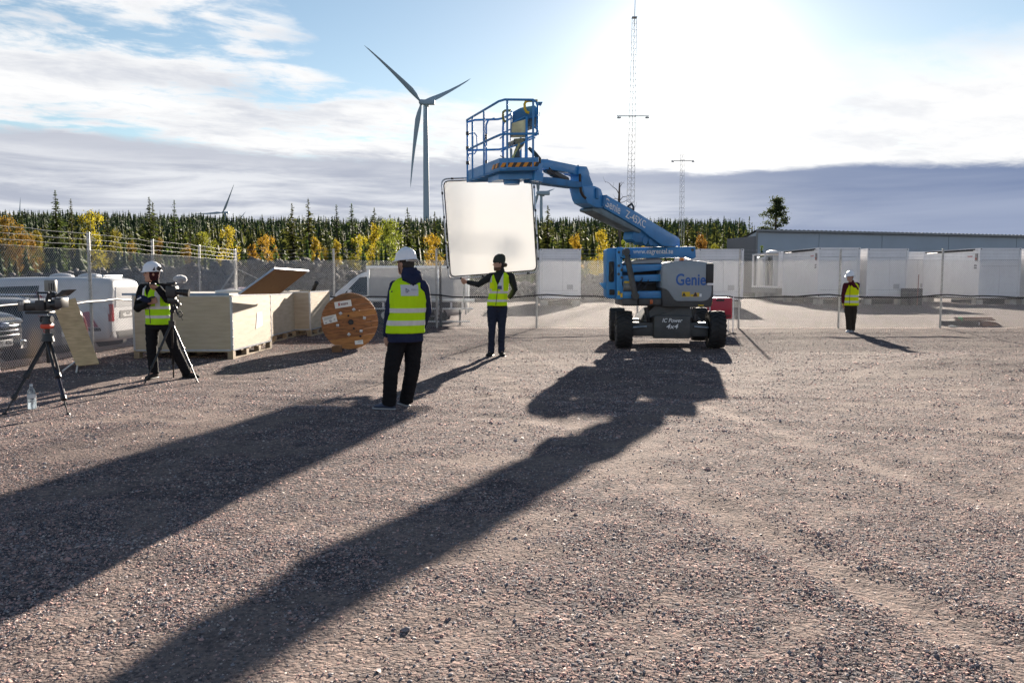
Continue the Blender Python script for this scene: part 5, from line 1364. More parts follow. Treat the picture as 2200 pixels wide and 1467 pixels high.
# -- leaning board on a folding stand
q = [W(112, 652, 13.7), W(162, 640, 13.9), W(213, 777, 13.15), W(164, 783, 13.0)]
q[2].z = gz(q[2].x, q[2].y) + .07; q[3].z = gz(q[3].x, q[3].y) + .05
nb_ = (q[1] - q[0]).cross(q[3] - q[0]).normalized(); nb_ = nb_ if nb_.y < 0 else -nb_
bo = Vector((q[3].x, q[3].y, 0)); mb = MB(bo); mb.prism(q, -nb_ * .018)
tag(mb.build('plywood_board', wood('grey_board', (.66, .47, .27), (.46, .32, .18), 6, (1, 1, 5), .8, .4)), 'weathered plywood board leaning against the left fence', 'board')
sb_ = G(165, 797); std = thing('sign_stand', 'folding metal stand lying at the foot of the leaning board', 'stand', (sb_.x, sb_.y, gz(sb_.x, sb_.y)))
for (pa, pb) in (((167, 783), (135, 799)), ((169, 783), (164, 802)), ((168, 784), (196, 783))):
    a = G(*pa); b = G(*pb); mb = MB(); mb.tube([a - std.location + Vector((0, 0, .08)), b - std.location + Vector((0, 0, .02))], .014, 8); mb.build('leg', alu, std)

# -- red power unit beside the lift
UY = 21.6; a = W(1526, 685, UY); b = W(1574, 640, UY); un = thing('power_unit', 'red power unit in a white tube frame behind the right wheels of the lift', 'power unit', (a.x, UY, gz(a.x, UY)))
w_, z0_, z1_ = b.x - a.x, a.z, b.z
mb = MB(); mb.rbox((0, 0, z0_), (w_, .45, z1_), .03); mb.build('casing', mat('signal_red', (.36, .012, .035), .4), un)
for x_ in (-.02, w_ + .02):
    for y_ in (-.02, .47): 
        mb = MB(); mb.tube([(x_, y_, 0), (x_, y_, z1_ + .07)], .012, 8); mb.build('frame_leg', white_m, un)
mb = MB(); mb.tube([(-.02, -.02, z1_ + .07), (w_ + .02, -.02, z1_ + .07)], .014, 8); mb.build('frame_bar', white_m, un)
mb = MB(); mb.rbox((w_ * .25, -.012, z1_ - .09), (w_ * .62, .0, z1_ - .03), .01); mb.build('nameplate', trim_m, un)
mb = MB(); mb.rbox((w_ * .0 - .01, -.012, z1_ - .16), (w_ * .07, .0, z1_ - .02), .005); mb.build('warning_label', mat('label_yellow', (.55, .42, .02), .5), un)
mb = MB(); mb.rbox((w_ * .55, -.01, z0_ + .05), (w_ * .95, .0, z0_ + .11), .004); mb.build('lower_plate', mat('dark_red', (.14, .01, .015), .5), un)
mb = MB(); mb.tube([(w_ * .75, .1, z0_), (w_ * .70, -.05, z0_ * .55), (w_ * .68, -.05, .10), (w_ * .9, -.1, .03), (w_ * 1.15, -.12, .02)], .014, 8)
for k in range(3): mb.tube([(w_ * (.2 + .3 * k), .1, z1_ + .01), (w_ * (.3 + .3 * k), .0, z1_ + .06), (w_ * (.38 + .3 * k), .1, z1_ + .01)], .012, 6)
mb.build('power_lead', black_m, un)

# -- scrap lying by the fence on the right
S0 = G(2030, 700); S1 = G(2112, 701); S2 = G(2154, 700)
mb = MB((S0.x, S0.y, 0)); mb.rbox((S0.x, S0.y, -.01), (S1.x, S0.y + .30, .16), .01); tag(mb.build('timber_beam', mat('tarred_timber', (.035, .028, .022), .8, vary=.4, vscale=6, bump=.4)), 'dark tarred timber lying at the foot of the fence on the right', 'timber')
mb = MB((S1.x, S1.y, 0)); mb.prism([(S1.x + .01, S1.y, .0), (S2.x, S2.y, -.0), (S2.x - .25, S1.y + .2, .12), (S1.x + .01, S1.y + .15, .17)], (0, .35, 0)); tag(mb.build('rusty_plate', mat('rust', (.20, .075, .025), .85, vary=.5, vscale=5, col2=(.07, .035, .02), bump=.4)), 'bent rusty plate at the right end of the timber', 'plate')
a = W(2052, 688, S0.y + .15); b = W(2135, 683, S0.y + .15); sp = thing('scrap_planks', 'two short rusty planks with a green strap on top of the tarred timber', 'planks', (a.x, S0.y + .05, .16))
L_ = b.x - a.x
for k, (dy, dz) in enumerate(((0, .0), (.16, .055))):
    mb = MB(); mb.rbox((.05 * k, dy, dz), (L_, dy + .14, dz + .05), .006, seg=1); mb.build('plank', mat('rusty_plank', (.17, .08, .045), .85, vary=.4, vscale=6), sp)
mb = MB(); mb.rbox((L_ * .10, -.005, -.005), (L_ * .10 + .06, .17, .11), .004); mb.build('strap', mat('green_strap', (.03, .30, .10), .6), sp)
mb = MB(); mb.rbox((L_ * .18, -.012, .015), (L_ * .80, -.002, .036), .004); mb.build('pale_batten', pal, sp)
p = W(2108, 690, S0.y - .03); mb = MB((p.x, S0.y - .04, 0)); mb.rbox((p.x - .07, S0.y - .05, .02), (p.x + .14, S0.y - .012, .115), .01); tag(mb.build('plastic_piece', white_m), 'white plastic piece in front of the tarred timber', 'plastic')
p = G(2044, 703); mb = MB((p.x, p.y, 0)); mb.sphere((p.x, p.y, .03), (.09, .06, .04), 10, 6); mb.sphere((p.x + .10, p.y + .02, .02), (.06, .04, .03), 8, 5); tag(mb.build('crumpled_paper', paper), 'crumpled white scrap on the gravel by the fence', 'litter')

# ================================================================== the boom lift
blue = mat('lift_blue', (.030, .215, .50), .38, 0, .5, vary=.10, vscale=2.5, dirt=.22, coat=.25)
blue_d = mat('lift_blue_worn', (.025, .165, .38), .5, 0, .5, vary=.15, vscale=4, dirt=.35)
cowl_m = mat('cowl_grey', (.26, .305, .345), .32, 0, .5, vary=.05, vscale=1.5, coat=.3, dirt=.15)
frame_m = mat('chassis_grey', (.050, .053, .055), .45, 0, .5, vary=.25, vscale=4, dirt=.35)
white_l = mat('white_lettering', (.74, .75, .76), .5); blue_l = mat('blue_lettering', (.018, .10, .36), .45)
yel = mat('warning_yellow', (.62, .42, .02), .5); org = mat('hazard_orange', (.62, .24, .01), .5)
LO = Vector((3.375, 17.05, 0)); LZ = gz(3.4, 17.1)
lift = thing('boom_lift', 'blue articulated boom lift with its basket raised to the left', 'boom lift', (LO.x, LO.y, 0))
def L(px, py, Y): return W(px, py, Y) - LO
def poly(name, pts, Y, th, m_, parent=None, ybev=0.0):
    """a plate or box seen face on: outline in the photograph's pixels, Y of its near face, thickness th going back"""
    mb = MB(); P_ = [L(x, y, Y) for x, y in pts]; mb.prism(P_, (0, th, 0)); me = mb.mesh(name)
    if ybev:
        bm = bmesh.new(); bm.from_mesh(me); bmesh.ops.bevel(bm, geom=bm.edges[:], offset=ybev, segments=2, affect='EDGES', profile=.5, clamp_overlap=True); bm.to_mesh(me); bm.free()
        me.polygons.foreach_set('use_smooth', [True] * len(me.polygons)); me.set_sharp_from_angle(angle=R(35))
    return link(name, me, parent or lift, m_)
# ---- chassis and wheels (turned a few degrees to the camera)
CH = Matrix.Rotation(R(-3.5), 4, 'Z')
def chz(p): return CH @ Vector(p)
def tyre(x, y):
    r, w = .395, .335; t = None; mb = MB(); prof = ((.50, -.40), (.62, -.50), (.86, -.50), (.95, -.44), (.965, -.3), (.97, 0), (.965, .3), (.95, .44), (.86, .50), (.62, .50), (.50, .40)); rings = []
    for a in range(36):
        c, s_ = math.cos(a * math.pi / 18), math.sin(a * math.pi / 18); rings.append([chz((x + u * w, y + c * q * r, r + s_ * q * r + LZ)) for q, u in prof])
    mb.loft(rings + [rings[0]], False); t = mb.build('wheel', tyre_m, lift)
    for a in range(22):          # chevron lugs, left and right half offset
        for sd in (-1, 1):
            a0 = (a + (.5 if sd > 0 else 0)) * 2 * math.pi / 22; pts = []
            for (u, da, q) in ((.00, -.085, .96), (.28, .03, .955), (.50, .16, .93), (.53, .16, .82)):
                for e in (-.055, .055): pts.append((u * sd, a0 + da + e, q))
            mb = MB() if False else None
            P_ = []
            for (u, aa, q) in pts:
                for h_ in (0, .05): P_.append(chz((x + u * w, y + math.cos(aa) * r * (q + h_), r + math.sin(aa) * r * (q + h_) + LZ)))
            lug.add(P_, [(0, 4, 5, 1), (1, 5, 7, 3), (2, 3, 7, 6), (4, 8, 9, 5), (5, 9, 11, 7), (6, 7, 11, 10), (8, 12, 13, 9), (9, 13, 15, 11), (10, 11, 15, 14), (0, 1, 3, 2), (12, 14, 15, 13)])
    lg_ = lug.build('tread', tyre_m, t, fix=False); lug.v.clear(); lug.f.clear(); lug.sm.clear()
    sx = -1 if x < 0 else 1
    mb = MB(); mb.tube([chz((x + sx * .05, y, r + LZ)), chz((x + sx * .135, y, r + LZ))], [.19, .17], 20); mb.tube([chz((x + sx * .12, y, r + LZ)), chz((x + sx * .17, y, r + LZ))], [.09, .075], 12); mb.build('hub', frame_m, t)
    return t
lug = MB()
for x in (-.975, .975):
    for y in (.0, 2.03): tyre(x, y)
def cbx(name, lo, hi, m_, r_=.02, parent=None):
    mb = MB(); mb.rbox(lo, hi, r_, CH @ Matrix.Translation((0, 0, LZ))); return mb.build(name, m_, parent or lift)
ax1 = cbx('front_axle', (-.80, -.14, .25), (.80, .16, .545), frame_m, .015); cbx('rear_axle', (-.80, 1.90, .27), (.80, 2.18, .52), frame_m, .015)
cbx('chassis_box', (-.36, -.06, .24), (.40, 2.15, .66), frame_m, .03)
fp = cbx('front_plate', (-.36, -.30, .215), (.40, -.07, .70), frame_m, .025)
mb = MB(); mb.prism([chz(p) + Vector((0, 0, LZ)) for p in ((-.62, -.10, .60), (-.36, -.12, .66), (.42, -.12, .66), (.66, -.10, .60), (.36, -.06, .92), (-.30, -.06, .92))], chz((0, 1.5, 0))); mb.build('turntable_mount', frame_m, lift)
mb = MB(); mb.tube([chz((.03, .85, .86 + LZ)), chz((.03, .85, .99 + LZ))], .42, 28); mb.build('slew_ring', frame_m, lift)
for sx in (-1, 1):
    mb = MB(); mb.tube([chz((sx * .44, -.05, .56 + LZ)), chz((sx * .52, -.08, .86 + LZ))], .045, 10); mb.tube([chz((sx * .52, -.08, .60 + LZ)), chz((sx * .52, -.08, .70 + LZ))], .06, 10); mb.build('axle_cylinder', trim_m, lift)
    mb = MB(); mb.tube([chz((sx * .50, -.16, .46 + LZ)), chz((sx * .80, -.17, .44 + LZ))], .022, 8); mb.build('steering_rod', steel_m, lift)
fx = (0, -1, 0); c = chz((.02, -.302, .60)) + Vector((0, 0, LZ)); xd = chz((1, 0, 0))
letter('IC Power', .1, white_l, fp, c, xd, (0, 0, 1), .001, .25, fit=(.42, .085)); letter('4x4', .1, white_l, fp, c + Vector((0, 0, -.125)), xd, (0, 0, 1), .001, .25, fit=(.25, .10))
# ---- turntable, cowl on the right
YC = 16.82
poly('turntable_deck', [(1338, 641), (1425, 641), (1430, 657), (1338, 657)], YC + .10, 1.3, frame_m, ybev=.015)
sk = poly('cowl_skirt', [(1421, 618), (1424, 660), (1528, 660), (1533, 640), (1533, 600), (1500, 600)], YC + .03, 1.55, frame_m, ybev=.03)
cw_pts = [(1422, 580), (1424, 571), (1430, 566), (1440, 562.5), (1458, 560.5), (1480, 559.5), (1500, 560), (1514, 562), (1523, 566), (1528, 573), (1530, 584), (1530, 625), (1528, 637), (1520, 646), (1508, 648), (1456, 648), (1449, 645), (1436, 626), (1430, 621), (1422, 620)]
cowl = poly('cowl', cw_pts, YC, 1.55, cowl_m, ybev=.05)
mb = MB(); P_ = L(1524.5, 588, YC); mb.rbox((P_.x - .075, P_.y - .03, P_.z - .22), (P_.x + .085, P_.y + .5, P_.z + .22), .03); mb.build('cowl_vent', trim_m, cowl)
mb = MB(); P_ = L(1524.5, 610, YC); mb.rbox((P_.x - .06, P_.y - .035, P_.z - .03), (P_.x + .08, P_.y + .1, P_.z + .02), .02); mb.build('vent_lip', white_m, cowl)
letter('Genie', .3, blue_l, cowl, L(1484.5, 600.5, YC - .004), (1, 0, 0), (0, 0, 1), .006, 0, .003, fit=(.635, .25))
for (x0_, x1_, y0_, y1_, m_, nm) in ((1465, 1482.5, 627, 637.5, yel, 'warning_sticker'), (1483.5, 1491, 632, 637.5, yel, 'warning_sticker'), (1491.5, 1497, 629, 637.5, org, 'warning_sticker'), (1497.5, 1502, 629, 637.5, yel, 'warning_sticker'), (1502.5, 1507.5, 631, 637.5, white_l, 'sticker')):
    a = L(x0_, y1_, YC - .002); b = L(x1_, y0_, YC - .002); mb = MB(); mb.box((a.x, a.y - .001, a.z), (b.x, a.y + .0015, b.z)); mb.build(nm, m_, cowl)
for cx, s_ in ((1469.5, .045), (1494, .05)):
    a = L(cx, 632.5, YC - .0045); mb = MB(); mb.prism([a + Vector((-s_, 0, -s_ * .8)), a + Vector((s_, 0, -s_ * .8)), a + Vector((0, 0, s_))], (0, .001, 0)); mb.build('warning_triangle', trim_m, cowl)
a = L(1505, 656, YC + .025); mb = MB(); mb.box((a.x - .05, a.y - .003, a.z - .012), (a.x + .07, a.y, a.z + .014)); mb.build('sticker', yel, sk)
bc = L(1464.5, 561, YC + .5); mb = MB(); mb.tube([bc + Vector((0, 0, -.04)), bc + Vector((0, 0, .012))], .058, 14); bcn = mb.build('beacon', trim_m, cowl)
mb = MB(); mb.tube([bc + Vector((0, 0, .012)), bc + Vector((0, 0, .075)), bc + Vector((0, 0, .095))], [.052, .050, .038], 16); mb.build('beacon_lens', mat('amber_lens', (.75, .14, .01), .2), bcn)
# ---- riser: arms folded on the left
YR = 16.95
poly('riser_bracket', [(1303, 536), (1309, 533), (1324, 532), (1324, 642), (1307, 641), (1303.5, 636)], YR + .02, .62, blue_d, ybev=.02)
a = L(1308, 606, YR); b = L(1320, 562, YR); mb = MB(); mb.rbox((a.x, a.y - .006, a.z), (b.x, a.y + .05, b.z), .03); ho = mb.build('access_hole', dark_m, lift)
mb = MB(); mb.tube([L(1313, 602, YR - .01), L(1311, 590, YR - .03), L(1317, 582, YR - .03), L(1313, 568, YR - .01)], .018, 8); mb.tube([L(1316, 600, YR - .01), L(1318, 588, YR - .02), L(1313, 576, YR - .02)], .014, 8); mb.build('hose', black_m, ho)
a = L(1309, 634, YR); b = L(1321, 622, YR); mb = MB(); mb.rbox((a.x, a.y - .006, a.z), (b.x, a.y + .05, b.z), .02); mb.build('access_hole', dark_m, lift)
poly('riser_post', [(1324.5, 531.5), (1338, 531), (1340, 540), (1337, 560), (1337, 612), (1340, 622), (1338, 643), (1325, 643)], YR - .03, .62, blue, ybev=.012)
for (x, y) in ((1330, 542), (1329.5, 571), (1329, 589), (1331, 630), (1336, 580), (1336, 596)):
    c = L(x, y, YR - .035); mb = MB(); mb.tube([c, c + Vector((0, .02, 0))], .030, 12); mb.build('pivot_pin', frame_m, lift)
for (x, y) in ((1329.5, 629), (1335.5, 634)):
    a = L(x, y, YR - .036); mb = MB(); mb.box((a.x - .025, a.y - .002, a.z - .05), (a.x + .02, a.y + .001, a.z + .04)); mb.build('warning_sticker', yel, lift)
up = poly('upper_riser_arm', [(1333, 533), (1340, 532.2), (1480, 530), (1494, 530), (1495.5, 553), (1487, 557), (1476, 552.5), (1345, 556), (1333, 553)], YR - .06, .34, blue, ybev=.015)
letter('www.eagrental.se', .2, white_l, up, L(1403, 541.5, YR - .063), (1, 0, 0), (.0, 0, 1), .001, 0, .003, fit=(.845, .138))
c = L(1488, 537, YR - .065); mb = MB(); mb.tube([c, c + Vector((0, .02, 0))], .035, 14); mb.build('pivot_pin', frame_m, up)
poly('riser_arm', [(1336, 571), (1346, 568.5), (1422, 567), (1422, 580), (1365, 585), (1336, 584)], YR, .45, blue, ybev=.012)
poly('riser_arm', [(1336, 592), (1422, 589), (1422, 604.5), (1336, 605.5)], YR + .02, .40, blue, ybev=.012)
poly('riser_arm', [(1336, 626), (1422, 625), (1422, 640.5), (1336, 641.5)], YR - .02, .45, blue, ybev=.012)
poly('riser_arm_back', [(1336, 560), (1422, 560), (1422, 641), (1336, 641)], YR + .50, .10, frame_m)
poly('cover_lid', [(1337, 566), (1342, 561.5), (1352, 562), (1368, 558), (1395, 554.5), (1416, 553.5), (1422, 560), (1422, 565.5), (1337, 567.5)], YR + .10, .60, cowl_m, ybev=.02)
mb = MB(); c0_, c1_ = L(1345, 541, YR - .16), L(1365, 636, YR - .16); mb.tube([c0_, c0_.lerp(c1_, .12), c0_.lerp(c1_, .13), c1_], [.04, .04, .062, .062], 14); cyl = mb.build('lift_cylinder', frame_m, lift)
for q in (c0_, c1_): mb = MB(); mb.tube([q + Vector((0, -.07, 0)), q + Vector((0, .16, 0))], .075, 14); mb.build('cylinder_pin', frame_m, cyl)
mb = MB(); a, b = L(1341, 616, YR - .03), L(1357, 617, YR - .03); mb.tube([a + Vector((0, .05, .0)), a + Vector((.16, .03, 0))], [.10, .10], 18); mb.tube([a + Vector((-.02, .04, 0)), a + Vector((.0, .04, 0))], .11, 18); mb.build('hydraulic_motor', mat('motor_grey', (.16, .17, .17), .5), lift)
mb = MB(); a = L(1341, 606, YR - .04); mb.box((a.x, a.y - .01, a.z - .02), (a.x + .16, a.y, a.z + .02)); mb.build('warning_strip', yel, lift)
for (pts, r_) in (([(1338, 548), (1334, 552), (1338, 556), (1348, 553), (1360, 552)], .03), ([(1350, 549), (1362, 550), (1369, 553)], .035), ([(1362, 622), (1374, 612), (1380, 600), (1378, 590)], .012), ([(1366, 626), (1384, 620), (1392, 606), (1394, 592)], .012), ([(1375, 604), (1392, 610), (1410, 607)], .014)):
    mb = MB(); mb.tube([L(x, y, YR - .04 + .12 * i / len(pts)) for i, (x, y) in enumerate(pts)], r_, 8); mb.build('hose', black_m, lift)
poly('tow_bracket', [(1288, 608), (1304, 607), (1304, 622), (1298, 621)], YR + .15, .12, blue, ybev=.01)
tb_ = poly('tool_box', [(1338, 641.5), (1369, 641.5), (1369, 656), (1338, 656)], YC - .02, .5, frame_m, ybev=.015)
poly('valve_box', [(1372, 641.5), (1420, 641.5), (1420, 655), (1372, 655)], YC + .05, .5, frame_m, ybev=.015)
a = L(1399.5, 648, YC + .045); mb = MB(); mb.rbox((a.x - .03, a.y - .02, a.z - .05), (a.x + .03, a.y + .01, a.z + .04), .01); mb.build('side_lamp', mat('amber_dull', (.45, .10, .02), .3), lift)
# ---- main boom: base at the right, rising to the left and towards the camera
BX = ((1460, 17.15), (1265, 14.55))
def bY(px): return BX[0][1] + (px - BX[0][0]) * (BX[1][1] - BX[0][1]) / (BX[1][0] - BX[0][0])
BP0 = W(1460, 520, 17.15); BP1 = W(1265, 430, 14.55)
def on_plane(px, py, p0, p1):
    d = ray(px, py); n = Vector((-(p1 - p0).y, (p1 - p0).x)); t = (p0.x * n.x + p0.y * n.y) / (d.x * n.x + d.y * n.y)
    return Vector((d.x * t, d.y * t, CAM_H + d.z * t))
def BW(px, py): return on_plane(px, py, BP0, BP1)
bdir = (W(1272, 430, bY(1272)) - W(1455, 520, bY(1455))); bdir.z = 0; bdir.normalize(); bback = Vector((-bdir.y, bdir.x, 0))
if bback.y < 0: bback = -bback
def bpoly(name, pts, th, m_, off=0.0, parent=None, bev=.012):
    mb = MB(); mb.prism([BW(x, y) - LO + bback * off for x, y in pts], bback * th); me = mb.mesh(name)
    bm = bmesh.new(); bm.from_mesh(me); bmesh.ops.bevel(bm, geom=bm.edges[:], offset=bev, segments=2, affect='EDGES', profile=.5, clamp_overlap=True); bm.to_mesh(me); bm.free()
    me.polygons.foreach_set('use_smooth', [True] * len(me.polygons)); me.set_sharp_from_angle(angle=R(35))
    return link(name, me, parent or lift, m_)
boom = bpoly('main_boom', [(1300, 419.5), (1304, 419), (1372, 458), (1440, 500), (1455, 508), (1461, 514), (1461, 529.5), (1440, 530), (1424, 528), (1396, 508), (1381, 495.5), (1340, 471), (1297.5, 447)], .34, blue)
bpoly('boom_bracket', [(1384, 495), (1400, 503), (1430, 522), (1428, 529), (1412, 530), (1396, 516), (1388, 520), (1372, 521), (1364, 514), (1366, 500), (1370, 495)], .22, blue_d, .06)
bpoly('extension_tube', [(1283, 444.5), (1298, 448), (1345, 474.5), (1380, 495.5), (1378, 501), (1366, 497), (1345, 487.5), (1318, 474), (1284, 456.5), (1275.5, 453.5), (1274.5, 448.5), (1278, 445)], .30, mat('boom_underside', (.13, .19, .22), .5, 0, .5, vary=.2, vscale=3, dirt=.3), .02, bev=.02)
lx = (BW(1386, 480.5) - BW(1316, 440)).normalized()
pc = BW(1346.5, 461.0) - LO - bback * .004
letter('Genie', .2, white_l, boom, pc - lx * .52 + Vector((0, 0, .008)), lx, (0, 0, 1), .001, 0, .003, fit=(.56, .165)); letter('Z-45XC', .2, white_l, boom, pc + lx * .34 + Vector((0, 0, .01)), lx, (0, 0, 1), .001, 0, .003, fit=(.76, .15))
mb = MB(); mb.tube([W(x, y, bY(x) + .25) - LO for x, y in ((1346, 455), (1350, 443), (1357, 438), (1361, 445), (1360, 456))], .022, 8); mb.build('hose', black_m, boom)
mb = MB(); mb.tube([W(x, y, bY(x) + .25) - LO for x, y in ((1348, 444), (1354, 447), (1359, 451))], .010, 6); mb.build('hose', black_m, boom)
for (x, y, s_) in ((1391, 516, .09), (1404, 517, .10)):
    c = BW(x, y) - LO + bback * .05; mb = MB(); mb.tube([c, c + bback * .24], s_, 16); mb.build('pivot_pin', blue_d, boom)
# ---- boom head, jib and basket mount
JX = ((1275, 14.50), (1157, 13.25))
def jY(px): return JX[0][1] + (px - JX[0][0]) * (JX[1][1] - JX[0][1]) / (JX[1][0] - JX[0][0])
JP0 = W(1275, 370, 14.50); JP1 = W(1157, 370, 13.25)
def JW(px, py): return on_plane(px, py, JP0, JP1)
jd = W(1160, 370, jY(1160)) - W(1270, 370, jY(1270)); jd.z = 0; jd.normalize(); jb = Vector((-jd.y, jd.x, 0)); jb = jb if jb.y > 0 else -jb
def jpoly(name, pts, th, m_, off=0.0, parent=None, bev=.008):
    mb = MB(); mb.prism([JW(x, y) - LO + jb * off for x, y in pts], jb * th); me = mb.mesh(name)
    bm = bmesh.new(); bm.from_mesh(me); bmesh.ops.bevel(bm, geom=bm.edges[:], offset=bev, segments=2, affect='EDGES', profile=.5, clamp_overlap=True); bm.to_mesh(me); bm.free()
    me.polygons.foreach_set('use_smooth', [True] * len(me.polygons)); me.set_sharp_from_angle(angle=R(35))
    return link(name, me, parent or lift, m_)
jpoly('boom_head', [(1254, 400), (1278.5, 399), (1288, 403), (1293.5, 407), (1297.5, 420), (1303, 420), (1300, 440), (1297, 447), (1281, 444.5), (1265, 436), (1260.5, 427)], .30, blue, .02)
jpoly('head_rib', [(1280, 404), (1284, 405), (1286, 428), (1280, 426)], .03, blue_d, -.012); jpoly('head_rib', [(1296, 419), (1302.5, 418), (1299, 444), (1294, 444)], .40, blue_d, -.02)
jpoly('jib_bracket', [(1248.5, 356.8), (1263.7, 357.4), (1267, 364), (1270, 372.5), (1269.5, 376), (1274, 388), (1278, 396), (1276, 402), (1254, 402), (1253.5, 392), (1254.2, 378), (1246, 374), (1247, 366)], .26, blue, .03)
for (x, y) in ((1252, 354), (1185.5, 341)): c = JW(x, y) - LO + jb * .1; mb = MB(); mb.tube([c, c + Vector((0, 0, -.05))], .016, 8); mb.build('grease_cap', frame_m, lift)
jpoly('jib_beam', [(1160, 343), (1168, 343.2), (1174, 341), (1180, 341.5), (1250, 355.8), (1252, 377), (1246, 375), (1239, 374.6), (1236, 371.5), (1172, 361), (1160, 356)], .20, blue, .06)
jpoly('jib_link', [(1169, 379), (1200, 382), (1277.7, 394.6), (1276, 399), (1254, 403.5), (1243, 403), (1153, 390.8), (1154, 381)], .24, blue_d, .04)
jpoly('basket_mount', [(1157, 349.5), (1170, 349), (1169, 358), (1168.5, 372), (1169.5, 387), (1156, 387)], .26, blue, .03)
c0_, c1_ = JW(1186, 364) - LO + jb * .14, JW(1231, 386) - LO + jb * .14; mb = MB(); mb.tube([c0_, c0_.lerp(c1_, .3), c0_.lerp(c1_, .31), c1_], [.05, .05, .062, .062], 14); mb.build('jib_cylinder', frame_m, lift)
for (pts, r_) in (([(1246, 374), (1246, 384), (1246.5, 391)], .022), ([(1247, 402), (1248, 411), (1252, 420), (1258, 426)], .025), ([(1180, 361), (1186, 368), (1192, 375), (1200, 380)], .012)):
    mb = MB(); mb.tube([W(x, y, jY(x) - .05) - LO for x, y in pts], r_, 8); mb.build('hose', black_m, lift)
mb = MB(); mb.tube([W(x, y, 13.2) - LO for x, y in ((1136, 318), (1145, 326), (1152, 334), (1158, 342), (1158, 351))], [.025, .035, .035, .04, .03], 8); mb.build('hose_bundle', black_m, lift)
# ---- basket: the short side faces the camera, the long side runs back to the left
A0, B0, C0 = W(1157, 366, 12.9), W(1073, 371, 13.0), W(1002.5, 388.5, 14.55)
zf = (A0.z + B0.z + C0.z) / 3; A0.z = B0.z = C0.z = zf; D0 = C0 + (A0 - B0)
def bk(p, z=0.0): return p - LO + Vector((0, 0, z))
up_z = Vector((0, 0, 1)); ee = (A0 - B0).normalized(); ff = (C0 - B0).normalized()
mb = MB(); mb.prism([bk(A0), bk(B0), bk(C0), bk(D0)], (0, 0, .035)); bas_floor = mb.build('basket_floor', blue_d, lift)
mb = MB()
for k in range(1, 7): mb.beam(bk(A0.lerp(D0, k / 7), -.012), bk(B0.lerp(C0, k / 7), -.012), .03, .02)
fr2 = mb.build('floor_rib', blue_d, lift); fr2['kind'] = 'stuff'
def board(p, q, h, m_, name='toe_board', off=.0):
    mb = MB(); n_ = (q - p).cross(up_z).normalized(); mb.prism([bk(p), bk(q), bk(q, h), bk(p, h)], n_ * .008); return mb.build(name, m_, lift), n_
tbds = []
hb_ = .165
for p, q in ((A0, B0), (B0, C0), (C0, D0), (D0, A0)): tbds.append(board(p + up_z * .036, q + up_z * .036, hb_, blue))
def stripes(tb, p, q, t0, t1, n, z0, z1):
    o_, n_ = tb; out = n_ * .010
    for k in range(n):
        for c_, m_ in ((0, trim_m), (.5, org)):
            a = t0 + (t1 - t0) * (k + c_) / n; b = t0 + (t1 - t0) * (k + c_ + .5) / n; sh = (t1 - t0) / n * .35
            mb = MB(); mb.prism([bk(p.lerp(q, a)) + out + up_z * z0, bk(p.lerp(q, b)) + out + up_z * z0, bk(p.lerp(q, b - sh)) + out + up_z * z1, bk(p.lerp(q, a - sh)) + out + up_z * z1], n_ * .001); mb.build('hazard_stripe', m_, o_)
# outward normal check for the two visible boards
def outward(p, q):
    n_ = (q - p).cross(up_z).normalized(); c_ = (A0 + B0 + C0 + D0) / 4
    return n_ if (((p + q) / 2 - c_).dot(n_) > 0) else -n_
for i_, (p, q, t0, t1, n) in enumerate(((A0, B0, .02, .98, 5), (B0, C0, .01, .20, 2))):
    stripes((tbds[i_][0], outward(p, q)), p, q, t0, t1, n, .055, .125)
# floor frame and rotator beneath
mb = MB(); mb.prism([bk(A0.lerp(D0, .15), -.02), bk(B0.lerp(A0, .12).lerp(C0.lerp(D0, .12), .15), -.02), bk(B0.lerp(A0, .12).lerp(C0.lerp(D0, .12), .45), -.02), bk(A0.lerp(D0, .45), -.02)], (0, 0, -.09)); mb.build('rotator_bracket', blue, lift)
c = (A0 + D0) / 2 * .62 + B0 * .38; mb = MB(); mb.tube([bk(c, -.17), bk(c, -.02)], [.13, .17], 18); mb.build('rotator', blue, lift)
mb = MB(); mb.beam(bk(A0.lerp(D0, .15), -.07), W(1162, 383, 13.2) - LO, .16, .14); mb.build('mount_arm', blue, lift)
# rails
rb = MB; pr = .019
def rail(name, pts, r_=pr, m_=None, n=10):
    mb = MB(); mb.tube(pts, r_, n); return mb.build(name, m_ or blue, lift)
def at(t_e, t_f, z): return bk(B0 + (A0 - B0) * t_e + (C0 - B0) * t_f, z)
TOP, MID = 1.10, .57
rail('top_rail', [at(0.02, 1.0, TOP - .03), at(0, .98, TOP), at(0, .25, TOP), at(.04, .06, TOP + .015), at(.14, .0, TOP + .02), at(.86, 0, TOP), at(.97, .03, TOP - .02), at(1.04, .06, TOP - .08), at(1.05, .08, .70), at(1.03, .06, .62), at(.95, .0, .58)])
rail('mid_rail', [at(.02, 1.0, MID), at(0, .96, MID), at(0, .20, MID), at(.06, .03, MID + .01), at(.16, 0, MID + .01), at(1.02, 0, MID)])
rail('top_rail', [at(0.02, 1.0, TOP - .03), at(.25, 1.0, TOP), at(.9, 1.0, TOP), at(1, .94, TOP), at(1, .45, TOP)]); rail('mid_rail', [at(0.02, 1.0, MID), at(.94, 1.0, MID), at(1, .94, MID), at(1, .05, MID)])
for (te, tf) in ((0, .97), (0, .80), (0, .44), (.20, 0), (.86, 0), (.98, .92), (1, .45)): rail('rail_post', [at(te, tf, .03), at(te, tf, TOP)], .018)
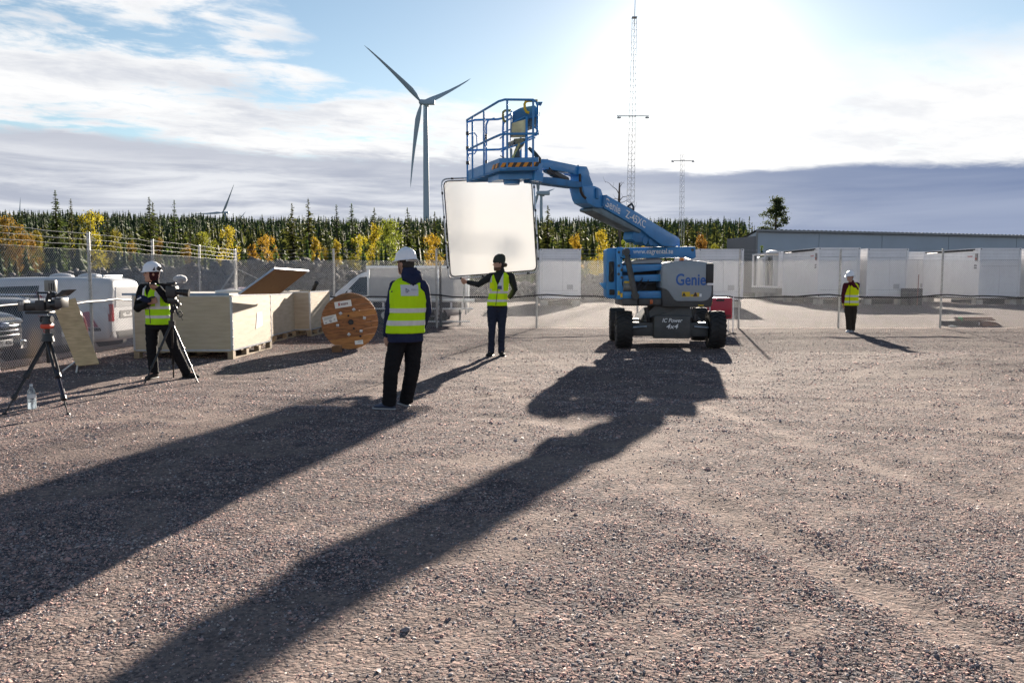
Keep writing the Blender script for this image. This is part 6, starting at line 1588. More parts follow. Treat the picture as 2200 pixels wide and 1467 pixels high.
# gate in the left rail, hinged between the far posts
def rounded(pts_f, z0, z1, te, r_=.10):
    f0, f1 = pts_f; dz = r_; df = r_ / (C0 - B0).length; out = []
    for (fc, zc, a0) in ((f0 + df, z0 + dz, 180), (f1 - df, z0 + dz, 270), (f1 - df, z1 - dz, 0), (f0 + df, z1 - dz, 90)):
        for k in range(5):
            a = R(a0 + 90 * k / 4); out.append(at(te, fc + df * math.cos(a), zc + dz * math.sin(a)))
    return out
mb = MB(); mb.tube(rounded((.30, .93), .20, 1.02, .98), .017, 8, closed=True); gate = mb.build('gate', blue, lift)
mb = MB(); mb.tube([at(.98, .32, .84), at(.98, .91, .84)], .012, 8); mb.build('gate_bar', blue, gate)
mb = MB(); mb.tube([at(.06, .985, .86), at(.20, .96, .86), at(.26, .95, .80), at(.26, .95, .56), at(.20, .96, .50), at(.06, .985, .50)], .012, 8); mb.build('gate_handle', blue, gate)
for z in (.34, .60, .86):
    mb = MB(); p_ = at(.01, .97, z); mb.rbox(p_ - Vector((.03, .03, .03)), p_ + Vector((.03, .03, .03)), .008); mb.build('gate_latch', trim_m, gate)
mb = MB(); mb.tube([at(.55, .98, .03), at(.55, .98, 1.0), at(.60, .97, 1.08), at(.75, .94, 1.10)], .017, 8); mb.build('rail_post', blue, lift)
for z in (.32, .78): mb = MB(); p_ = at(.52, .98, z); mb.rbox(p_ - Vector((.04, .03, .06)), p_ + Vector((.04, .03, .06)), .01); mb.build('gate_hinge', trim_m, gate)
for (a, b) in ((at(.20, 0, .60), at(.05, .04, .52)), (at(.86, 0, .70), at(1.0, 0, .60)), (at(0, .97, MID - .02), at(0, .90, .42)), (at(0, .44, MID), at(0, .36, MID - .12))):
    rail('rail_brace', [a, b], .010)
rail('rail_brace', [at(.55, .55, .36), at(.80, .20, .05)], .008, trim_m)
# control box, document box and seat-like housings at the right end
def pbox(name, pts, Y, th, m_, bev=.02, parent=None): return poly(name, pts, Y, th, m_, parent, ybev=bev)
con = pbox('control_box', [(1101, 248), (1106, 238), (1120, 231), (1150, 226), (1160, 240), (1159, 249), (1148, 252), (1100, 266)], 13.05, .34, blue_d)
pbox('control_panel', [(1133, 253), (1156, 250), (1156, 267), (1133, 275)], 13.10, .28, mat('control_grey', (.09, .10, .11), .5), .012, con)
pbox('document_box', [(1099, 265), (1130, 256.5), (1130, 294.5), (1097.5, 295)], 13.02, .05, mat('faded_label', (.62, .58, .34), .6, vary=.3, vscale=6), .004)
pbox('console_post', [(1129, 250), (1134, 250), (1134, 344), (1128.5, 344)], 13.0, .06, blue, .006)
pbox('console_side', [(1097, 238), (1100, 238), (1098, 296), (1095.5, 296)], 13.0, .30, blue, .006)
pbox('foot_box', [(1103, 298), (1128, 296), (1127, 308), (1116, 320), (1118, 343), (1100, 343), (1104, 326), (1109, 314)], 13.25, .22, mat('dark_housing', (.05, .06, .06), .6), .015)
pbox('tool_tray', [(1087, 308), (1106, 300), (1109, 305), (1088, 314)], 13.3, .25, mat('tray_grey', (.18, .20, .21), .5), .01)
pbox('step_plate', [(1095, 319), (1101, 318), (1101, 343), (1096, 344)], 13.2, .12, mat('step_grey', (.22, .24, .25), .5), .01)
mb = MB(); mb.tube([W(x, y, 12.95) - LO for x, y in ((1137, 243), (1131, 241), (1127.5, 234), (1127, 224), (1130, 218.5), (1136, 217), (1155, 217))], .022, 10); mb.build('guard_tube', yel, lift)
mb = MB(); mb.tube([W(x, y, 13.5) - LO for x, y in ((1090, 262), (1083, 260), (1080.5, 254), (1081, 241), (1085, 238), (1098, 238))], .020, 10); mb.build('guard_tube', mat('guard_olive', (.24, .20, .04), .5), lift)
pbox('sun_shade', [(1155, 219), (1166, 219), (1163, 222), (1158, 223)], 13.0, .2, blue_d, .004)
mb = MB(); a, b = W(1100, 342, 13.1) - LO, W(1116, 309, 13.1) - LO; mb.beam(a, b, .05, .03); mb.build('yellow_strap', mat('strap_yellow', (.46, .42, .16), .6), lift)
rail('grab_rail', [W(x, y, 13.1) - LO for x, y in ((1076, 326), (1090, 319), (1120, 309), (1134, 302), (1150, 296))], .012)
rail('grab_rail', [W(x, y, 13.05) - LO for x, y in ((1098, 266), (1130, 250))], .016)

# ================================================================== people
skin_m = mat('skin', (.42, .24, .17), .55, 0, .4, vary=.12, vscale=12); hair_m = mat('dark_hair', (.022, .015, .012), .7, vary=.4, vscale=40)
def cloth(name, c, **k): return mat(name, c, .92, 0, .15, vary=k.get('v', .14), vscale=k.get('s', 9), bump=.25, bscale=k.get('b', 60))
navy_c = cloth('navy_jacket', (.020, .026, .060)); black_c = cloth('black_cloth', (.012, .012, .014)); dkgrey_c = cloth('dark_knit', (.024, .026, .027)); navy_t = cloth('navy_trousers', (.022, .028, .048)); brown_t = cloth('brown_trousers', (.040, .032, .024)); maroon_c = cloth('maroon_sweater', (.075, .012, .022))
vest_m = thin_mat('hi_vis_yellow', (.80, 1.0, .012), (.70, 1.0, .01), .25, .8, .06, 6); stripe_m = mat('reflective_tape', (.60, .59, .56), .5, 0, .5, vary=.08, vscale=14)
vest_g = thin_mat('hi_vis_green', (.50, .98, .020), (.42, .9, .015), .25, .8, .06, 6)
helmet_m = mat('white_helmet', (.80, .81, .84), .40, 0, .4); boot_m = mat('black_boot', (.014, .013, .013), .85, vary=.3, vscale=20)

def fuse(mb, voxel, name, wrinkle=0.0, wl=.09, smooth_n=3, seed=0):
    """melt overlapping volumes into one continuous skin"""
    me = mb.mesh(name); ob = bpy.data.objects.new(name, me); COL.objects.link(ob)
    md = ob.modifiers.new('fuse', 'REMESH'); md.mode = 'VOXEL'; md.voxel_size = voxel; md.use_smooth_shade = True
    sm_ = ob.modifiers.new('smooth', 'SMOOTH'); sm_.factor = .5; sm_.iterations = smooth_n
    dg = bpy.context.evaluated_depsgraph_get(); out = bpy.data.meshes.new_from_object(ob.evaluated_get(dg)); out.name = name
    bpy.data.objects.remove(ob); bpy.data.meshes.remove(me)
    if wrinkle:
        off = Vector((seed * 3.1, seed * 1.7, 0)); co = [v.co.copy() for v in out.vertices]; no = [v.normal.copy() for v in out.vertices]
        for v, c, n in zip(out.vertices, co, no):
            q = c + off; w = noise.noise(Vector((q.x / wl, q.y / wl, q.z / (wl * .55)))) + .5 * noise.noise(Vector((q.x / wl * 2.1, q.y / wl * 2.1, q.z / wl * 3.2)))
            v.co = c + n * w * wrinkle
    out.polygons.foreach_set('use_smooth', [True] * len(out.polygons)); out.update(); return out
def ering(c, rx, ry, yaw, n=22, tilt=0.0, sq=2.3):
    """horizontal ring, rx across the body and ry front to back; yaw turns the body"""
    rt = Vector((math.cos(yaw), -math.sin(yaw), 0)); fw = Vector((math.sin(yaw), math.cos(yaw), 0)); out = []
    for k in range(n):
        a = 2 * math.pi * k / n; ca_, sa_ = math.cos(a), math.sin(a)
        x = math.copysign(abs(ca_) ** (2 / sq), ca_) * rx; y = math.copysign(abs(sa_) ** (2 / sq), sa_) * ry
        out.append(Vector(c) + rt * x + fw * y + Vector((0, 0, -y * tilt)))
    return out
def cut_band(me, planes, keep_normal_out=.004, name='band', test=None):
    """part of a garment between planes [(point, normal)] (kept where (p-pt).n > 0), lifted off the cloth"""
    bm = bmesh.new(); bm.from_mesh(me); bm.normal_update()
    for pt, n in planes:
        bmesh.ops.bisect_plane(bm, geom=bm.verts[:] + bm.edges[:] + bm.faces[:], plane_co=pt, plane_no=-Vector(n), clear_outer=True, clear_inner=False)
    if test:
        bad = [f for f in bm.faces if not test(f)]; bmesh.ops.delete(bm, geom=bad, context='FACES')
    bm.normal_update()
    nn = [v.normal.copy() for v in bm.verts]
    for v, n in zip(bm.verts, nn): v.co += n * keep_normal_out
    ex = bmesh.ops.extrude_face_region(bm, geom=bm.faces[:])
    for g in ex['geom']:
        if isinstance(g, bmesh.types.BMVert): g.co -= g.normal * (keep_normal_out + .006) if g.normal.length else Vector()
    m2 = bpy.data.meshes.new(name); bm.to_mesh(m2); bm.free()
    m2.polygons.foreach_set('use_smooth', [True] * len(m2.polygons)); m2.set_sharp_from_angle(angle=R(50)); return m2
def hand(mb, wrist, direction, palm_n, s, curl=.35, thumb_side=1):
    """palm, four unequal fingers with bends and a thumb leaving the side of the palm"""
    d = Vector(direction).normalized(); n = Vector(palm_n); n = (n - d * n.dot(d)).normalized(); sd = d.cross(n).normalized() * thumb_side
    w = Vector(wrist); L_ = .09 * s
    for k in (-1, -.35, .35, 1): mb.tube([w + sd * .012 * k * s, w + d * L_ + sd * .030 * k * s], [.016 * s, .013 * s], 8)
    for k, fl in zip((1.1, .38, -.36, -1.08), (.068, .078, .072, .056)):
        p = w + d * L_ * .95 + sd * .030 * k * s; a = curl; pts = [p]
        for q in (.45, .32, .23):
            dd = (d * math.cos(a) + n * math.sin(a)).normalized(); p = p + dd * fl * q * s * 1.05 + sd * .002 * k * s; pts.append(p); a += curl * 1.2
        mb.tube(pts, [.0098 * s, .0094 * s, .0086 * s, .007 * s], 7)
    p = w + d * .025 * s + sd * .030 * s
    mb.tube([p, p + d * .030 * s + sd * .026 * s + n * .006 * s, p + d * .060 * s + sd * .034 * s + n * .018 * s, p + d * .080 * s + sd * .034 * s + n * .028 * s], [.0145 * s, .0122 * s, .0105 * s, .008 * s], 8)
def limb_t(mb, pts, rs, n=14):
    pts = [Vector(p) for p in pts]; mb.tube(pts, rs, n)
    for p, r_ in zip(pts[1:-1], rs[1:-1]): mb.sphere(p, r_ * .995, 14, 8)
    mb.sphere(pts[0], rs[0] * .99, 14, 8)
def person(label, J, yaw, head_yaw, s, cols, feet_yaw, beanie=False, wide=1.0, pose=None):
    """J: world joints; yaw: way the trunk faces (0 = away from the camera). Returns the person and handy frames"""
    Z_ = Vector((0, 0, 1)); rt = Vector((math.cos(yaw), -math.sin(yaw), 0)); fw = Vector((math.sin(yaw), math.cos(yaw), 0))
    base = (J['footL'] + J['footR']) / 2; base.z = gz(base.x, base.y); o = base
    def l(p): return Vector(p) - o
    pel = l(J['pelvis']); chest = l(J['chest']); nb = l(J['neck']); hd = l(J['head'])
    lerp = lambda t: pel.lerp(nb, t)
    hr = Vector((math.cos(head_yaw), -math.sin(head_yaw), 0)); hf = Vector((math.sin(head_yaw), math.cos(head_yaw), 0))
    def headring(z, rx, ry, fy=0.0, n=20): return ering(hd + Z_ * z * s + hf * fy * s, rx * s, ry * s, head_yaw, n, 0, 2.1)
    def trunk(mb, g, lo=-.10, hi=1.0, shoulders=True):
        q = wide; secs = ((-.10, .150, .108), (.0, .168, .118), (.16, .160, .112), (.32, .150, .108), (.5, .160, .118), (.68, .178, .125), (.82, .180, .118), (.92, .150, .095), (1.0, .075, .068))
        rg = [ering(lerp(t), (rx * q) * s + g, ry * s + g, yaw, 24, 0, 2.5) for t, rx, ry in secs if lo <= t <= hi]
        mb.loft(rg)
    # ---- the body: one continuous skin
    b = MB(); trunk(b, -.012)
    for sd in ('L', 'R'):
        limb_t(b, [l(J['hip' + sd]), l(J['knee' + sd]), l(J['ankle' + sd])], [.075 * s, .050 * s, .036 * s])
        limb_t(b, [l(J['sh' + sd]), l(J['elb' + sd]), l(J['wri' + sd])], [.050 * s, .038 * s, .025 * s])
        fy = feet_yaw[0 if sd == 'L' else 1]; ff_ = Vector((math.sin(fy), math.cos(fy), 0)); a = l(J['ankle' + sd])
        b.tube([a, a + ff_ * .10 * s + Vector((0, 0, -.05 * s))], [.034 * s, .026 * s], 10)
        hp = J.get('hand' + sd)
        if hp: hand(b, l(J['wri' + sd]), hp[0], hp[1], s * 1.03, hp[2], hp[3])
    b.tube([nb + Vector((0, 0, -.06 * s)), hd + Z_ * -.06 * s - hf * .015 * s], .055 * s, 14)
    b.loft([headring(-.125, .030, .030, .052), headring(-.105, .050, .060, .030), headring(-.06, .064, .082, .010), headring(0, .073, .094, 0), headring(.05, .075, .098, -.002), headring(.085, .064, .085, -.004), headring(.115, .03, .045, -.006)])
    b.tube([hd + hf * .086 * s + Z_ * .018 * s, hd + hf * .112 * s + Z_ * -.022 * s, hd + hf * .095 * s + Z_ * -.03 * s], [.009 * s, .0135 * s, .010 * s], 8)       # nose
    b.sphere(hd + hf * .078 * s + Z_ * -.098 * s, (.022 * s,) * 3, 10, 6)                                                                                      # chin
    b.tube([hd + hf * .084 * s + Z_ * .035 * s - hr * .035 * s, hd + hf * .092 * s + Z_ * .037 * s, hd + hf * .084 * s + Z_ * .035 * s + hr * .035 * s], .009 * s, 8)   # brow
    b.tube([hd + hf * .086 * s + Z_ * -.062 * s - hr * .02 * s, hd + hf * .094 * s + Z_ * -.062 * s, hd + hf * .086 * s + Z_ * -.062 * s + hr * .02 * s], .008 * s, 8)    # lips
    for k in (-1, 1): b.sphere(hd + hr * .076 * k * s + Z_ * -.012 * s - hf * .008 * s, (.012 * s, .020 * s, .032 * s), 10, 6, Matrix.Rotation(-head_yaw, 3, 'Z'))  # ears
    body = link('person', fuse(b, .0098 * s, 'person', 0, smooth_n=2), None, skin_m); body.location = o; tag(body, label, 'person')
    for k in (-1, 1):
        mb = MB(); mb.sphere(hd + hf * .086 * s + hr * .031 * k * s + Z_ * .012 * s, (.012 * s, .008 * s, .009 * s), 10, 6, Matrix.Rotation(-head_yaw, 3, 'Z')); mb.build('eye', mat('eye_dark', (.03, .022, .02), .2), body)
    mb = MB(); mb.tube([hd + hf * .0955 * s + Z_ * -.0625 * s - hr * .018 * s, hd + hf * .1015 * s + Z_ * -.0625 * s, hd + hf * .0955 * s + Z_ * -.0625 * s + hr * .018 * s], .0035 * s, 6); mb.build('mouth', mat('lip', (.20, .075, .06), .5), body)
    # ---- trousers
    t = MB(); lg = cols.get('legfit', 1.0)
    for sd in ('L', 'R'):
        h_, k_, a_ = l(J['hip' + sd]), l(J['knee' + sd]), l(J['ankle' + sd]); lo_ = a_ + Z_ * (-.035 * s)
        limb_t(t, [h_, h_.lerp(k_, .5), k_, k_.lerp(lo_, .55), lo_], [.100 * s, .088 * s * (.5 + lg * .5), .070 * s * lg, .066 * s * lg, .064 * s * lg], 18)
    t.loft([ering(pel + Z_ * .115 * s, .155 * s * wide, .112 * s, yaw), ering(pel, .172 * s * wide, .125 * s, yaw), ering(pel + Z_ * -.085 * s, .165 * s * wide, .118 * s, yaw), ering(pel + Z_ * -.12 * s, .12 * s, .09 * s, yaw)])
    link('trousers', fuse(t, .0105 * s, 'trousers', .0075 * s, .07 * s, 2, seed=len(label)), body, cols['trousers'])
    # ---- upper garment
    j = MB(); hem = cols.get('hem', -.16); g = cols.get('ease', .012)
    j.loft([ering(pel + Z_ * (hem * s), .172 * s * wide + g, .125 * s + g, yaw), ering(pel + Z_ * (hem * s + .03), .174 * s * wide + g, .128 * s + g, yaw), ering(pel + Z_ * .02, .170 * s * wide + g, .122 * s + g, yaw), ering(lerp(.3), .158 * s * wide + g, .114 * s + g, yaw), ering(lerp(.55), .168 * s * wide + g, .124 * s + g, yaw), ering(lerp(.75), .182 * s * wide + g, .128 * s + g, yaw), ering(lerp(.88), .168 * s + g, .108 * s + g, yaw), ering(lerp(.98), .09 * s + g, .078 * s + g, yaw), ering(lerp(1.04), .068 * s, .066 * s, yaw)])
    for sd in ('L', 'R'):
        S_, E_, W_ = l(J['sh' + sd]), l(J['elb' + sd]), l(J['wri' + sd]); sl = cols.get('sleeve', 1.0)
        j.tube([lerp(.93), S_], [.07 * s, .066 * s * sl], 12)
        limb_t(j, [S_, S_.lerp(E_, .5), E_, E_.lerp(W_, .6), W_], [.070 * s * sl, .064 * s * sl, .056 * s * sl, .048 * s * sl, .041 * s * sl], 16)
    if cols.get('collar'): j.loft([ering(nb + Z_ * (.0 * s), .075 * s, .075 * s, yaw), ering(nb + Z_ * .05 * s, .070 * s, .074 * s, yaw, 22, -.1), ering(nb + Z_ * .085 * s, .066 * s, .072 * s, yaw, 22, -.15)])
    if cols.get('hood'):
        hb = nb - fw * .085 * s
        j.tube([hb + rt * -.075 * s + Z_ * .06 * s + fw * .05 * s, hb + rt * -.055 * s + Z_ * .0 * s, hb + Z_ * -.045 * s - fw * .02 * s, hb + rt * .06 * s + Z_ * .0, hb + rt * .085 * s + Z_ * .06 * s + fw * .05 * s], [.04 * s, .062 * s, .072 * s, .066 * s, .045 * s], 14)
        j.loft([ering(nb + Z_ * -.02, .095 * s, .10 * s, yaw), ering(nb + Z_ * .06 * s - fw * .012, .088 * s, .10 * s, yaw), ering(nb + Z_ * .115 * s - fw * .022, .078 * s, .088 * s, yaw)])
    jk = link(cols.get('top_name', 'jacket'), fuse(j, .0105 * s, 'jacket', .0065 * s, .085 * s, 2, seed=len(label) + 3), body, cols['top'])
    # ---- vest
    v = MB(); g = cols.get('vest_ease', .030); vh = cols.get('vest_hem', -.075)
    v.loft([ering(pel + Z_ * (vh * s), .176 * s * wide + g, .128 * s + g, yaw), ering(pel + Z_ * (vh * s + .02), .178 * s * wide + g, .130 * s + g, yaw), ering(pel + Z_ * .06, .172 * s * wide + g, .124 * s + g, yaw), ering(lerp(.35), .162 * s * wide + g, .118 * s + g, yaw), ering(lerp(.58), .168 * s * wide + g, .126 * s + g, yaw), ering(lerp(.76), .168 * s * wide + g, .128 * s + g, yaw), ering(lerp(.90), .150 * s + g, .108 * s + g, yaw), ering(lerp(.985), .098 * s + g, .082 * s + g * .6, yaw), ering(lerp(1.005), .085 * s + g * .5, .075 * s + g * .4, yaw)])
    vest_me = fuse(v, .009 * s, 'vest', .0035 * s, .12 * s, 3, seed=len(label) + 5)
    if cols.get('vneck'):
        # open the front in a V below the neck
        apex = pel.lerp(nb, cols['vneck']); bm = bmesh.new(); bm.from_mesh(vest_me)
        ap_ = apex + rt * cols.get('vshift', 0) * s
        for k in (-1, 1):
            pn = (rt * k - Vector((0, 0, .42))).normalized(); bmesh.ops.bisect_plane(bm, geom=bm.verts[:] + bm.edges[:] + bm.faces[:], plane_co=ap_, plane_no=pn)
        kill = []
        for f in bm.faces:
            c_ = f.calc_center_median(); dz_ = c_.z - apex.z; x_ = (c_ - apex).dot(rt) - cols.get('vshift', 0) * s; y_ = (c_ - lerp(.8)).dot(fw)
            if dz_ > 0 and y_ > .0 and abs(x_) < dz_ * .42: kill.append(f)
        bmesh.ops.delete(bm, geom=kill, context='FACES'); bm.to_mesh(vest_me); bm.free()
    vm = cols.get('vest', vest_m); vest = link('safety_vest', vest_me, body, vm)
    def band(t0, t1, nm='reflective_stripe', m_=stripe_m, extra=()):
        p0 = pel.lerp(nb, t0); p1 = pel.lerp(nb, t1)
        me = cut_band(vest_me, [(p0, (0, 0, 1)), (p1, (0, 0, -1)), *extra], .004, nm); return link(nm, me, vest, m_)
    for t0, t1 in cols.get('bands', ((.05, .12), (.26, .33))): band(t0, t1)
    if cols.get('braces'):
        for k in (-1, 1):
            c_ = pel + rt * (k * cols['braces'] * s)
            band(cols['bands'][-1][1] + .005, .975, extra=[(c_ - rt * .026 * s, rt), (c_ + rt * .026 * s, -rt), (pel + fw * .02, fw)])
    if cols.get('zip'):
        mb = MB(); bv_ = BVHTree.FromPolygons([q.co for q in vest_me.vertices], [p.vertices for p in vest_me.polygons]); pts = []
        for t_ in np.linspace(-.14, cols['zip'], 18):
            q = pel.lerp(nb, t_) + rt * cols.get('zipx', 0) * s; h_ = bv_.ray_cast(q + fw * 1.0, -fw)
            if h_[0]: pts.append(h_[0] + fw * .002)
        if len(pts) > 2: mb.tube(pts, .006, 6); mb.build('zip', trim_m, vest)
    # ---- shoes
    for sd, fy in (('L', feet_yaw[0]), ('R', feet_yaw[1])):
        a = l(J['ankle' + sd]); ff_ = Vector((math.sin(fy), math.cos(fy), 0)); gzz = gz(*(a + o).xy) - o.z; sh = MB()
        def fr(y_, rx, z0_, z1_): 
            c_ = Vector((a.x, a.y, 0)) + ff_ * y_ * s; rr_ = Vector((ff_.y, -ff_.x, 0)); zc, zr = (z0_ + z1_) / 2, (z1_ - z0_) / 2
            return [c_ + rr_ * rx * s * math.cos(2 * math.pi * k / 14) + Z_ * (gzz + (zc + zr * math.sin(2 * math.pi * k / 14)) * s) for k in range(14)]
        sh.loft([fr(-.075, .020, .02, .06), fr(-.06, .036, .012, .085), fr(-.01, .040, .012, .105), fr(.05, .042, .012, .088), fr(.11, .048, .012, .062), fr(.16, .044, .012, .05), fr(.19, .025, .014, .036)])
        if cols.get('boots'): sh.tube([Vector((a.x, a.y, gzz + .06 * s)), Vector((a.x, a.y, gzz + .15 * s))], [.048 * s, .052 * s], 14)
        so = link('shoe', fuse(sh, .007 * s, 'shoe', 0, smooth_n=2), body, cols['shoe'])
        sl_ = MB(); sl_.loft([fr(-.08, .022, -.004, .016), fr(-.06, .040, -.004, .020), fr(.0, .040, -.004, .020), (fr(.10, .050, -.004, .019)), fr(.165, .046, -.002, .018), fr(.20, .024, .002, .018)]); sl_.build('sole', cols.get('sole', black_m), so)
    # ---- hair and headgear
    hm = MB(); hm.loft([headring(-.07, .060, .050, -.045), headring(-.03, .080, .075, -.026), headring(.03, .083, .090, -.016), headring(.08, .078, .088, -.012), headring(.115, .05, .055, -.01)])
    link('hair', fuse(hm, .008 * s, 'hair', .003 * s, .03, 1), body, cols.get('hair', hair_m))
    return dict(o=o, body=body, vest=vest, vest_me=vest_me, hd=hd, hr=hr, hf=hf, rt=rt, fw=fw, pel=pel, nb=nb, s=s, l=l, headring=headring, jacket=jk)
def hard_hat(P, lift_=.0, brim=.035, name='hard_hat', m_=None, tilt=.10):
    hd, hr, hf, s = P['hd'], P['hr'], P['hf'], P['s']; Zv = Vector((0, 0, 1)); b = MB(); rings = []
    for z, rx, ry in ((.028, .110, .134), (.040, .108, .130), (.07, .104, .124), (.105, .094, .112), (.135, .074, .088), (.155, .045, .055), (.163, .012, .014)):
        rings.append([p for p in ering(hd + Zv * (z + lift_) * s - hf * .006 * s, rx * s, ry * s, math.atan2(hf.x, hf.y), 28, tilt, 2.1)])
    b.loft(rings); yawh = math.atan2(hf.x, hf.y)
    br = []
    for k, (dz, e) in enumerate(((.026, .0), (.018, .012), (.022, .014), (.032, .0))):
        ring = []
        for q in range(28):
            a = 2 * math.pi * q / 28; f_ = max(0, math.sin(a)) ** 1.5 * brim
            ring.append(hd + Zv * (dz + lift_ - tilt * (.134 + e + f_) * math.sin(a) - f_ * .25) * s - hf * .006 * s + hr * math.cos(a) * (.110 + e) * s + hf * math.sin(a) * (.134 + e + f_) * s)
        br.append(ring)
    b.loft(br, False); rib = [hd + Zv * (z + lift_) * s - hf * (.006 - y) * s for z, y in ((.075, .120), (.115, .098), (.150, .055), (.166, .0), (.150, -.055), (.115, -.098), (.075, -.120))]
    b.tube(rib, .012 * s, 8)
    h_ = link(name, b.mesh(name), P['body'], m_ or helmet_m)
    c = MB(); c.tube([hd + Zv * (.02 + lift_) * s + hr * k * .098 * s - hf * .10 * s for k in (-1, -.5, .5, 1)], .013 * s, 6); c.build('headband', mat('helmet_strap_grey', (.50, .49, .47), .6), h_)
    return h_
def strap(P, k=1):
    hd, hr, hf, s = P['hd'], P['hr'], P['hf'], P['s']; Zv = Vector((0, 0, 1)); b = MB()
    b.tube([hd + hr * k * .082 * s + Zv * .03 * s + hf * .03 * s, hd + hr * k * .079 * s + Zv * -.04 * s + hf * .03 * s, hd + hr * k * .055 * s + Zv * -.10 * s + hf * .035 * s, hd + Zv * -.125 * s + hf * .045 * s], .005 * s, 6); b.build('chin_strap', trim_m, P['body'])
def patch(P, t0, t1, x0, x1, front, name, m_, off=.0065):
    rt, fw, pel, nb, s = P['rt'], P['fw'], P['pel'], P['nb'], P['s']; sg = 1 if front else -1; a, b = pel.lerp(nb, t0), pel.lerp(nb, t1)
    me = cut_band(P['vest_me'], [(a, (0, 0, 1)), (b, (0, 0, -1)), (pel + rt * x0 * s, rt), (pel + rt * x1 * s, -rt), (pel.lerp(nb, .5), fw * sg)], off, name); return link(name, me, P['vest'], m_)
def print_on(P, txt, t, x, w_, h_, front, m_, parent, off=.012, bold=.0):
    """lettering laid on the vest"""
    rt, fw, pel, nb, s = P['rt'], P['fw'], P['pel'], P['nb'], P['s']; sg = 1 if front else -1
    me = text_mesh(txt, .1, .0, bold) if isinstance(txt, str) else txt
    xs = [v.co.x for v in me.vertices]; ys = [v.co.y for v in me.vertices]; cx, cy = (min(xs) + max(xs)) / 2, (min(ys) + max(ys)) / 2; kx = w_ / (max(xs) - min(xs)); ky = h_ / (max(ys) - min(ys))
    bv_ = BVHTree.FromPolygons([q.co for q in P['vest_me'].vertices], [p.vertices for p in P['vest_me'].polygons]); xd = rt * (1 if not front else -1); c0_ = pel.lerp(nb, t) + rt * x * s; dep = None
    for v in me.vertices:
        q = c0_ + xd * (v.co.x - cx) * kx + Vector((0, 0, (v.co.y - cy) * ky)); h2 = bv_.ray_cast(q + fw * sg, -fw * sg)
        if h2[0]: dep = (h2[0] - q).dot(fw * sg)
        v.co = q + fw * sg * ((dep or .15) + off)
    return link('lettering', me, parent, m_)

# ---------- man in the foreground, seen from behind
def jw(px, py, Y): return W(px, py, Y)
YA = 8.98
J = dict(pelvis=jw(871, 715, YA), chest=jw(876, 640, YA), neck=jw(880, 597, YA), head=jw(871, 566, YA + .02),
         hipL=jw(855, 728, YA - .02), hipR=jw(889, 728, YA + .05), kneeL=jw(840, 800, YA - .05), kneeR=jw(885, 800, YA + .10), ankleL=jw(836, 866, YA - .02), ankleR=jw(872, 864, YA + .22),
         shL=jw(850, 616, YA + .02), shR=jw(907, 616, YA - .02), elbL=jw(838, 668, YA - .05), elbR=jw(917, 668, YA + .12), wriL=jw(831, 722, YA + .08), wriR=jw(905, 706, YA + .26),
         footL=jw(830, 876, YA), footR=jw(872, 874, YA + .2), handL=((-.05, .25, -1), (.6, .6, 0), .35, -1), handR=((-.3, .5, -.6), (-1, 0, 0), .5, 1))
for k in ('L', 'R'): J['ankle' + k].z = gz(J['ankle' + k].x, J['ankle' + k].y) + .085
sneak = mat('blue_sneaker', (.045, .065, .13), .6, vary=.5, vscale=18, col2=(.02, .025, .04))
PA = person('person in navy hooded jacket and white hard hat, back turned, nearest to the camera', J, R(-22), R(-58), 1.0,
            dict(trousers=black_c, top=navy_c, shoe=sneak, sole=mat('pale_sole', (.42, .42, .43), .7), hood=True, collar=True, legfit=1.22, sleeve=1.10, hem=-.10, ease=.020, vest=vest_m, vest_hem=-.0, vest_ease=.036, bands=((.145, .235), (.375, .455))), (R(-75), R(-30)), wide=1.06)
hard_hat(PA, .012); strap(PA, -1)
pt = patch(PA, .68, .875, -.085, .105, False, 'name_patch', mat('patch_grey_white', (.52, .54, .58), .7))
# the mark: an outlined arrowhead with a step inside, then the faint name
def poly_mesh(polys):
    vs, fs = [], []
    for p in polys:
        b = len(vs); vs += [(x, y, 0) for x, y in p]; fs.append(tuple(range(b, b + len(p))))
    me = bpy.data.meshes.new('emblem'); me.from_pydata(vs, [], fs); return me
print_on(PA, poly_mesh([[(0, 0), (.16, 0), (.16, 1), (0, 1)], [(0, 1), (0, .84), (.82, .46), (1, .5)], [(1, .5), (.82, .46), (.34, .14), (.40, .02)], [(.34, .02), (.48, .02), (.48, .42), (.34, .42)]]), .775, -.055, .040, .050, False, navy_m, pt)
print_on(PA, 'PERI', .790, .012, .052, .013, False, mat('print_dark_grey', (.15, .16, .19), .6), pt); print_on(PA, 'CONNECT', .790, .070, .055, .011, False, mat('print_grey', (.33, .35, .38), .6), pt)
print_on(PA, '- - - - - - - - - -', .755, .042, .10, .003, False, mat('print_grey', (.33, .35, .38), .6), pt)

# ---------- man holding the screen
YB = 15.25
J = dict(pelvis=jw(1068, 655, YB), chest=jw(1074, 615, YB), neck=jw(1075, 586, YB), head=jw(1072, 567, YB - .03),
         hipR=jw(1058, 660, YB - .02), hipL=jw(1079, 660, YB), kneeR=jw(1057, 708, YB - .06), kneeL=jw(1078, 708, YB - .05), ankleR=jw(1055, 756, YB), ankleL=jw(1077, 756, YB),
         shR=jw(1054, 594, YB), shL=jw(1098, 594, YB + .02), elbR=jw(1028, 611, YB - .03), elbL=jw(1106, 622, YB + .10), wriR=jw(1004, 606, YB + .02), wriL=jw(1094, 640, YB + .22),
         footL=jw(1078, 766, YB), footR=jw(1056, 766, YB), handR=((-1, .15, .35), (.1, .9, .4), .55, 1), handL=((-.8, .3, -.3), (0, .3, 1), .5, 1))
for k in ('L', 'R'): J['ankle' + k].z = gz(J['ankle' + k].x, J['ankle' + k].y) + .09
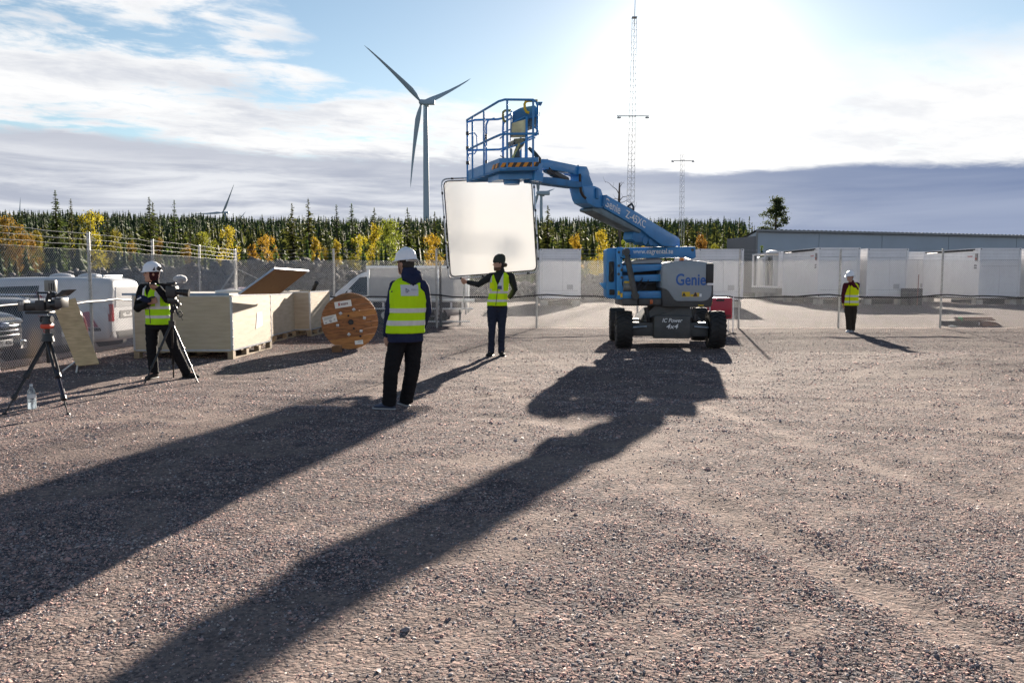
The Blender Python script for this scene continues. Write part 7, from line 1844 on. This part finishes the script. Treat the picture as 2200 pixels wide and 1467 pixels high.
PB = person('person in beanie and yellow vest holding up the white screen', J, R(188), R(250), 1.06,
            dict(trousers=navy_t, top=dkgrey_c, top_name='sweater', shoe=boot_m, boots=True, collar=True, legfit=.95, sleeve=.98, hem=-.06, ease=.006, vest=vest_m, vest_hem=-.015, vest_ease=.022, vneck=.60, bands=((.10, .17), (.36, .43)), braces=.105, zip=.60), (R(165), R(200)), wide=.93)
hd, hr, hf, s = PB['hd'], PB['hr'], PB['hf'], PB['s']
b = MB(); b.loft([PB['headring'](.022, .090, .108, 0), PB['headring'](.055, .096, .114, -.004), PB['headring'](.10, .094, .110, -.01), PB['headring'](.15, .074, .088, -.02), PB['headring'](.178, .03, .04, -.03)]); link('beanie', fuse(b, .009, 'beanie', .004, .03, 1), PB['body'], cloth('grey_green_knit', (.040, .046, .040), b=120))
b = MB(); b.sphere(hd - hf * .118 * s + Vector((0, 0, -.02)), (.042, .042, .042)); b.build('hair_bun', mat('brown_hair', (.06, .035, .022), .7, vary=.4, vscale=40), PB['body'])
b = MB(); b.loft([PB['headring'](-.128, .030, .034, .05), PB['headring'](-.108, .054, .064, .032), PB['headring'](-.066, .067, .085, .012), PB['headring'](-.05, .062, .06, -.02)]); link('beard', fuse(b, .008, 'beard', .003, .02, 1), PB['body'], mat('brown_beard', (.10, .05, .03), .8, vary=.4, vscale=60))
pkt = cloth('hi_vis_pocket', (.50, .92, .01), v=.05)
for (t0, t1, x0, x1) in ((.50, .70, .035, .115), (.18, .345, .035, .135), (.18, .345, -.135, -.035)): patch(PB, t0, t1, x0, x1, True, 'pocket', vest_m, .007)
q_ = patch(PB, .60, .70, -.10, -.03, True, 'badge', mat('badge_white', (.56, .60, .66), .5), .010); q_ = patch(PB, .49, .595, -.105, -.035, True, 'badge', mat('badge_navy', (.05, .07, .16), .5), .010)
# ---------- diffusion screen held by him
YS = 15.34
scr_p = [(948, 385), (1146, 377), (1158, 585), (964, 600)]
scr_m = bpy.data.materials.new('diffusion_silk'); scr_m.use_nodes = True; nt = scr_m.node_tree; nt.nodes.clear(); o_ = nt.nodes.new('ShaderNodeOutputMaterial'); tl = nt.nodes.new('ShaderNodeBsdfTranslucent'); tl.inputs[0].default_value = (.300, .299, .295, 1); df_ = nt.nodes.new('ShaderNodeBsdfDiffuse'); df_.inputs[0].default_value = (.55, .55, .54, 1); mx_ = nt.nodes.new('ShaderNodeAddShader'); nt.links.new(tl.outputs[0], mx_.inputs[0]); nt.links.new(df_.outputs[0], mx_.inputs[1]); nt.links.new(mx_.outputs[0], o_.inputs[0])
SO = W(1056, 600, YS); SO.z = gz(SO.x, YS); scr = thing('diffusion_screen', 'large white diffusion screen in a metal frame, held up under the basket', 'screen', SO)
def scr_ring(inset, r_, n=6):
    c = [W(x, y, YS) - SO for x, y in scr_p]; ce = sum(c, Vector()) / 4; out = []
    for i in range(4):
        p = c[i] + (ce - c[i]).normalized() * inset; a = (c[i - 1] - c[i]).normalized(); b = (c[(i + 1) % 4] - c[i]).normalized()
        for k in range(n + 1):
            t_ = k / n; out.append((p + a * r_).lerp(p, t_).lerp(p.lerp(p + b * r_, t_), t_))
    return out
mb = MB(); mb.tube(scr_ring(0, .12), .0145, 10, closed=True); mb.build('frame_tube', steel_m, scr)
rim = scr_ring(.060, .10)
mb = MB(); P_ = [p + Vector((0, .0, 0)) for p in rim]; mb.prism(P_, (0, .003, 0)); mb.build('diffusion_cloth', scr_m, scr)
mb = MB(); mb.tube([p + Vector((0, -.003, 0)) for p in rim], .011, 6, closed=True); mb.build('cloth_edge', trim_m, scr)
fr_ = scr_ring(0, .12)
for i in range(4):
    c = [W(x, y, YS) - SO for x, y in scr_p]
    for t_ in (.12, .36, .62, .86):
        p = c[i].lerp(c[(i + 1) % 4], t_); d_ = (c[(i + 1) % 4] - c[i]).normalized(); mb = MB(); mb.tube([p - d_ * .025, p + d_ * .025], .019, 8); mb.build('clamp', trim_m, scr)
mb = MB(); mb.tube([W(x, y, YS + .03) - SO for x, y in ((998, 604), (996, 640), (997, 652))], .012, 8); mb.build('handle_tube', steel_m, scr)

# ---------- cameraman with the small tripod
YV = 11.75
J = dict(pelvis=jw(342, 690, YV), chest=jw(337, 645, YV), neck=jw(331, 612, YV), head=jw(326, 588, YV - .03),
         hipR=jw(328, 697, YV), hipL=jw(358, 697, YV), kneeR=jw(326, 752, YV - .02), kneeL=jw(374, 748, YV - .04), ankleR=jw(331, 806, YV - .05), ankleL=jw(402, 800, YV + .12),
         shR=jw(307, 620, YV), shL=jw(362, 620, YV), elbR=jw(296, 662, YV - .03), elbL=jw(360, 643, YV - .18), wriR=jw(320, 651, YV - .24), wriL=jw(338, 617, YV - .26),
         footL=jw(404, 812, YV + .1), footR=jw(333, 818, YV - .05), handR=((1, -.5, .35), (.2, 1, .3), .55, 1), handL=((-1, .0, .10), (.2, .8, .6), .6, 1))
for k in ('L', 'R'): J['ankle' + k].z = gz(J['ankle' + k].x, J['ankle' + k].y) + .09
PV = person('person in white climbing helmet and green vest working a camera on a small tripod', J, R(205), R(236), 1.0,
            dict(trousers=black_c, top=black_c, shoe=boot_m, boots=True, collar=True, legfit=1.06, sleeve=1.08, hem=-.12, ease=.012, vest=vest_g, vest_hem=-.045, vest_ease=.028, vneck=.66, bands=((.09, .17), (.34, .42)), braces=.115, zip=.66), (R(95), R(190)), wide=1.0)
hh = hard_hat(PV, .010, .012, 'climbing_helmet', None, .04); strap(PV, 1)
hd, hr, hf, s = PV['hd'], PV['hr'], PV['hf'], PV['s']; Zv = Vector((0, 0, 1))
for k in (-1, 1):
    b = MB(); b.prism([hd + hr * k * .112 * s + Zv * z * s + hf * y * s for y, z in ((.01, .045), (-.025, .045), (-.022, .10))], hr * k * .004); b.build('helmet_vent', trim_m, hh)
    b = MB(); c = hd + hr * k * .108 * s + Zv * .075 * s - hf * .085 * s; b.tube([c, c + hr * k * .035 * s], [.036 * s, .03 * s], 14); b.build('ear_defender', trim_m, hh)
b = MB(); b.loft([PV['headring'](-.10, .062, .072, -.012), PV['headring'](-.05, .080, .088, -.014), PV['headring'](.0, .084, .094, -.016), PV['headring'](.05, .084, .098, -.014)]); link('headscarf', fuse(b, .008, 'headscarf', .003, .03, 1), PV['body'], cloth('dark_maroon_scarf', (.045, .014, .018)))
o_ = PV['o']; hnd = J['wriL'] - o_
def held(name, label, cat, M0, build):
    pass
c = J['wriL'] + Vector((-.085, -.03, .045)); mb = MB(c); mb.rbox((c.x - .085, c.y - .012, c.z - .008), (c.x + .07, c.y + .035, c.z + .008), .004); tag(mb.build('phone', trim_m), 'dark phone held flat at the mouth of the cameraman', 'phone')
c = J['wriR'] + Vector((-.02, -.10, .06)); mb = MB(c); mb.sphere(c, (.10, .075, .045), 16, 8, Matrix.Rotation(R(25), 3, 'Y')); mb.prism([c + Vector((.05, -.05, .0)), c + Vector((.14, -.04, .025)), c + Vector((.14, .04, .025)), c + Vector((.05, .05, .0))], (0, 0, .012)); capo = tag(mb.build('cap', navy_c), 'dark cap with white letters held at the waist of the cameraman', 'cap')
mb = MB(); mb.beam(J['wriR'] + Vector((-.10, -.15, .055)) - c, J['wriR'] + Vector((-.03, -.175, .085)) - c, .004, .018); lt_ = mb.build('lettering', white_l, capo)
# small tripod, camera and furry microphone
a_, b1, b2, b3 = W(369, 693, YV - .25), G(310, 825), G(373, 811), G(425, 822)
tp = thing('video_tripod', 'slim black tripod with spread legs in front of the cameraman', 'tripod', (a_.x, a_.y, 0)); to = tp.location
for q in (b1, b2, b3):
    for s_, (t0, t1, r_) in enumerate(((0, .45, .018), (.40, .74, .0145), (.70, 1.0, .011))):
        mb = MB(); A_, B_2 = a_ - to, q - to; mb.tube([A_.lerp(B_2, t0), A_.lerp(B_2, t1)], r_, 10)
        if s_ < 2: mb.tube([A_.lerp(B_2, t1 - .03), A_.lerp(B_2, t1)], r_ * 1.45, 10)
        lg = mb.build('leg', carbon, tp)
mb = MB(); mb.tube([a_ - to + Vector((0, 0, -.06)), a_ - to + Vector((0, 0, .03))], .045, 12); mb.build('spider', carbon, tp)
mb = MB(); top_c = W(369, 652, YV - .25) - to; mb.tube([a_ - to, top_c], .021, 12); mb.build('centre_column', carbon, tp)
mb = MB(); mb.rbox(top_c + Vector((-.05, -.05, -.01)), top_c + Vector((.06, .06, .09)), .02); mb.tube([top_c + Vector((.03, -.03, .03)), top_c + Vector((.10, -.06, -.14)), top_c + Vector((.12, -.06, -.16))], [.012, .012, .016], 8); mb.build('pan_head', carbon, tp)
for k, (x, y) in enumerate(((372, 640), (378, 648), (384, 655), (376, 662), (370, 668))): mb = MB(); mb.sphere(W(x, y, YV - .25) - to, (.035, .05, .035), 10, 6); mb.build('head_knob', trim_m, tp)
vc = W(375, 625, YV - .28); vcm = thing('video_camera', 'black video camera with a furry microphone on the slim tripod', 'camera', vc)
mb = MB(); mb.rbox((-.11, -.07, -.09), (.04, .08, .07), .025); mb.build('camera_body', trim_m, vcm)
mb = MB(); mb.tube([(.03, 0, -.01), (.12, .01, -.02), (.125, .01, -.02), (.20, .02, -.03)], [.045, .045, .056, .056], 18); mb.build('lens', carbon, vcm)
mb = MB(); mb.rbox((-.10, -.05, .085), (.02, .05, .125), .015); mb.tube([(.0, 0, .12), (.05, 0, .15)], .018, 8); mb.build('hot_shoe', carbon, vcm)
mc = W(387, 600, YV - .28) - vc
r = np.random.default_rng(2); n = 1700; d = r.normal(0, 1, (n, 3)); d /= np.linalg.norm(d, axis=1, keepdims=True); ax_ = np.array([.095, .052, .050]); Cc = np.array(mc) + d * ax_ * .86; U_ = d * .018; sd_ = np.cross(d, r.normal(0, 1, (n, 3))); sd_ /= np.linalg.norm(sd_, axis=1, keepdims=True)
fur = quads_mesh('furry_windshield', Cc, U_, sd_ * .004, thin_mat('grey_fur', (.80, .81, .83), (.92, .92, .92), .55, .9)); fo = link('furry_windshield', fur, vcm, MATS['grey_fur']); fo.rotation_euler = (0, 0, 0)
mb = MB(); mb.sphere(mc, tuple(ax_ * .86), 18, 10); mb.build('windshield_core', mat('fur_core', (.60, .61, .63), .9), fo)
mb = MB(); pts = [W(385, 640, YV - .3) - vc, W(386, 665, YV - .3) - vc]
for k in range(26): a = k * .9; pts.append(W(387 + 5.5 * math.cos(a), 674 + 6 * math.sin(a) + (k % 4) * .8, YV - .3 + .002 * k) - vc)
pts.append(W(393, 688, YV - .3) - vc); mb.tube(pts, .004, 5); mb.build('hanging_cable', carbon, vcm)

# ---------- person by the far fence
YD = 22.2
J = dict(pelvis=jw(1827, 655, YD), chest=jw(1829, 628, YD), neck=jw(1829, 608, YD), head=jw(1826, 594.5, YD - .03),
         hipR=jw(1821, 659, YD), hipL=jw(1834, 659, YD), kneeR=jw(1823, 683, YD - .04), kneeL=jw(1833, 683, YD - .02), ankleR=jw(1824, 706, YD - .06), ankleL=jw(1831, 706, YD),
         shR=jw(1817, 613, YD - .05), shL=jw(1841, 612, YD + .03), elbR=jw(1812, 634, YD + .02), elbL=jw(1840, 621, YD - .12), wriR=jw(1812, 652, YD - .0), wriL=jw(1829, 605, YD - .17),
         footL=jw(1832, 711, YD), footR=jw(1822, 712, YD - .1), handR=((0, -.1, -1), (1, 0, 0), .3, -1), handL=((-.5, -.1, .8), (0, .8, .3), .6, 1))
for k in ('L', 'R'): J['ankle' + k].z = gz(J['ankle' + k].x, J['ankle' + k].y) + .085
PD = person('person in maroon sleeves and white helmet by the far fence, hand at mouth', J, R(212), R(235), .965,
            dict(trousers=brown_t, top=maroon_c, top_name='sweater', shoe=mat('pale_sneaker', (.42, .43, .46), .6, vary=.3, vscale=20), sole=mat('pale_sole', (.42, .42, .43), .7), collar=True, legfit=1.18, sleeve=1.15, hem=-.03, ease=.010, vest=vest_m, vest_hem=-.015, vest_ease=.040, vneck=.80, bands=((.10, .19), (.36, .45)), zip=.80), (R(235), R(225)), wide=1.04)
hard_hat(PD, .008, .026); hd, hr, hf, s = PD['hd'], PD['hr'], PD['hf'], PD['s']
mb = MB(); mb.tube([hd + hf * .098 * s + hr * k * .05 * s + Vector((0, 0, .012)) for k in (-1.3, -.6, 0, .6, 1.3)], [.010, .020, .010, .020, .010], 8); mb.build('sunglasses', trim_m, PD['body'])
